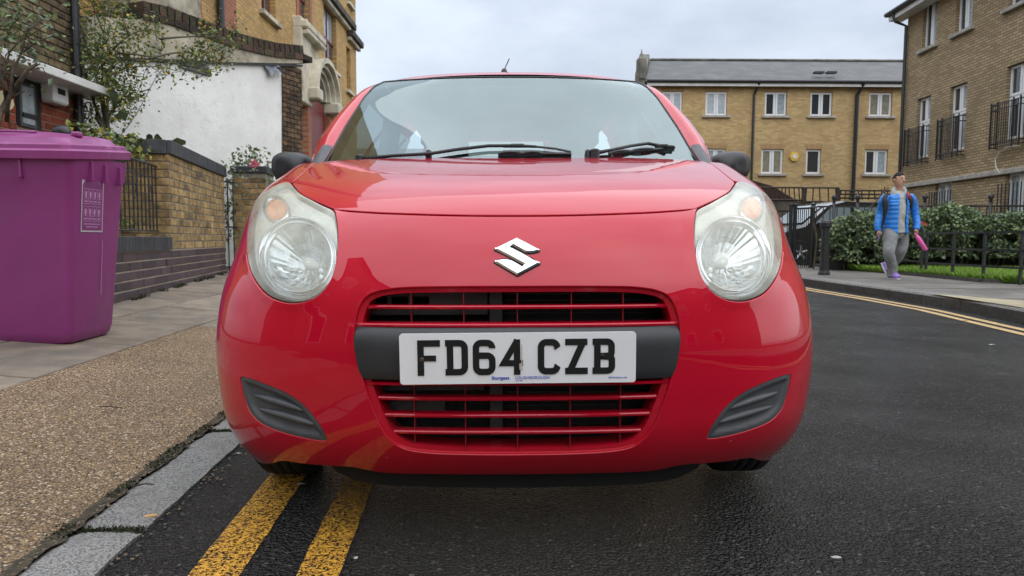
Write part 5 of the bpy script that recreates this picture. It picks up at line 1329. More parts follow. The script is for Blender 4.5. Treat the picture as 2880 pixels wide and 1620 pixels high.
# jacket: front open shell, quilted
bm = bmesh.new(); steps, n = 64, 40; rings = []
zc = [(658, 2519), (630, 2519), (600, 2521), (575, 2523), (556, 2525), (545, 2527)]
rX = [.188, .185, .182, .192, .175, .09]; rY = [.15, .152, .15, .15, .13, .09]
for k_ in range(steps+1):
    t = k_/steps; x = t*(len(zc)-1); i = min(int(x), len(zc)-2); f_ = x-i
    v_, u_ = zc[i][0]*(1-f_)+zc[i+1][0]*f_, zc[i][1]*(1-f_)+zc[i+1][1]*f_
    c = loc(J(u_, v_, 0)); a_, b_ = rX[i]*(1-f_)+rX[i+1]*f_, rY[i]*(1-f_)+rY[i+1]*f_
    pf = 1-.05*abs(math.cos(PI*t*11))**3
    ring = []
    gap = math.radians(24 if t < .85 else 30); cen = math.radians(-90+9)
    for q in range(n+1):
        an = cen+gap+(2*PI-2*gap)*q/n
        if t > .8: pass
        ring.append(bm.verts.new(c+Vector((math.cos(an)*a_*pf, math.sin(an)*b_*pf*1.08, 0))))
    rings.append(ring)
for i in range(steps):
    for q in range(n): bm.faces.new((rings[i][q], rings[i][q+1], rings[i+1][q+1], rings[i+1][q]))
bmesh.ops.recalc_face_normals(bm, faces=bm.faces); jk = mk('jacket', bm, MT['puffer'], man, smooth=True); sdm = jk.modifiers.new('s', 'SOLIDIFY'); sdm.thickness = .02; sdm.offset = -1
mk('sleeve', limb([loc(J(2495, 552)), loc(J(2484, 566)), loc(J(2476, 600, .05)), loc(J(2469, 630, .0)), loc(J(2470, 649, -.02))], [.06, .07, .064, .058, .053, .045], 16, puff=.09, np_=9), MT['puffer'], jk, smooth=True)
mk('sleeve', limb([loc(J(2558, 552, .05)), loc(J(2567, 566, .08)), loc(J(2574, 600, .1)), loc(J(2579, 628, .05)), loc(J(2577, 646, .0))], [.058, .068, .062, .056, .052, .045], 16, puff=.09, np_=9), MT['puffer'], jk, smooth=True)
mk('collar', limb([loc(J(2508, 556, -.08)), loc(J(2511, 545, .02)), loc(J(2528, 538, .09)), loc(J(2546, 545, .03)), loc(J(2546, 556, -.06))], [.02, .03, .03, .03, .02], 8), MT['puffer'], jk, smooth=True)
# shoes
def shoe(heel, toe_, up, nm='shoe'):
    bm = bmesh.new(); d = (toe_-heel); L_ = d.length; d.normalize(); s_ = d.cross(up).normalized(); u_ = s_.cross(d)
    rings = []
    for t, w, h0, h1 in ((0, .026, .0, .07), (.06, .044, -.0, .11), (.25, .048, 0, .125), (.45, .048, 0, .115), (.7, .056, 0, .085), (.88, .05, .004, .065), (1, .018, .012, .04)):
        c = heel+d*L_*t; rings.append([bm.verts.new(c+s_*w*math.cos(a)+u_*(h0 if math.sin(a) < 0 else h0+(h1-h0)*math.sin(a)**.7)) for a in [q*2*PI/14 for q in range(14)]])
    for i in range(len(rings)-1):
        for q in range(14): bm.faces.new((rings[i][q], rings[i][(q+1) % 14], rings[i+1][(q+1) % 14], rings[i+1][q]))
    bm.faces.new(rings[0]); bm.faces.new(rings[-1]); bmesh.ops.recalc_face_normals(bm, faces=bm.faces)
    o = mk(nm, bm, MT['lilac'], man, smooth=True)
    bm = bmesh.new(); out = []
    for t, w in ((-.02, .02), (.05, .038), (.3, .04), (.7, .05), (.9, .042), (1.02, .015)): out.append((t, w))
    prism(bm, [(t*L_, w) for t, w in out]+[(t*L_, -w) for t, w in out[::-1]], tuple(heel-u_*.022), d, s_, u_, .026); mk('sole', bm, MT['sole'], o)
h0 = loc(J(2500, 779, -.0)); h0.z = .024; t0 = loc(J(2530, 784, -.17)); t0.z = .024; shoe(h0, t0, Vector((0, 0, 1)))
shoe(loc(J(2482, 741, .38)), loc(J(2496, 773, .2)), Vector((.72, -.3, .5)).normalized())
# backpack, its straps, bottle and keys
bp_ = limb([loc(J(2524, 640, .25)), loc(J(2526, 600, .28)), loc(J(2534, 560, .27)), loc(J(2540, 535, .24))], [.1, .16, .15, .07], 16, sq=.7)
bk = mk('backpack', bp_, MT['pack'], None, smooth=True); bk.location = foot; tag(bk, 'black backpack worn on the back of the man in the blue jacket', 'backpack')
def strap(pts, w): return limb([loc(J(*p)) for p in pts], w, 8, sq=.35, steps=24)
mk('strap', strap([(2497, 545, -.0), (2489, 558, -.14), (2491, 580, -.15), (2489, 600, -.14), (2482, 635, -.08), (2476, 650, .05)], [.03, .045, .048, .03, .012, .01]), MT['pack'], bk, smooth=True)
mk('strap', strap([(2549, 543, .0), (2559, 553, -.1), (2563, 570, -.11), (2562, 590, -.06)], [.03, .04, .035, .012]), MT['pack'], bk, smooth=True)
mk('ribbon', strap([(2552, 540, -.1), (2557, 550, -.14), (2561, 560, -.13)], [.01, .03, .012]), mat('red_ribbon', (.3, .02, .03), .6), bk)
ba, bb = J(2577, 662, -.05), J(2604, 704, -.1); dv = (bb-ba)
o = mk('bottle', lathe(bmesh.new(), [(.001, -.012), (.022, -.01), (.024, .012), (.033, .03), (.036, .05), (.036, dv.length-.006), (.03, dv.length), (.001, dv.length)], 18), MT['pink'], smooth=True); o.data.set_sharp_from_angle(angle=.8)
o.matrix_world = Matrix.Translation(ba) @ dv.to_track_quat('Z', 'Y').to_matrix().to_4x4(); tag(o, 'pink metal water bottle hanging from the walking man hand', 'bottle')
mk('carry_loop', tube(bmesh.new(), [(-.02, 0, 0), (-.025, 0, -.03), (0, 0, -.045), (.025, 0, -.03), (.02, 0, 0)], .006, 6), MT['pink'], o)
o = mk('key_strap', tube(bmesh.new(), [J(2470, 655, -.06), J(2469, 663, -.06), J(2472, 672, -.06), J(2467, 677, -.06)], .009, 6), mat('purple_cord', (.2, .12, .32), .6)); tag(o, 'purple key strap held in the man\'s other hand', 'strap')
# ------------------------------------------------------------ the red car
CY0 = 1.49
car = empty('hatchback', (.0175, CY0, 0), .011, 'small red hatchback parked on the double yellow lines, seen head on from low down', 'car')
car.rotation_euler = (0, math.radians(-.45), .011)
cosP, sinP = math.cos(PITCH), math.sin(PITCH)
def proj(x, y, z):
    Y = y+CY0; dz = z-CAM_H; zc = Y*cosP-dz*sinP
    return FPX*x/zc, 810-FPX*(dz*cosP+Y*sinP)/zc
def at(hu, v, y):
    """car-frame point at depth y seen hu pixels right of the axis at height v"""
    Y = y+CY0; dv = (810-v)/FPX; dz = Y*(dv*cosP-sinP)/(cosP+dv*sinP); zc = Y*cosP-dz*sinP
    return Vector((hu/FPX*zc, y, CAM_H+dz))
def smooth_table(zs, vs, sig):
    zz = np.linspace(.10, 1.12, 600); a = np.interp(zz, zs, vs)
    # linear extrapolation at the ends
    dz = zz[1]-zz[0]
    s0 = (vs[1]-vs[0])/(zs[1]-zs[0]); s1 = (vs[-1]-vs[-2])/(zs[-1]-zs[-2])
    a = np.where(zz < zs[0], vs[0]+(zz-zs[0])*s0, a); a = np.where(zz > zs[-1], vs[-1]+(zz-zs[-1])*s1, a)
    k = int(sig*3/dz); g = np.exp(-.5*(np.arange(-k, k+1)*dz/sig)**2); g /= g.sum()
    pad = np.concatenate([a[0]+(np.arange(-k, 0))*(a[1]-a[0]), a, a[-1]+(np.arange(1, k+1))*(a[-1]-a[-2])])
    return zz, np.convolve(pad, g, 'valid')
ZT = [.15, .20, .25, .30, .40, .50, .60, .637, .70, .75, .795, .85, .90, .95, .99, 1.035]
T_yc = smooth_table(ZT, [.11, .055, .022, .006, .0, .002, .015, .026, .056, .088, .13, .22, .35, .54, .70, .93], .018)
T_d = smooth_table(ZT, [.39, .405, .415, .42, .435, .445, .475, .49, .52, .51, .49, .43, .37, .30, .22, .12], .03)
T_W = smooth_table(ZT, [.755, .775, .787, .796, .810, .814, .810, .806, .799, .793, .789, .784, .775, .765, .757, .75], .03)
T_n = smooth_table(ZT, [2.6, 2.6, 2.6, 2.6, 2.6, 2.6, 2.55, 2.5, 2.45, 2.4, 2.4, 2.45, 2.55, 2.65, 2.75, 2.8], .03)
def tb(T, z): return np.interp(z, T[0], T[1])
def Sf(al, z):
    al = np.asarray(al, float); z = np.asarray(z, float); W_, d, n, yc = tb(T_W, z), tb(T_d, z), tb(T_n, z), tb(T_yc, z)
    s, c = np.sin(al), np.cos(al)
    over = np.abs(al) > PI/2
    rho = (np.abs(s)**n+np.abs(c)**n)**(-1/n)
    x = W_*rho*s; y = yc+d*(1-rho*np.abs(c))
    y = np.where(over, yc+d+(np.abs(al)-PI/2)*.6, y); x = np.where(over, W_*np.sign(s), x)
    # gentle forms: shoulder crease above the grille and a soft waist under the lamps
    return x, y, z
def Sn(al, z, e=2e-3):
    x0, y0, z0 = Sf(al-e, z); x1, y1, z1 = Sf(al+e, z); a = np.stack([x1-x0, y1-y0, z1-z0], -1)
    x0, y0, z0 = Sf(al, z-e); x1, y1, z1 = Sf(al, z+e); b = np.stack([x1-x0, y1-y0, z1-z0], -1)
    n = np.cross(a, b); return n/np.linalg.norm(n, axis=-1, keepdims=True)
# arc length of the centre profile
zz_ = np.linspace(.12, 1.08, 960); yy_c = tb(T_yc, zz_); ss_ = np.concatenate([[0], np.cumsum(np.hypot(np.diff(zz_), np.diff(yy_c)))])
def t_of(z): return np.interp(z, zz_, ss_)
def z_of(t): return np.interp(t, ss_, zz_)
AK = .75
ga = np.linspace(-.05, 1.62, 240); gzz = z_of(np.linspace(t_of(.14), t_of(1.06), 420))
GA, GZ = np.meshgrid(ga, gzz, indexing='ij'); gx, gy, gz_ = Sf(GA, GZ); gU, gV = proj(gx, gy, gz_); gN = Sn(GA, GZ)
vis = (gN[..., 0]*(gx)+gN[..., 1]*(gy+CY0)+gN[..., 2]*(gz_-CAM_H)) < 0
def inv(hu, v):
    d = (gU-abs(hu))**2+(gV-v)**2+np.where(vis, 0, 1e7); i = np.unravel_index(np.argmin(d), d.shape); a, z = GA[i], GZ[i]; best = (d[i], a, z)
    for _ in range(8):
        def pr_(a, z): x, y, q = Sf(a, z); return np.array(proj(x, y, q))
        p = pr_(a, z); r = np.array([abs(hu), v])-p; e = 1e-4
        Jm = np.stack([(pr_(a+e, z)-p)/e, (pr_(a, z+e)-p)/e], 1)
        try: st = np.linalg.solve(Jm, r)
        except Exception: break
        st = np.clip(st, -.03, .03); a, z = a+st[0], z+st[1]
        p = pr_(a, z); q = float(((p-[abs(hu), v])**2).sum())
        if q < best[0] and a < 1.6: best = (q, a, z)
    return (math.copysign(1, hu)*best[1] if hu else 0.0, best[2])
DS = 1.118
def invd(hd, vd): return inv(hd*DS, vd*DS)
def dom(p): return (p[0]*AK, float(t_of(p[1])))
def densify(poly, step=.012, closed=True):
    out = []; n = len(poly)
    for i in range(n if closed else n-1):
        a, b = poly[i], poly[(i+1) % n]; l = math.hypot(b[0]-a[0], b[1]-a[1]); k = max(1, int(l/step))
        for j in range(k): out.append((a[0]+(b[0]-a[0])*j/k, a[1]+(b[1]-a[1])*j/k))
    if not closed: out.append(poly[-1])
    return out
def catmull(pts, k=5, closed=True):
    out = []; n = len(pts)
    rng_ = range(n) if closed else range(n-1)
    for i in rng_:
        g = lambda j: np.array(pts[j % n] if closed else pts[min(max(j, 0), n-1)])
        p0, p1, p2, p3 = g(i-1), g(i), g(i+1), g(i+2)
        for j in range(k):
            f = j/k; q = .5*((2*p1)+(p2-p0)*f+(2*p0-5*p1+4*p2-p3)*f*f+(-p0+3*p1-3*p2+p3)*f**3); out.append((float(q[0]), float(q[1])))
    if not closed: out.append(tuple(map(float, pts[-1])))
    return out
def area(p): return .5*sum(p[i][0]*p[(i+1) % len(p)][1]-p[(i+1) % len(p)][0]*p[i][1] for i in range(len(p)))
def inpoly(P, poly):
    x, y = P[:, 0], P[:, 1]; c = np.zeros(len(P), bool); n = len(poly); j = n-1
    for i in range(n):
        xi, yi = poly[i]; xj, yj = poly[j]
        if yi != yj: c ^= ((yi > y) != (yj > y)) & (x < (xj-xi)*(y-yi)/(yj-yi)+xi)
        j = i
    return c
def segdist(P, poly):
    a = np.array(poly); b = np.roll(a, -1, 0); d = b-a; L2 = (d**2).sum(1)+1e-12; m_ = np.full(len(P), 1e9)
    for i in range(len(a)):
        t = np.clip(((P-a[i])@d[i])/L2[i], 0, 1); q = a[i]+t[:, None]*d[i]; m_ = np.minimum(m_, np.hypot(*(P-q).T))
    return m_
def shrink(poly, d):
    """move a closed polygon inwards by d"""
    s = 1 if area(poly) > 0 else -1; n = len(poly); out = []
    for i in range(n):
        a, b, c = np.array(poly[i-1]), np.array(poly[i]), np.array(poly[(i+1) % n]); t = c-a; l = np.hypot(*t)
        nn = np.array([-t[1], t[0]])/(l+1e-9)*s; out.append(tuple(b+nn*d))
    return out
def lift(D, off=0.0):
    D = np.asarray(D, float); al = D[:, 0]/AK; z = z_of(D[:, 1]); x, y, q = Sf(al, z); n = Sn(al, z); P = np.stack([x, y, q], -1)
    o = off(D) if callable(off) else off
    return P+n*(np.asarray(o)[..., None] if np.ndim(o) else o), n
def panel(name, outer, holes, m, parent, sp=.018, off=0.0, rim=.012, rimm=None, roll=.0025, custom=True):
    outer = densify(outer, sp*.7); holes = [densify(h, sp*.7) for h in holes]
    lo = np.min(outer, 0); hi = np.max(outer, 0)
    xs, ys = np.meshgrid(np.arange(lo[0], hi[0], sp), np.arange(lo[1], hi[1], sp)); P = np.stack([xs.ravel(), ys.ravel()], 1)
    k = inpoly(P, outer)&(segdist(P, outer) > sp*.45)
    for h in holes: k &= ~inpoly(P, h)&(segdist(P, h) > sp*.45)
    P = P[k]; loops = [outer]+holes; pts = [tuple(p) for p in P]; edges = []
    for lp_ in loops:
        s = len(pts); pts += lp_; edges += [(s+i, s+(i+1) % len(lp_)) for i in range(len(lp_))]
    r = delaunay_2d_cdt([Vector(p) for p in pts], edges, [], 0, 1e-6, False)
    V = np.array([tuple(v) for v in r[0]]); T = np.array([list(f) for f in r[2]]); C = V[T].mean(1); keep = inpoly(C, outer)
    for h in holes: keep &= ~inpoly(C, h)
    T = T[keep]; X, N_ = lift(V, off)
    tri = X[T]; fn = np.cross(tri[:, 1]-tri[:, 0], tri[:, 2]-tri[:, 0]); fl_ = (fn*N_[T[:, 0]]).sum(1) < 0; T[fl_] = T[fl_][:, ::-1]
    if callable(off):   # recompute normals from the displaced surface
        e = 1.5e-3; Xa, _ = lift(V+[e, 0], off); Xb, _ = lift(V-[e, 0], off); Xc, _ = lift(V+[0, e], off); Xd, _ = lift(V-[0, e], off)
        N_ = np.cross(Xa-Xb, Xc-Xd); N_ /= np.linalg.norm(N_, axis=1, keepdims=True)
    verts = [tuple(v) for v in X]; nor = [tuple(n) for n in N_]; faces = [tuple(map(int, f)) for f in T]; mi = [0]*len(faces)
    # rolled edge and return
    for li, lp_ in enumerate(loops):
        s = 1 if area(lp_) > 0 else -1
        A = np.array(lp_); X0, N0 = lift(A, off); nx = np.roll(X0, -1, 0)-np.roll(X0, 1, 0); nx /= np.linalg.norm(nx, axis=1, keepdims=True)+1e-9
        out_ = np.cross(nx, N0)*s*(1 if li == 0 else -1)
        out_ /= np.linalg.norm(out_, axis=1, keepdims=True)+1e-9
        rings = [(X0, N0), (X0+out_*roll*.7-N0*roll*.3, N0*.7+out_*.7), (X0+out_*roll-N0*roll, out_), (X0+out_*roll-N0*rim, out_)]
        base = len(verts); n = len(lp_)
        for P_, M_ in rings:
            M_ = M_/np.linalg.norm(M_, axis=1, keepdims=True); verts += [tuple(v) for v in P_]; nor += [tuple(q) for q in M_]
        for k_ in range(3):
            for i in range(n):
                j = (i+1) % n; f = (base+k_*n+i, base+k_*n+j, base+(k_+1)*n+j, base+(k_+1)*n+i)
                if s*(1 if li == 0 else -1) > 0: f = f[::-1]
                faces.append(f); mi.append(1 if (rimm and k_ == 2) else 0)
    me = bpy.data.meshes.new(name); me.from_pydata(verts, [], faces); me.materials.append(m)
    if rimm: me.materials.append(rimm); me.polygons.foreach_set('material_index', mi)
    me.polygons.foreach_set('use_smooth', [True]*len(me.polygons))
    if custom: me.normals_split_custom_set_from_vertices(nor)
    return link(name, me, parent)
def mirror(poly): return [(-x, y) for x, y in poly][::-1]
# ---- paint and trims
def paint():
    m = mat('red_car_paint', (.50, .001, .020), .35, coat=1.0, crough=.02, col2=(.46, .001, .018), vs=2.2, spec=.08)
    n = m.node_tree; p = n.nodes['Principled BSDF']; tc = n.nodes.new('ShaderNodeTexCoord')
    # faint dust film, orange peel
    t = n.nodes.new('ShaderNodeTexNoise'); t.inputs['Scale'].default_value = 5.5; t.inputs['Detail'].default_value = 8; t.inputs['Roughness'].default_value = .7; n.links.new(tc.outputs['Object'], t.inputs['Vector'])
    r = n.nodes.new('ShaderNodeMapRange'); r.inputs['From Min'].default_value = .4; r.inputs['From Max'].default_value = .75; r.inputs['To Min'].default_value = .005; r.inputs['To Max'].default_value = .055; n.links.new(t.outputs['Fac'], r.inputs['Value']); n.links.new(r.outputs[0], p.inputs['Coat Roughness'])
    t2 = n.nodes.new('ShaderNodeTexNoise'); t2.inputs['Scale'].default_value = 9; t2.inputs['Detail'].default_value = 1.5; n.links.new(tc.outputs['Object'], t2.inputs['Vector'])
    b = n.nodes.new('ShaderNodeBump'); b.inputs['Strength'].default_value = .35; b.inputs['Distance'].default_value = .0016; n.links.new(t2.outputs['Fac'], b.inputs['Height']); n.links.new(b.outputs[0], p.inputs['Coat Normal'])
    vs_ = n.nodes.new('ShaderNodeTexVoronoi'); vs_.inputs['Scale'].default_value = 38; n.links.new(tc.outputs['Object'], vs_.inputs['Vector'])
    ls = n.nodes.new('ShaderNodeMath'); ls.operation = 'LESS_THAN'; ls.inputs[1].default_value = .045; n.links.new(vs_.outputs['Distance'], ls.inputs[0])
    sz = n.nodes.new('ShaderNodeSeparateXYZ'); n.links.new(tc.outputs['Object'], sz.inputs[0])
    dz = n.nodes.new('ShaderNodeMapRange'); dz.inputs['From Min'].default_value = .42; dz.inputs['From Max'].default_value = .18; dz.inputs['To Max'].default_value = .35; n.links.new(sz.outputs['Z'], dz.inputs['Value'])
    dn = n.nodes.new('ShaderNodeMath'); dn.operation = 'MULTIPLY'; n.links.new(dz.outputs[0], dn.inputs[0]); n.links.new(t.outputs['Fac'], dn.inputs[1])
    old = p.inputs['Base Color'].links[0].from_socket
    a1 = n.nodes.new('ShaderNodeMixRGB'); n.links.new(dn.outputs[0], a1.inputs[0]); n.links.new(old, a1.inputs[1]); a1.inputs[2].default_value = (.14, .06, .045, 1)
    a2 = n.nodes.new('ShaderNodeMixRGB'); n.links.new(ls.outputs[0], a2.inputs[0]); n.links.new(a1.outputs[0], a2.inputs[1]); a2.inputs[2].default_value = (.12, .02, .02, 1)
    n.links.new(a2.outputs[0], p.inputs['Base Color'])
    p.inputs['Coat IOR'].default_value = 1.5
    return m
MT['paint'] = paint()
MT['gap'] = mat('dark_gap', (.008, .008, .008), .8)
# ---- outlines (half outline in display pixels measured from the axis)
bonnet_front = [(0, 543), (100, 542.5), (199, 540.5), (290, 537.5), (349, 535), (410, 531), (452, 527.5)]
bonnet_side = [(457, 526), (481, 515), (511, 501), (533, 489), (545, 480), (552, 470), (557, 460), (545, 449), (524, 431), (503, 414)]
bonnet_rear = [(492, 408), (440, 403), (350, 399), (250, 396), (120, 393), (0, 391.5)]
lamp = [(566, 459), (586, 462), (618, 479), (647, 505), (662, 543), (670, 590), (671, 634), (663, 676), (648, 707), (622, 737), (589, 752.5), (557, 757), (523, 751), (492, 732), (471, 703), (458, 662), (451.5, 611), (451.5, 572), (455, 546), (460, 531), (490, 516), (521, 499), (543, 486), (556, 471)]
grille = [(0, 718), (150, 718), (270, 719.5), (325, 724), (360, 732), (383, 745), (397, 765), (406, 790), (411, 815), (413, 850), (408, 885), (402, 917), (391, 950), (383, 978), (373, 1008), (362, 1036), (345, 1075), (322, 1106), (285, 1130), (220, 1141), (110, 1145.5), (0, 1146.5)]
fog = [(692, 944), (684, 943.5), (661, 950), (622, 965), (581, 983), (550, 1003), (522, 1029), (498, 1061), (482, 1088), (477, 1104), (482, 1109), (514, 1106), (566, 1094), (612, 1079), (644, 1063), (669, 1037), (682, 1006), (690, 975), (694, 952)]
bottom = [(0, 1193), (200, 1191), (332, 1187), (384, 1178), (422, 1171), (487, 1167), (540, 1162), (565, 1158), (592, 1155), (610, 1160), (628, 1162), (645, 1158), (669, 1149), (690, 1138), (703, 1125)]
def D(pts): return [dom(invd(*p)) for p in pts]
dF, dS_, dR = D(bonnet_front), D(bonnet_side), D(bonnet_rear)
half = catmull(dF, 4, False)+catmull(dS_, 4, False)[1:]+catmull(dR, 4, False)[1:]
bonnet_poly = half + [(-x, y) for x, y in half[::-1][1:-1]]
# remove duplicated axis points
def uniq(p, e=2e-4):
    o = []
    for q in p:
        if not o or math.hypot(q[0]-o[-1][0], q[1]-o[-1][1]) > e: o.append(q)
    if math.hypot(o[0][0]-o[-1][0], o[0][1]-o[-1][1]) < e: o.pop()
    return o
bonnet_poly = uniq(bonnet_poly)
dL = catmull(D(lamp), 3, True); dG = catmull(D(grille), 4, False); grille_poly = uniq(dG+[(-x, y) for x, y in dG[::-1][1:-1]])
dFog = catmull(D(fog), 3, True); dBt = catmull(D(bottom), 3, False)
if area(bonnet_poly) < 0: bonnet_poly = bonnet_poly[::-1]
if area(dL) < 0: dL = dL[::-1]
if area(grille_poly) < 0: grille_poly = grille_poly[::-1]
if area(dFog) < 0: dFog = dFog[::-1]
# bonnet, with a soft crease along both sides
bn_ = panel('bonnet', shrink(bonnet_poly, .0062), [], MT['paint'], car, sp=.02, rim=.012)
# front end outline: axis -> bonnet front -> lamp corner ... the lamp cuts as a hole that touches the wing
tt = lambda z: float(t_of(z))
# wing / bumper shell as one region per side plus a seam; bumper outline (right half)
lampc = [dom(invd(*p)) for p in lamp]
seam_z = .655
arch = []
for z in np.linspace(.205, .56, 14):
    ya = .66-math.sqrt(max(0, .312**2-(z-.28)**2)); yc0, d0 = float(tb(T_yc, z)), float(tb(T_d, z))
    aa = np.linspace(.6, 1.75, 400); _, y_, _ = Sf(aa, np.full(400, z)); a_ = float(np.interp(ya, y_, aa)); arch.append((a_*AK, tt(z)))
top_arch = arch[-1]
amax = 1.62*AK
bump_half = catmull(dF, 4, False)[:-1]
# lamp boundary points from the bonnet corner down round to the outer side
La = np.array(dL); ic = int(np.argmin(np.hypot(La[:, 0]-dF[-1][0], La[:, 1]-dF[-1][1])))
out_lo = dom(invd(671, 640)); io = int(np.argmin(np.hypot(La[:, 0]-out_lo[0], La[:, 1]-out_lo[1])))
def walk(i, j, step):
    o = [i]
    while i != j: i = (i+step) % len(dL); o.append(i)
    return o
w1, w2 = walk(ic, io, 1), walk(ic, io, -1)
pick = w1 if min(La[w1][:, 1]) < min(La[w2][:, 1]) else w2; other = w2 if pick is w1 else w1
def outward(poly, d): return shrink(poly, -d)
dLo = outward(dL, .0065)
lamp_low = [dLo[i] for i in pick]; lamp_up = [dLo[i] for i in other]
seam = [(lamp_low[-1][0]+(amax-lamp_low[-1][0])*k/4, lamp_low[-1][1]+(tt(.60)-lamp_low[-1][1])*k/4) for k in range(1, 5)]
gapw = .0050
bump_half = [(x, y-gapw) for x, y in bump_half]+lamp_low+[(x, y-.0034) for x, y in seam]+[(amax, tt(.565))]+arch[::-1]+[p for p in dBt[::-1] if p[0] < arch[0][0]-.02]
bump_poly = uniq(bump_half+[(-x, y) for x, y in bump_half[::-1][1:-1]])
if area(bump_poly) < 0: bump_poly = bump_poly[::-1]
fog_c = np.mean(dFog, 0)
def bump_off(Dm):
    Dm = np.asarray(Dm); o = np.zeros(len(Dm))
    # raised rim hugging the lamps, lip round the grille, swage above the fog covers
    dl_ = np.minimum(segdist(np.abs(Dm), dL), .2); o += .0042*np.exp(-(dl_/.018)**2)
    return o
bumper = panel('bumper', bump_poly, [grille_poly, dFog, mirror(dFog)], MT['paint'], car, sp=.0165, off=bump_off, rim=.022)
# wings
wing_half = lamp_up[::-1]+[(x, y+.0012) for x, y in seam]+[(amax, tt(1.0))]
be = [p for p in catmull(dS_, 4, False)]
# boundary next to the bonnet side
bx = [(x+.0075, y+.001) for x, y in be if y > lamp_up[0][1] or True]
tip = lamp_up[int(np.argmax([q[1] for q in lamp_up]))]
bx = [q for q in bx if q[1] > tip[1]+.004]
wing_half = []
iu = int(np.argmax([q[1] for q in lamp_up]))
lamp_side = lamp_up[iu:] if lamp_up[-1][0] > .9 or lamp_up[-1][0] > lamp_up[0][0] else lamp_up[:iu+1][::-1]
wing_half = uniq(lamp_side+[(x, y+.0034) for x, y in seam]+[(amax, tt(.8)), (amax, tt(1.0))]+[(dR[0][0]+.01, tt(1.0)+.0)]+bx[::-1])
if area(wing_half) < 0: wing_half = wing_half[::-1]
for s_ in (1, -1): panel('wing', wing_half if s_ > 0 else mirror(wing_half), [], MT['paint'], car, sp=.022, rim=.014)
# dark inner shell behind the gaps
inner = [(-amax, tt(.60)), (-.70, tt(.60)), (-.70, tt(.25)), (.70, tt(.25)), (.70, tt(.60)), (amax, tt(.60)), (amax, tt(1.02)), (-amax, tt(1.02))]
gh = shrink(grille_poly, -.01)
lamph = shrink(dL, .004)
panel('inner_shell', inner, [gh, lamph, mirror(lamph)], MT['gap'], car, sp=.05, off=-.018, rim=.002)
# ---- headlights
MT['lens'] = bpy.data.materials.new('hazy_lamp_lens'); MT['lens'].use_nodes = True
def lensmat(m):
    n = m.node_tree; n.nodes.clear(); N = n.nodes.new; L = n.links.new
    o = N('ShaderNodeOutputMaterial'); t = N('ShaderNodeBsdfTransparent'); t.inputs[0].default_value = (.93, .95, .94, 1); d = N('ShaderNodeBsdfPrincipled'); d.inputs['Base Color'].default_value = (.92, .92, .76, 1); d.inputs['Roughness'].default_value = .35
    g = N('ShaderNodeBsdfGlossy'); g.inputs['Roughness'].default_value = .05; fr = N('ShaderNodeFresnel'); fr.inputs[0].default_value = 1.28
    tc = N('ShaderNodeTexCoord'); nz_ = N('ShaderNodeTexNoise'); nz_.inputs['Scale'].default_value = 9; nz_.inputs['Detail'].default_value = 4; L(tc.outputs['Object'], nz_.inputs['Vector'])
    sp = N('ShaderNodeSeparateXYZ'); L(tc.outputs['Object'], sp.inputs[0])
    # haze is worse towards the top of the lens, where the plastic has weathered
    r = N('ShaderNodeMapRange'); r.inputs['From Min'].default_value = .62; r.inputs['From Max'].default_value = .86; r.inputs['To Min'].default_value = .24; r.inputs['To Max'].default_value = .42; L(sp.outputs['Z'], r.inputs['Value'])
    r2 = N('ShaderNodeMapRange'); r2.inputs['From Min'].default_value = .35; r2.inputs['From Max'].default_value = .65; r2.inputs['To Min'].default_value = .7; r2.inputs['To Max'].default_value = 1.3; L(nz_.outputs['Fac'], r2.inputs['Value'])
    mu = N('ShaderNodeMath'); mu.operation = 'MULTIPLY'; mu.use_clamp = True; L(r.outputs[0], mu.inputs[0]); L(r2.outputs[0], mu.inputs[1])
    a = N('ShaderNodeMixShader'); L(mu.outputs[0], a.inputs[0]); L(t.outputs[0], a.inputs[1]); L(d.outputs[0], a.inputs[2])
    b = N('ShaderNodeMixShader'); L(fr.outputs[0], b.inputs[0]); L(a.outputs[0], b.inputs[1]); L(g.outputs[0], b.inputs[2]); L(b.outputs[0], o.inputs[0])
lensmat(MT['lens'])
MT['lamp_silver'] = mat('lamp_housing_silver', (.86, .88, .84), .22, metal=.1, col2=(.76, .78, .74), vs=10)
MT['mirror_chrome'] = mat('lamp_reflector', (.62, .66, .68), .2, metal=1)
MT['amber'] = mat('amber_plastic', (1.0, .42, .06), .25, col2=(.9, .25, .02), vs=60, coat=.6)
_bc, _kc = {}, {}
lo_c = invd(558, 638); in_c = invd(607, 515)
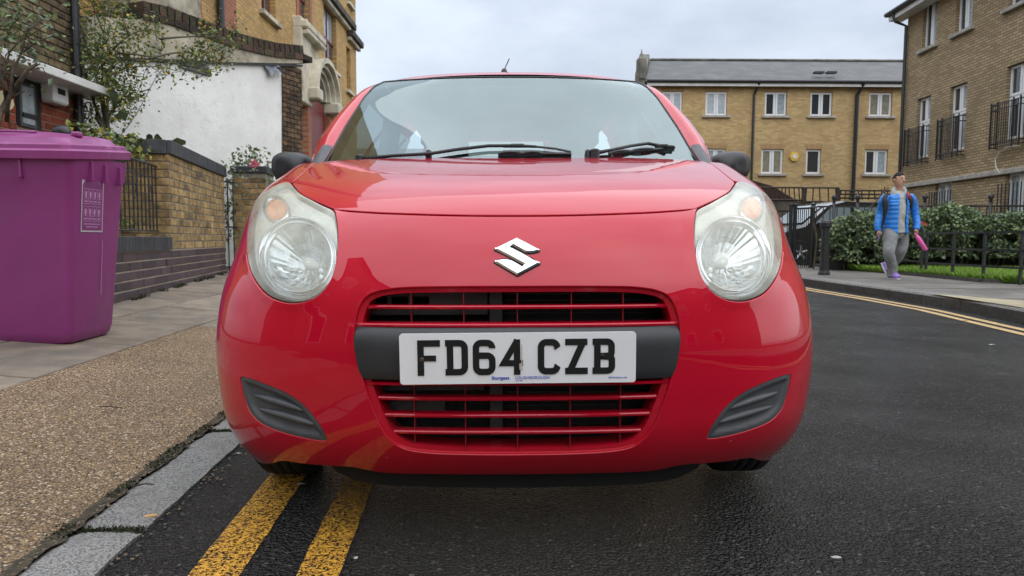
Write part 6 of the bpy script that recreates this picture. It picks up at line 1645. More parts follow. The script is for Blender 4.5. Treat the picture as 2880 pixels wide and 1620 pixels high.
for s_ in (1, -1):
    hl = panel('headlight', [(x*1, y) for x, y in (shrink(dL, .0015) if s_ > 0 else mirror(shrink(dL, .0015)))], [], MT['lens'], car, sp=.02, off=.002, rim=.03, rimm=MT['chrome'], roll=.004)
    c = np.array(Sf(s_*lo_c[0], lo_c[1])); nrm = Sn(np.array(s_*lo_c[0]), np.array(lo_c[1]))
    def circ(hd0, vd0, rx, ry, n=28): return [dom(invd(hd0+rx*math.cos(k*2*PI/n), vd0-ry*math.sin(k*2*PI/n))) for k in range(n)]
    c1_ = circ(556, 636, 84, 90); c2_ = circ(606, 515, 33, 34)
    if area(c1_) < 0: c1_ = c1_[::-1]
    if area(c2_) < 0: c2_ = c2_[::-1]
    if s_ < 0: c1_, c2_ = mirror(c1_), mirror(c2_)
    o_ = shrink(dL, .010); o_ = o_ if s_ > 0 else mirror(o_)
    def hoff(Dm, c1_=c1_, c2_=c2_): Dm = np.asarray(Dm); return -.016-.009*np.exp(-(segdist(Dm, c1_)/.02)**2)-.006*np.exp(-(segdist(Dm, c2_)/.015)**2)
    panel('housing', o_, [c1_, c2_], MT['lamp_silver'], hl, sp=.02, off=hoff, rim=.03, roll=.004)
    def bowl(name, hd0, vd0, prof, m, ns=72, fl=None, ry=1.07, smooth=False, cap=False):
        """rings round a lamp centre, laid under the lens surface"""
        bm = bmesh.new(); rings = []
        for j, (r0, of) in enumerate(prof):
            key = (hd0, vd0, r0, ns); 
            if key not in _bc: _bc[key] = [dom(invd(hd0+r0*math.cos(a), vd0-r0*ry*math.sin(a))) for a in [q*2*PI/ns for q in range(ns)]]
            Dm = np.array([(x*s_, y) for x, y in _bc[key]]); P_, N_ = lift(Dm, 0)
            o2 = np.array([of+(fl(q*2*PI/ns, j/(len(prof)-1), r0) if fl else 0) for q in range(ns)]); P_ = P_+N_*o2[:, None]; rings.append([bm.verts.new(tuple(p)) for p in P_])
        for i in range(len(rings)-1):
            for q in range(ns): bm.faces.new((rings[i][q], rings[i][(q+1) % ns], rings[i+1][(q+1) % ns], rings[i+1][q]))
        if cap: bm.faces.new(rings[0])
        bmesh.ops.recalc_face_normals(bm, faces=bm.faces); return mk(name, bm, m, hl, smooth=smooth)
    def flute(a, t, r0):
        q = 0.0
        if math.sin(a) > -.25: q += .0013*math.cos(a*26)*t**1.2*(1 if math.cos(a) > -.2 else .5)
        else:
            xx = r0*math.cos(a); q += .0045*(int((xx+200)/15) % 2)+.003*(int((r0*math.sin(a)+200)/26) % 2)
        return q
    bowl('reflector', 556, 636, [(12, -.066), (22, -.065), (32, -.062), (42, -.057), (52, -.052), (60, -.044), (68, -.036), (76, -.027), (82, -.020)], MT['mirror_chrome'], fl=flute)
    bowl('bulb_cap', 556, 632, [(3, -.046), (9, -.047), (13, -.052), (14, -.058), (14, -.068)], MT['lamp_silver'], ns=24, smooth=True, cap=True)
    bowl('bezel_ring', 556, 637, [(80, -.022), (81.5, -.015), (85, -.012), (89, -.014), (92, -.020)], MT['chrome'], ns=72, smooth=True)
    bowl('bezel_ring', 557, 640, [(93, -.018), (95, -.012), (98, -.010), (100, -.014)], MT['chrome'], ns=72, smooth=True)
    bm = bmesh.new()
    for q in range(64):
        a = math.radians(-105+q*1.9)
        for r0, r1 in ((72, 81),):
            P_ = []
            for rr_, da in ((r0, -.006), (r0, .006), (r1, .006), (r1, -.006)):
                if (q, rr_, da) not in _kc: _kc[(q, rr_, da)] = dom(invd(556+rr_*math.cos(a+da), 636-rr_*1.07*math.sin(a+da)))
                d_2 = _kc[(q, rr_, da)]; X_, N_ = lift([(d_2[0]*s_, d_2[1])], -.016); P_.append(Vector(X_[0]))
            quadmesh(bm, P_)
    kr = mk('knurled_ring', bm, MT['lamp_silver'], hl); tag(kr, kind='stuff')
    bowl('indicator', 606, 515, [(2, -.04), (8, -.038), (14, -.034), (19, -.028), (24, -.020), (27, -.015)], MT['amber'], ns=56, fl=lambda a, t, r0: .003*math.cos(a*14)*t, ry=1.05)
    bowl('indicator_bulb', 606, 514, [(2, -.014), (7, -.016), (10, -.026), (10, -.045)], MT['amber'], ns=20, smooth=True, cap=True)
    bowl('indicator_ring', 606, 515, [(26, -.016), (27.5, -.010), (31, -.009), (34, -.014)], MT['chrome'], ns=56, smooth=True, ry=1.05)
# ---- grille
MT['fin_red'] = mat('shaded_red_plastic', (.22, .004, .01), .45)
def planY(x, z):
    W_, d, n, yc = (float(tb(T, z)) for T in (T_W, T_d, T_n, T_yc)); r = min(abs(x)/W_, .999); return yc+d*(1-(1-r**n)**(1/n))
dkred = MT['paint']
frame_pts = densify(grille_poly, .012); X0, N0 = lift(np.array(frame_pts)); cG = X0.mean(0)
def ring_in(d, depth):
    P_ = np.array(shrink(frame_pts, d)); X, N_ = lift(P_); X = X.copy(); X[:, 1] += depth; return X
bm = bmesh.new(); R_ = []
for d, dep in ((.0, .004), (.004, .010), (.010, .012), (.016, .014), (.0175, .02), (.019, .085)):
    R_.append([bm.verts.new(tuple(v)) for v in ring_in(d, dep)])
for i in range(len(R_)-1):
    n = len(R_[i])
    for q in range(n): bm.faces.new((R_[i][q], R_[i][(q+1) % n], R_[i+1][(q+1) % n], R_[i+1][q]))
bmesh.ops.recalc_face_normals(bm, faces=bm.faces); gr = mk('grille', bm, MT['paint'], car, smooth=True); gr.data.set_sharp_from_angle(angle=.5)
def zat(vd, y=.03): return at(0, vd*DS, y).z
def bar(name, vd, hd, th, m, dy=.022, dep=.035, parent=gr, zc=None):
    z = zat(vd) if zc is None else zc; xe = hd*DS/FPX*(CY0+planY(hd*DS/FPX*1.55, z)+.03)+.008; n = 40; bm = bmesh.new(); secs = []
    pr = [(-th*.5, 0), (-th*.38, -.003), (th*.1, -.004), (th*.36, -.002), (th*.5, .003), (th*.5, dep), (-th*.5, dep)]
    for i in range(n+1):
        x = -xe+2*xe*i/n; y0 = planY(x, z)+dy; secs.append([bm.verts.new((x, y0+b, z+a)) for a, b in pr])
    for i in range(n):
        for q in range(7): bm.faces.new((secs[i][q], secs[i][(q+1) % 7], secs[i+1][(q+1) % 7], secs[i+1][q]))
    bm.faces.new(secs[0]); bm.faces.new(secs[-1][::-1]); bmesh.ops.recalc_face_normals(bm, faces=bm.faces); return mk(name, bm, m, parent), z
bars = [(773, 394), (1001, 376), (1044, 362), (1087, 341)]
zb_list = []
for vd, hd in bars: o, z = bar('grille_bar', vd, hd, .0095, MT['paint'], dep=.026); zb_list.append(z)
o, zu = bar('grille_bar', 817, 398, .010, MT['paint'], dy=.012)
o, zlow = bar('grille_bar', 962, 378, .008, MT['paint'], dy=.012)
ztopg = zat(722); zbot = zat(1132)
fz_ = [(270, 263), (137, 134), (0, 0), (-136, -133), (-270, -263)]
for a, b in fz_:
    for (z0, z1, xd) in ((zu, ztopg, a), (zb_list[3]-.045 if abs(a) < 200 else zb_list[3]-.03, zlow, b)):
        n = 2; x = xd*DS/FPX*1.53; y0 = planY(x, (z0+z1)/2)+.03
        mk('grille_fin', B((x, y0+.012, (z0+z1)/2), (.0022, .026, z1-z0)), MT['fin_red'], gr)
# behind the bars: radiator with thin fins, ducts and cowling
MT['radiator'] = mat('radiator_core', (.006, .006, .007), .5, bump=.8, bs=400, bdist=.003)
mk('radiator', B((.02, .20, .44), (.82, .03, .48)), MT['radiator'], gr)
tube0 = mk('radiator_tube', B((0, 0, 0), (.5, .006, .0028)), MT['black_metal'], gr, loc=(.22, .182, .655))
for i in range(1, 26): link('radiator_tube', tube0.data, gr, (.22, .182, .655-.0165*i))
bm = bmesh.new()
for (cx, cz_, w, h) in ((-.41, .645, .10, .02), (-.41, .575, .30, .018)): box(bm, (cx+.1, .13, cz_), (w, .01, h))
for x in (-.40, -.353, -.305, -.255, -.205): box(bm, (x, .13, .61), (.010, .012, .085))
for z in (.566, .61, .652): box(bm, (-.3, .129, z), (.22, .013, .012))
box(bm, (-.135, .13, .61), (.13, .014, .10)); box(bm, (-.05, .125, .47), (.03, .03, .4))
box(bm, (-.25, .135, .42), (.34, .012, .09)); box(bm, (-.3, .14, .33), (.25, .012, .035))
mk('air_duct', bm, MT['grey_plastic'], gr)
mk('bumper_beam', B((0, .16, .475), (1.0, .05, .09)), MT['black_plastic'], gr)
mk('backing', B((0, .27, .43), (.88, .02, .52)), MT['gap'], gr)
# black band that carries the plate
band = [(0, 824), (200, 824.5), (330, 822.5), (400, 820), (409, 824), (411, 850), (407, 885), (400, 920), (392, 944), (384, 951), (330, 954), (200, 957), (0, 958)]
dB = catmull(D(band), 3, False); band_poly = uniq(dB+[(-x, y) for x, y in dB[::-1][1:-1]])
if area(band_poly) < 0: band_poly = band_poly[::-1]
zmid = tt(.478)
def boff(Dm): Dm = np.asarray(Dm); q = np.clip((Dm[:, 1]-zmid)/.055, -1.2, 1.2); return .004-.007*q**4+.0
MT['band'] = mat('satin_black_band', (.022, .024, .027), .42, bump=.08, bs=900, bdist=.001, col2=(.03, .032, .035), vs=6)
panel('bumper_band', shrink(band_poly, .002), [], MT['band'], car, sp=.014, off=boff, rim=.03)
# ---- number plate and its lettering
MT['plate'] = mat('plate_white', (.90, .91, .92), .3, coat=.5, col2=(.85, .86, .88), vs=6); MT['ink'] = mat('plate_black', (.012, .013, .013), .35)
PZc = .479; pl = mk('number_plate', B((0, 0, 0), (.52, .006, .112), bev=0), MT['plate'], car)
pl.data.clear_geometry()
bm = bmesh.new(); prism(bm, rrect(-.26, .26, -.0565, .0565, .007, 5), (0, -.003, 0), (1, 0, 0), (0, 0, 1), (0, 1, 0), .006); bm.to_mesh(pl.data); bm.free()
pl.location = (0, -.016, PZc); pl.rotation_euler = (math.radians(2), math.radians(-.35), 0)
_yk = [0]
def stroke(bm, pts, w, closed=False, y=-.0046, th=.0012):
    _yk[0] = (_yk[0]+1) % 3; y -= .00012*_yk[0]
    P_ = []
    for p in pts:
        p = Vector((p[0], p[1]))
        if not P_ or (p-P_[-1]).length > 1e-4: P_.append(p)
    n = len(P_); L_, R_ = [], []
    for i in range(n):
        a = P_[i-1] if (i > 0 or closed) else None; c = P_[(i+1) % n] if (i < n-1 or closed) else None
        d1 = (P_[i]-a).normalized() if a is not None else None; d2 = (c-P_[i]).normalized() if c is not None else None
        if d1 is None: d1 = d2
        if d2 is None: d2 = d1
        n1, n2 = Vector((-d1.y, d1.x)), Vector((-d2.y, d2.x)); m_ = (n1+n2).normalized(); k = w/2/max(.35, m_.dot(n1)); L_.append(P_[i]+m_*k); R_.append(P_[i]-m_*k)
    F_ = lambda p, yy: bm.verts.new((p.x, yy, p.y))
    a = [F_(p, y) for p in L_]; b = [F_(p, y) for p in R_]; a2 = [F_(p, y+th) for p in L_]; b2 = [F_(p, y+th) for p in R_]
    for i in range(n if closed else n-1):
        j = (i+1) % n; bm.faces.new((a[i], a[j], b[j], b[i])); bm.faces.new((a[i], a2[i], a2[j], a[j])); bm.faces.new((b[i], b[j], b2[j], b2[i]))
    if not closed: bm.faces.new((a[0], b[0], b2[0], a2[0])); bm.faces.new((a[-1], a2[-1], b2[-1], b[-1]))
def arcp(cx, cy, r, a0, a1, n=6): return [(cx+r*math.cos(math.radians(a0+(a1-a0)*k/n)), cy+r*math.sin(math.radians(a0+(a1-a0)*k/n))) for k in range(n+1)]
SW, CW, CHh = .0143, .050, .079
a_, b_, c_, d_ = SW/2, CW-SW/2, SW/2, CHh-SW/2; r_ = .0115
def glyph(ch):
    bm = bmesh.new(); mid = CHh*.5
    if ch == 'F': stroke(bm, [(a_, 0), (a_, d_), (CW, d_)], SW); stroke(bm, [(SW, mid-.001), (CW*.82, mid-.001)], SW*.9)
    if ch == 'D':
        stroke(bm, [(0, d_), (b_-r_, d_)]+arcp(b_-r_, d_-r_, r_, 90, 0)+arcp(b_-r_, c_+r_, r_, 0, -90)+[(0, c_)], SW); stroke(bm, [(a_+.0035, c_), (a_+.0035, d_)], SW)
    if ch == '6': stroke(bm, [(b_, CHh*.76)]+arcp(b_-r_, d_-r_, r_, 0, 90)+arcp(a_+r_, d_-r_, r_, 90, 180)+arcp(a_+r_, c_+r_, r_, 180, 270)+arcp(b_-r_, c_+r_, r_, 270, 360)+arcp(b_-r_, mid+.004-r_, r_, 0, 90)+[(SW, mid+.004)], SW)
    if ch == '4': stroke(bm, [(CW*.76, CHh*.98), (SW*.55, CHh*.33), (CW, CHh*.33)], SW*.95); stroke(bm, [(CW*.74, 0), (CW*.74, CHh)], SW)
    if ch == 'C': stroke(bm, [(b_+.001, CHh*.745)]+arcp(b_-r_, d_-r_, r_, 0, 90)+arcp(a_+r_, d_-r_, r_, 90, 180)+arcp(a_+r_, c_+r_, r_, 180, 270)+arcp(b_-r_, c_+r_, r_, 270, 360)+[(b_+.001, CHh*.255)], SW)
    if ch == 'Z': stroke(bm, [(0, d_), (CW-.001, d_)], SW); stroke(bm, [(0, c_), (CW, c_)], SW); stroke(bm, [(a_+.0035, SW*.5), (b_-.0035, CHh-SW*.5)], SW*1.02)
    if ch == 'B':
        rr = .010; stroke(bm, [(0, d_), (b_-rr-.001, d_)]+arcp(b_-rr-.001, d_-rr, rr, 90, 0)+arcp(b_-rr-.001, mid+rr*.9, rr, 0, -90)+[(SW, mid)], SW)
        stroke(bm, [(SW, mid)]+arcp(b_-rr, mid-rr*.9, rr, 90, 0)+arcp(b_-rr, c_+rr, rr, 0, -90)+[(0, c_)], SW); stroke(bm, [(a_+.0035, c_), (a_+.0035, d_)], SW)
    bmesh.ops.recalc_face_normals(bm, faces=bm.faces); return bm
for ch, x in (('F', -.2207), ('D', -.1597), ('6', -.0993), ('4', -.0390), ('C', .0435), ('Z', .1038), ('B', .1640)):
    mk('character', glyph(ch), MT['ink'], pl, loc=(x, .0, -.0365))
def text(s, size, loc, m, parent, bold=0, sx=1.0, name='lettering'):
    cu = bpy.data.curves.new('t', 'FONT'); cu.body = s; cu.size = size; cu.extrude = .0002; cu.offset = bold; cu.align_x = 'LEFT'
    o = bpy.data.objects.new('t', cu); COL.objects.link(o); dg = bpy.context.evaluated_depsgraph_get(); me = bpy.data.meshes.new_from_object(o.evaluated_get(dg)); bpy.data.objects.remove(o)
    me.materials.clear(); me.materials.append(m); q = link(name, me, parent, loc, (PI/2, 0, 0), (sx, 1, 1)); return q
MT['plate_blue'] = mat('plate_blue', (.02, .07, .5), .4)
text('Sturgess', .0102, (-.0585, -.0038, -.0468), MT['plate_blue'], pl, .00022, 1.15); text('LOUGHBOROUGH', .0092, (-.0065, -.0038, -.0465), MT['plate_blue'], pl, 0, .98)
text('LE1 7RP', .0042, (-.0050, -.0038, -.0512), MT['plate_blue'], pl); text('BESTPLATE BS AU 145d', .0042, (.2, -.0038, -.0465), MT['plate_blue'], pl, .00005, .95)
for x, z, nm, c in ((-.211, -.0015, 'screw', (.1, .06, .05)), (.186, .003, 'screw', (.02, .02, .022))):
    mk('screw', lathe(bmesh.new(), [(.001, -.0062), (.004, -.0064), (.0058, -.0055), (.0062, -.0035)], 14, 'Y', (x, 0, z)), mat('screw_head', c, .5, metal=.4), pl, smooth=True)
mk('glue_smear', B((.0085, -.0062, .003), (.0022, .0008, .058), bev=0), mat('glue', (.6, .57, .5), .4), pl); mk('glue_smear', B((.005, -.0064, -.018), (.004, .001, .014)), mat('glue_thick', (.55, .5, .42), .4), pl)
# ---- badge
bz = [(868, 215), (1448, 562), (1455, 585), (1395, 625), (1300, 655), (1190, 668), (1095, 652), (1000, 605), (745, 440), (690, 470), (1455, 935), (1450, 965), (875, 1290), (297, 915), (300, 890), (400, 835), (520, 808), (620, 815), (720, 850), (860, 935), (1010, 1035), (1055, 1005), (295, 560), (300, 530)]
bz = [(868, 215), (1448, 562), (1452, 588), (1395, 625), (1300, 655), (1190, 668), (1095, 652), (1000, 605), (760, 452), (700, 470), (1150, 742), (1455, 930), (1448, 965), (875, 1290), (297, 915), (300, 890), (400, 835), (520, 808), (640, 822), (740, 860), (860, 935), (1005, 1030), (1055, 1005), (600, 730), (295, 556), (302, 530)]
K_ = 9.1e-5; bp0 = [((x-875)*K_, -(y-752)*K_) for x, y in bz]
cb_ = invd(0, 646); bc = Vector([float(q) for q in Sf(0.0, cb_[1])]); bnrm = Vector(Sn(np.array(0.0), np.array(cb_[1]))); ez_ = Vector((1, 0, 0)).cross(bnrm).normalized()*-1
if ez_.z < 0: ez_ = -ez_
def badge_mesh(inset, d0, d1):
    bm = bmesh.new(); prism(bm, bp0, tuple(bc+bnrm*d0), (1, 0, 0), tuple(ez_), tuple(bnrm), d1-d0); return bm
bm = bmesh.new(); s_in = shrink(bp0, .0042)
def ringb(poly, h): return [bm.verts.new(bc+Vector((1, 0, 0))*x+ez_*y+bnrm*h) for x, y in poly]
ra_, rb_, rc_ = ringb(bp0, -.003), ringb(bp0, .003), ringb(s_in, .0065)
for A_, B_ in ((ra_, rb_), (rb_, rc_)):
    for i in range(len(A_)): bm.faces.new((A_[i], A_[(i+1) % len(A_)], B_[(i+1) % len(A_)], B_[i]))
polyfill(bm, [v.co.copy() for v in rc_], s_in); bmesh.ops.remove_doubles(bm, verts=bm.verts, dist=1e-6); bmesh.ops.recalc_face_normals(bm, faces=bm.faces)
MT['badge'] = mat('badge_chrome', (.82, .84, .87), .13, metal=1)
bg_ = mk('badge', bm, MT['badge'], car)
bm = bmesh.new(); so_ = shrink(bp0, -.0016); polyfill(bm, [bc+Vector((1, 0, 0))*x+ez_*y+bnrm*.0008 for x, y in so_], so_); mk('badge_edge', bm, MT['gap'], bg_)
# ---- fog light blanks
fsh = shrink(dFog, .0022); fin = shrink(dFog, .011)
for s_ in (1, -1):
    pf = fsh if s_ > 0 else mirror(fsh); pin = fin if s_ > 0 else mirror(fin)
    def foff(Dm, pin=pin): Dm = np.asarray(Dm); ins = inpoly(Dm, pin); dd = segdist(Dm, pin); return -.002-np.where(ins, .009*(1-np.exp(-(dd/.009)**2)), 0)
    fo = panel('fog_light_cover', pf, [], MT['grey_plastic'], car, sp=.0055, off=foff, rim=.012)
    for (p0, p1, bow) in (((666, 993), (531, 1036), 9), ((653, 1028), (505, 1071), 9)):
        bm = bmesh.new(); n = 20; rings = []
        for i in range(n+1):
            t = i/n; hd = p0[0]+(p1[0]-p0[0])*t; vd = p0[1]+(p1[1]-p0[1])*t-bow*math.sin(PI*t)*.3; a, z = invd(hd, vd); P_, N_ = lift([dom((s_*a, z))], -.009); P_, N_ = Vector(P_[0]), Vector(N_[0])
            w = .0085*math.sin(PI*min(1, max(.02, t)))**.5; up = Vector((0, 0, 1)); rings.append([bm.verts.new(P_+up*w*math.cos(q)*1.0+N_*max(-.001, .010*math.sin(q)*math.sin(PI*t)**.6)) for q in [k*PI/8 for k in range(9)]])
        for i in range(n):
            for q in range(8): bm.faces.new((rings[i][q], rings[i][q+1], rings[i+1][q+1], rings[i+1][q]))
        bmesh.ops.recalc_face_normals(bm, faces=bm.faces); mk('ridge', bm, MT['grey_plastic'], fo, smooth=True)
# ---- windscreen, pillars, roof
EZ = [1.0, 1.033, 1.183, 1.35, 1.419, 1.452]; EX = [.679, .671, .659, .631, .606, .572]; EY = [.955, 1.0, 1.226, 1.47, 1.574, 1.632]
def E(z): return Vector((float(np.interp(z, EZ, EX)), float(np.interp(z, EZ, EY)), z))
def wsp(w, t):
    z = 1.0+t*.452; e = E(z); cy_ = .79+t*.762+.03*math.sin(PI*t); k = abs(w)**2.3
    zc_ = 1.0+t*.4555; return Vector((e.x*w, cy_+(e.y-cy_)*k, zc_+(z-zc_)*k))
def grid(name, fn, nu, nv, m, parent=car, smooth=True, flip=False):
    bm = bmesh.new(); g = [[bm.verts.new(fn(i/nu, j/nv)) for j in range(nv+1)] for i in range(nu+1)]
    for i in range(nu):
        for j in range(nv):
            f = (g[i][j], g[i+1][j], g[i+1][j+1], g[i][j+1]); bm.faces.new(f if not flip else f[::-1])
    return mk(name, bm, m, parent, smooth=smooth)
MT['windscreen'] = glassmat('windscreen_glass', (.6, .7, .7), .09, .015, 1.5)
MT['side_glass'] = glassmat('side_window_glass', (.3, .36, .36), .08)
ws = grid('windscreen', lambda a, b: wsp(-1+2*a, b), 40, 20, MT['windscreen'])
# black ceramic border and rubber seal
def border(w0, w1, t0, t1, nm, m, off=.0015, parent=ws, n=24): return grid(nm, lambda a, b: wsp(w0+(w1-w0)*a, t0+(t1-t0)*b)+Vector((0, off, -off*.3)), n, n, m, parent)
for s_ in (-1, 1): border(s_*.93, s_*1.0, 0, 1, 'glass_border', MT['gap'])
border(-1, 1, 0, .055, 'glass_border', MT['gap']); border(-.36, .36, .955, 1, 'sun_strip', MT['gap'])
border(-.93, .93, .975, 1, 'glass_border', MT['gap'])
seal = [wsp(-1, t) for t in np.linspace(0, 1, 16)]+[wsp(w, 1) for w in np.linspace(-1, 1, 24)[1:-1]]+[wsp(1, t) for t in np.linspace(1, 0, 16)]
mk('seal', tube(bmesh.new(), [p+Vector((0, -.003, -.002)) for p in seal], .0045, 6), MT['black_plastic'], ws, smooth=True)
OZ = [.96, 1.0, 1.057, 1.12, 1.22, 1.35, 1.40, 1.45, 1.475]; OX = [.75, .748, .746, .744, .728, .682, .660, .615, .55]; OY = [.98, 1.03, 1.09, 1.16, 1.31, 1.50, 1.58, 1.67, 1.69]
def O(z): return Vector((float(np.interp(z, OZ, OX)), float(np.interp(z, OZ, OY)), z))
def pillar(a, b, s_):
    zi = 1.0+b*.452; zo = .985+b*.462; e, o = E(zi), O(zo); p = e.lerp(o, a); bul = .022*math.sin(PI*a)*(1-b**4); d = (o-e).normalized(); nrm = Vector((0, -1, .55)).normalized(); p += nrm*bul+nrm*.006*(1-b**6); return Vector((p.x*s_, p.y, p.z))
for s_ in (-1, 1):
    grid('pillar', lambda a, b: pillar(a, b, s_), 10, 30, MT['paint'], flip=s_ < 0)
    # black corner trim at the foot of the pillar
    grid('pillar_trim', lambda a, b: pillar(.0+a*(.78-.35*b), -.02+b*.20, s_)+Vector((0, -.004, .003)), 6, 10, MT['grey_plastic'])
def roofp(a, b):
    w = -1+2*a; y = 1.555+b*1.6; yc_ = [1.552, 1.575, 1.61, 1.70, 1.9, 2.2, 2.7, 3.155]; z0 = float(np.interp(y, yc_, [1.464, 1.480, 1.490, 1.498, 1.501, 1.496, 1.47, 1.41]))
    hw_ = .60+.02*math.sin(PI*b)-.06*b*b; e = abs(w)**2.3; y += (E(1.452).y-1.555+.01)*e*(1-b)
    return Vector((w*(hw_-.02*(1-b)), y, z0-.014*abs(w)**2-.018*abs(w)**8*(1+b)))
grid('roof', roofp, 30, 40, MT['paint'])
# doors and glass: loft back from the pillar outer curve
def side(a, b, s_, z0, z1, in_=0, ya=0, yb=2.95):
    z = z0+(z1-z0)*b; o = O(z); y = o.y+ya+(yb-o.y-ya)*a; x = o.x-.035*max(0, (y-2.0)/1.2)**2+.012*math.sin(PI*a)-in_; return Vector((s_*x, y, z))
for s_ in (-1, 1):
    grid('upper_side', lambda a, b: side(a, b, s_, .985, 1.065), 30, 4, MT['paint'])
    grid('roof_rail', lambda a, b: side(a, b, s_, 1.385, 1.462), 30, 6, MT['paint'])
    grid('side_window', lambda a, b: side(a, b, s_, 1.065, 1.385, .008, .06), 30, 10, MT['side_glass'])
    for ya in (0.0, .75, 1.35): 
        grid('window_frame', lambda a, b: side(0, b, s_, 1.06, 1.39)+Vector((0, ya+a*.07, 0))+Vector((s_*.003, 0, 0)), 3, 8, MT['paint'] if ya == 0 else MT['black_plastic'])
# lower side with wheel arches
def lowside(y, z, s_):
    Wz = float(tb(T_W, z)); y0 = float(tb(T_yc, z)+tb(T_d, z)); t = (y-y0)/(3.3-y0); x = Wz-.09*max(0, (y-2.7)/.7)**2; return Vector((s_*x, y, z))
for s_ in (-1, 1):
    bm = bmesh.new(); nz2 = 34; ny2 = 90; g = []
    for j in range(nz2+1):
        z = .20+(.985-.20)*j/nz2; y0 = min(float(tb(T_yc, z)+tb(T_d, z)), .99); g.append([bm.verts.new(lowside(y0+(3.3-y0)*i/ny2, z, s_)) for i in range(ny2+1)])
    for j in range(nz2):
        for i in range(ny2):
            q = [g[j][i], g[j][i+1], g[j+1][i+1], g[j+1][i]]; c = sum((v.co for v in q), Vector())/4
            if math.hypot(c.y-.66, c.z-.28) < .33 or math.hypot(c.y-3.02, c.z-.28) < .33: continue
            bm.faces.new(q)
    bmesh.ops.delete(bm, geom=[v for v in bm.verts if not v.link_faces], context='VERTS'); bmesh.ops.recalc_face_normals(bm, faces=bm.faces)
    mk('side_panel', bm, MT['paint'], car, smooth=True)
    mk('door_handle', B((s_*.79, 2.0, .88), (.03, .16, .03), bev=.01), MT['paint'], car)
# tail
grid('tailgate', lambda a, b: Vector(((-1+2*a)*(.70-.14*max(0, b-.55)/.45), 3.3+.0-.16*max(0, b-.55)/.45+.03*(1-(2*a-1)**2), .25+b*1.17)), 16, 16, MT['paint'])
mk('underbody', B((0, 1.75, .26), (1.05, 3.0, .12)), MT['gap'], car)
for s_ in (-1, 1): grid('arch_liner', lambda a, b: Vector((s_*(.45+.26*b), .66-.335*math.cos(PI*a), .28+.335*math.sin(PI*a))), 24, 2, MT['gap'])
mk('firewall', B((0, .95, .6), (1.44, .04, .72)), MT['gap'], car); mk('floor', B((0, 2.1, .42), (1.3, 2.3, .05)), MT['gap'], car)
# lower air dam
def dam(a, b): x = -.5+1.0*a; return Vector((x, .10+.2*abs(x)**2+.02*b, .22-.085*b*(1-abs(2*a-1)**10)))
grid('air_dam', dam, 20, 3, MT['gap'])
mk('under_tray', B((0, .6, .19), (1.0, .7, .03)), MT['gap'], car)
# ---- wheels
for s_ in (-1, 1):
    for yw in (.66, 3.02):
        w = mk('wheel', lathe(bmesh.new(), [(.17, -.075), (.205, -.08), (.262, -.078), (.276, -.062), (.279, -.042), (.279, -.032), (.272, -.031), (.272, -.026), (.279, -.025), (.279, -.003), (.272, -.002), (.272, .002), (.279, .003), (.279, .025), (.272, .026), (.272, .031), (.279, .032), (.279, .042), (.276, .062), (.262, .078), (.205, .08), (.17, .075)], 48, 'X'), MT['tyre'], car, smooth=True, loc=(s_*.693, yw, .279))
        bm = bmesh.new()
        for q in range(60):
            a = q*2*PI/60
            for xx in (-.06, .06): box(bm, (xx, .279*math.cos(a), .279*math.sin(a)), (.022, .004, .012), 0, 0, 0, None)
        bm.free()
        mk('hubcap', lathe(bmesh.new(), [(.18, s_*.076), (.175, s_*.085), (.12, s_*.075), (.05, s_*.09), (.001, s_*.092)], 32, 'X'), MT['lamp_silver'], w, smooth=True)
# ---- cowl, wipers, washer jets
cw = [np.array(p) for p in dR]
def cowlp(a, b):
    w = -1+2*a; i_ = min(int(abs(w)*(len(dR)-1)), len(dR)-2); f_ = abs(w)*(len(dR)-1)-i_; R_2 = dR[::-1]; d = (R_2[i_][0]*(1-f_)+R_2[i_+1][0]*f_, R_2[i_][1]*(1-f_)+R_2[i_+1][1]*f_)
    P_, N_ = lift([(math.copysign(d[0], w), d[1]+.004)], 0); p = Vector(P_[0]); e = wsp(w*.99, .03); return p.lerp(e, b)+Vector((0, 0, -.022*math.sin(PI*b)-.004*(1-b)))
grid('cowl', cowlp, 40, 8, MT['grey_plastic'])
def onws(hd, vd, off=.012):
    """nearest windscreen point seen at this picture position"""
    best = None
    for w in np.linspace(-1, 1, 81):
        for t in np.linspace(-.02, 1, 103):
            p = wsp(w, t); u, v = proj(p.x, p.y, p.z); e = (u-hd*DS)**2+(v-vd*DS)**2
            if best is None or e < best[0]: best = (e, p)
    p = best[1]; return p+(Vector((0, -CY0, CAM_H))-p).normalized()*off*1.2
def wiper(arm, blade, label):
    root = empty('wiper', (0, 0, 0), parent=car)
    A_ = [onws(*p[:2], p[2] if len(p) > 2 else .03) for p in arm]; Bl = [onws(*p[:2], .012) for p in blade]
    bm = bmesh.new(); tube(bm, A_, [.008]+[.0062]*(len(A_)-2)+[.005], 6); mk('arm', bm, MT['black_plastic'], root, smooth=True)
    tube_ = bmesh.new(); tube(tube_, Bl, .006, 6); mk('blade', tube_, MT['black_plastic'], root)
    k = len(Bl)
    for f0, f1 in ((.15, .5), (.5, .9)):
        a, b = Bl[int(f0*(k-1))], Bl[int(f1*(k-1))]; ar_ = [a.lerp(b, q/8)+Vector((0, -.008, .009))*.6*math.sin(PI*q/8)**.6 for q in range(9)]; mk('bridge', tube(bmesh.new(), ar_, .0042, 5), MT['black_plastic'], root)
    mk('joint', B(tuple(A_[-2]), (.05, .014, .014), bev=.004), MT['black_plastic'], root); mk('pivot', lathe(bmesh.new(), [(.018, -.02), (.016, .012), (.008, .016)], 12, 'Z', tuple(A_[0])), MT['black_plastic'], root)
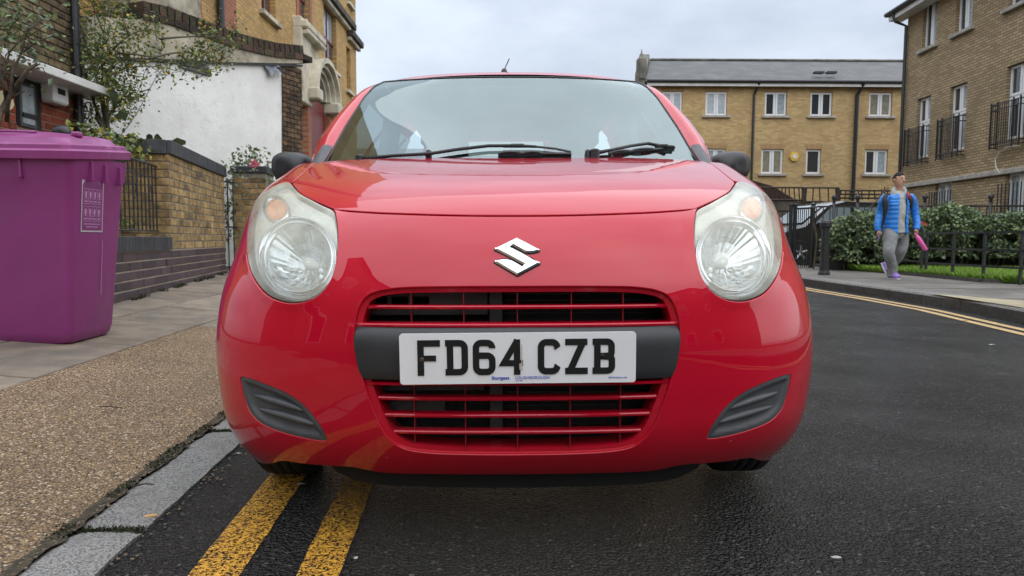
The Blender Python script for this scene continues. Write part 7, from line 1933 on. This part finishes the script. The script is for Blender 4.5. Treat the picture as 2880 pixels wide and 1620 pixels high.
wiper([(-383, 400, .02), (-300, 393), (-210, 384), (-130, 374), (-60, 367), (10, 366), (60, 368)], [(-40, 386), (20, 386), (80, 386.5), (150, 386)], '')
mk('wiper_link', tube(bmesh.new(), [onws(*p, .02) for p in ((-20, 369), (60, 368), (110, 374), (145, 384))], .004, 5), MT['black_plastic'], car)
wiper([(205, 386, .02), (250, 378), (300, 368), (340, 363), (380, 365), (407, 369)], [(240, 388), (300, 381), (360, 375), (409, 371)], '')
for hd in (-211, 189):
    a, z = invd(hd, 396); P_, N_ = lift([dom((a, z))], 0); P_ = Vector(P_[0]); mk('washer_jet', lathe(bmesh.new(), [(.013, -.006), (.013, .002), (.009, .018), (.008, .024), (.003, .027)], 12, 'Z', tuple(P_)), MT['black_plastic'], car, smooth=True)
# ---- mirrors
for s_ in (-1, 1):
    bm = bmesh.new(); c = Vector((s_*.856, 1.17, 1.018)); rings = []
    for (yy, sx, sz, dx) in ((-.06, .02, .015, 0), (-.055, .045, .035, 0), (-.04, .068, .052, 0), (-.015, .073, .060, 0), (.02, .079, .064, 0), (.05, .079, .064, .0)):
        rings.append([bm.verts.new(c+Vector((s_*(dx)+sx*math.copysign(abs(math.cos(q))**.75, math.cos(q)), yy+.012*math.cos(q)*s_, sz*math.copysign(abs(math.sin(q))**.75, math.sin(q))+.006*math.cos(q)*s_))) for q in [k*2*PI/28 for k in range(28)]])
    for i in range(len(rings)-1):
        for q in range(28): bm.faces.new((rings[i][q], rings[i][(q+1) % 28], rings[i+1][(q+1) % 28], rings[i+1][q]))
    bm.faces.new(rings[0]); bmesh.ops.recalc_face_normals(bm, faces=bm.faces)
    m_ = mk('mirror', bm, MT['black_plastic'], car, smooth=True); bm = bmesh.new(); bm.faces.new([bm.verts.new(v.co if False else c+Vector((.083*math.cos(q), .046, .061*math.sin(q)))) for q in [k*2*PI/24 for k in range(24)]]); mk('mirror_glass', bm, MT['mirror_chrome'], m_)
    mk('mirror_foot', tube(bmesh.new(), [c+Vector((-s_*.05, .0, -.03)), (s_*.76, 1.20, .985)], .028, 8), MT['black_plastic'], m_, smooth=True)
# ---- aerial
p = at(-17, 187.5*DS, 1.72); p.z = 1.500
mk('aerial', lathe(bmesh.new(), [(.017, -.004), (.016, .012), (.011, .028), (.006, .032)], 14, 'Z', tuple(p)), MT['black_plastic'], car, smooth=True)
mk('aerial_mast', tube(bmesh.new(), [p+Vector((.002, 0, .03)), p+Vector((.024, 0, .078))], .0024, 6), MT['black_plastic'], car.children[-1] if False else car)
# ---- interior
MT['interior'] = mat('interior_dark', (.03, .033, .036), .7); MT['seat'] = mat('seat_cloth', (.05, .055, .06), .9); MT['headliner'] = mat('headliner', (.35, .36, .36), .9)
grid('dashboard', lambda a, b: Vector(((-1+2*a)*.64, .98+b*.42, .965+.035*math.sin(PI*b)-.06*b*b+.02*math.exp(-((a-.25)/.12)**2)*math.sin(PI*b)*2)), 30, 8, MT['interior'])
mk('dashboard_face', B((0, 1.42, .78), (1.3, .06, .3), bev=.02), MT['interior'], car)
pts = [Vector((-.34+.18*math.cos(q), 1.52-.06*math.sin(q), .93+.17*math.sin(q))) for q in [k*2*PI/28 for k in range(29)]]
sw = mk('steering_wheel', tube(bmesh.new(), pts, .014, 8, cap=False), MT['black_plastic'], car, smooth=True)
for s_ in (-1, 1):
    st_ = mk('seat', B((s_*.33, 2.0, .86), (.48, .14, .62), bev=.06), MT['seat'], car, smooth=True); mk('headrest', B((s_*.33, 2.02, 1.27), (.25, .1, .16), bev=.04), MT['seat'], st_, smooth=True); mk('cushion', B((s_*.33, 1.75, .58), (.48, .5, .14), bev=.04), MT['seat'], st_)
mk('rear_seat', B((0, 2.85, .86), (1.15, .14, .6), bev=.05), MT['seat'], car)
mk('rear_view_mirror', B((-.02, 1.50, 1.375), (.23, .03, .062), bev=.012), MT['black_plastic'], car)
mk('ceiling_lining', B((0, 2.3, 1.425), (1.1, 1.3, .02)), MT['headliner'], car)
for s_ in (-1, 1): mk('inner_pillar', tube(bmesh.new(), [(s_*.66, 2.05, 1.0), (s_*.60, 2.1, 1.43)], .05, 6), MT['headliner'], car)
pp = [(-120, 355), (90, 355), (90, 387), (-117, 387)]
o = mk('paper_sheet', prism(bmesh.new(), [(-.165, 0), (.12, 0), (.12, .11), (-.165, .11)], (.0, 1.10, 1.005), (1, 0, 0), (0, .25, .97), (0, .97, -.25), .002), mat('paper', (.8, .82, .8), .7)); o.matrix_world = car.matrix_world.copy()
o.location = car.location; o.rotation_euler = car.rotation_euler
tag(o, 'white paper sheet lying on the dashboard behind the red car windscreen', 'paper')

# ------------------------------------------------------------ the street behind the camera: it shows only mirrored in the car and the wet road
def backrow(x, sgn, y0, y1, h, label, m, step=3.4):
    root = empty('terrace_row', (x, y0, 0), 0, label, 'houses'); L_ = y0-y1
    bm = bmesh.new(); box(bm, (sgn*4, -L_/2, h/2), (8, L_, h)); mk('wall', bm, m, root)
    mk('roof', prism(bmesh.new(), [(sgn*-.2, h), (sgn*4, h+2.2), (sgn*8.2, h)], (0, 0, 0), (1, 0, 0), (0, 0, 1), (0, -1, 0), L_), MT['slate'], root)
    y = -1.6; wm = None
    while y > -L_+1:
        for z in (1.6, 4.4, 7.2):
            if z > h-1.8: continue
            if wm is None:
                w = mk('window', B((0, 0, 0), (.08, 1.15, 1.6)), MT['upvc'], root, loc=(-sgn*.02, y, z)); p_ = mk('pane', B((-sgn*.05, 0, 0), (.02, .95, 1.4)), MT['window_glass'], w); wm = (w.data, p_.data)
            else:
                w = link('window', wm[0], root, (-sgn*.02, y, z)); link('pane', wm[1], w)
        y -= step
backrow(-6.2, -1, -2.5, -34, 9.5, 'long brown brick terrace on the kerb side, mirrored in the red paint of the car', MT['block_brick'])
backrow(9.5, 1, -5.0, -34, 9.0, 'brown brick terrace across the road, mirrored in the red paint of the car', MT['block_brick'])
r_ = empty('corner_house', (1.5, -36, 0), 0, 'brick house closing the street, mirrored low in the front of the red car', 'house')
mk('wall', B((0, -4, 4.2), (14, 8, 8.4)), MT['terrace_brick'], r_)
for x in (-4.5, -1.5, 1.5, 4.5):
    for z in (1.6, 4.4): w = mk('window', B((x, .02, z), (1.2, .08, 1.5)), MT['upvc'], r_); mk('pane', B((x, .07, z), (1.0, .02, 1.3)), MT['window_glass'], w)

# far end of the street, beyond the red car
r_ = empty('far_terrace', (-3, 62, 0), 0, 'low brick terrace far down the street straight behind the red car', 'houses')
mk('wall', B((0, 4, 3.6), (30, 8, 7.2)), MT['block_brick'], r_)
mk('roof', prism(bmesh.new(), [(-.3, 7.2), (4, 9.4), (8.3, 7.2)], (-15, 0, 0), (0, 1, 0), (0, 0, 1), (1, 0, 0), 30), MT['slate'], r_)
for i in range(10):
    for z in (1.5, 4.7): w = mk('window', B((-13+2.9*i, -.02, z), (1.2, .08, 1.5)), MT['upvc'], r_); mk('pane', B((-13+2.9*i, -.07, z), (1.0, .02, 1.3)), MT['window_glass'], w)
# ------------------------------------------------------------ small litter
MT['litter'] = mat('pale_litter', (.36, .36, .33), .7)
for (u, v, w, h, lab) in ((2790, 970, .05, .02, 'crumpled white scrap lying on the road at the far right'), (2352, 1570, .03, .012, 'small white scrap on the road near the bottom right'), (848, 1363, .035, .012, 'thin white scrap between the yellow lines under the bumper'), (672, 1277, .025, .008, 'tiny white scrap in the gutter by the front tyre'), (1000, 1572, .012, .008, 'tiny white speck on the asphalt beside the right yellow line'), (2545+20, 0, 0, 0, None)):
    if not w: continue
    w *= .6; h *= .6
    p = PZ(u, v, .006); bm = bmesh.new(); n = 8
    c = bm.verts.new((0, 0, .006)); r = [bm.verts.new((w*math.cos(k*2*PI/n)*(.6+.4*random.random()), h*math.sin(k*2*PI/n)*(.6+.5*random.random()), .001+.004*random.random())) for k in range(n)]
    for k in range(n): bm.faces.new((c, r[k], r[(k+1) % n]))
    tag(mk('litter', bm, MT['litter'], loc=p), lab, 'litter')
# fallen leaves in the gutters and on the pavements
lf = mat('fallen_leaf', (.3, .18, .05), .8)
for (u, v, z, lab) in ((2715, 903, .004, 'yellow brown fallen leaf in the far right gutter'), (385, 835, .2, 'brown curled leaf at the foot of the plum brick wall, left'), (470, 838, .16, 'thin brown leaf on the slabs left of the car'), (2310-50, 760, .15, 'pale scrap of paper behind the bollard')):
    p = PZ(u, v, z); bm = bmesh.new(); k = .03; quadmesh(bm, [(-k, 0, .004), (0, -k*.5, .0), (k, 0, .012), (0, k*.5, .008)]); o = mk('fallen_leaf', bm, lf if 'leaf' in lab else MT['litter'], loc=p); tag(o, lab, 'leaf' if 'leaf' in lab else 'litter')

bm = bmesh.new(); bmesh.ops.create_icosphere(bm, subdivisions=3, radius=1); c = PY(172, 372, 5.9)
for v in bm.verts: n_ = v.co.copy(); v.co = Vector((n_.x*.075, n_.y*.07, n_.z*.06))*(1+.25*noise.noise(n_*2.3))
tag(mk('plastic_bag', bm, MT['black_plastic'], smooth=True, loc=c), 'black plastic bag showing just behind the purple bin lid', 'bag')
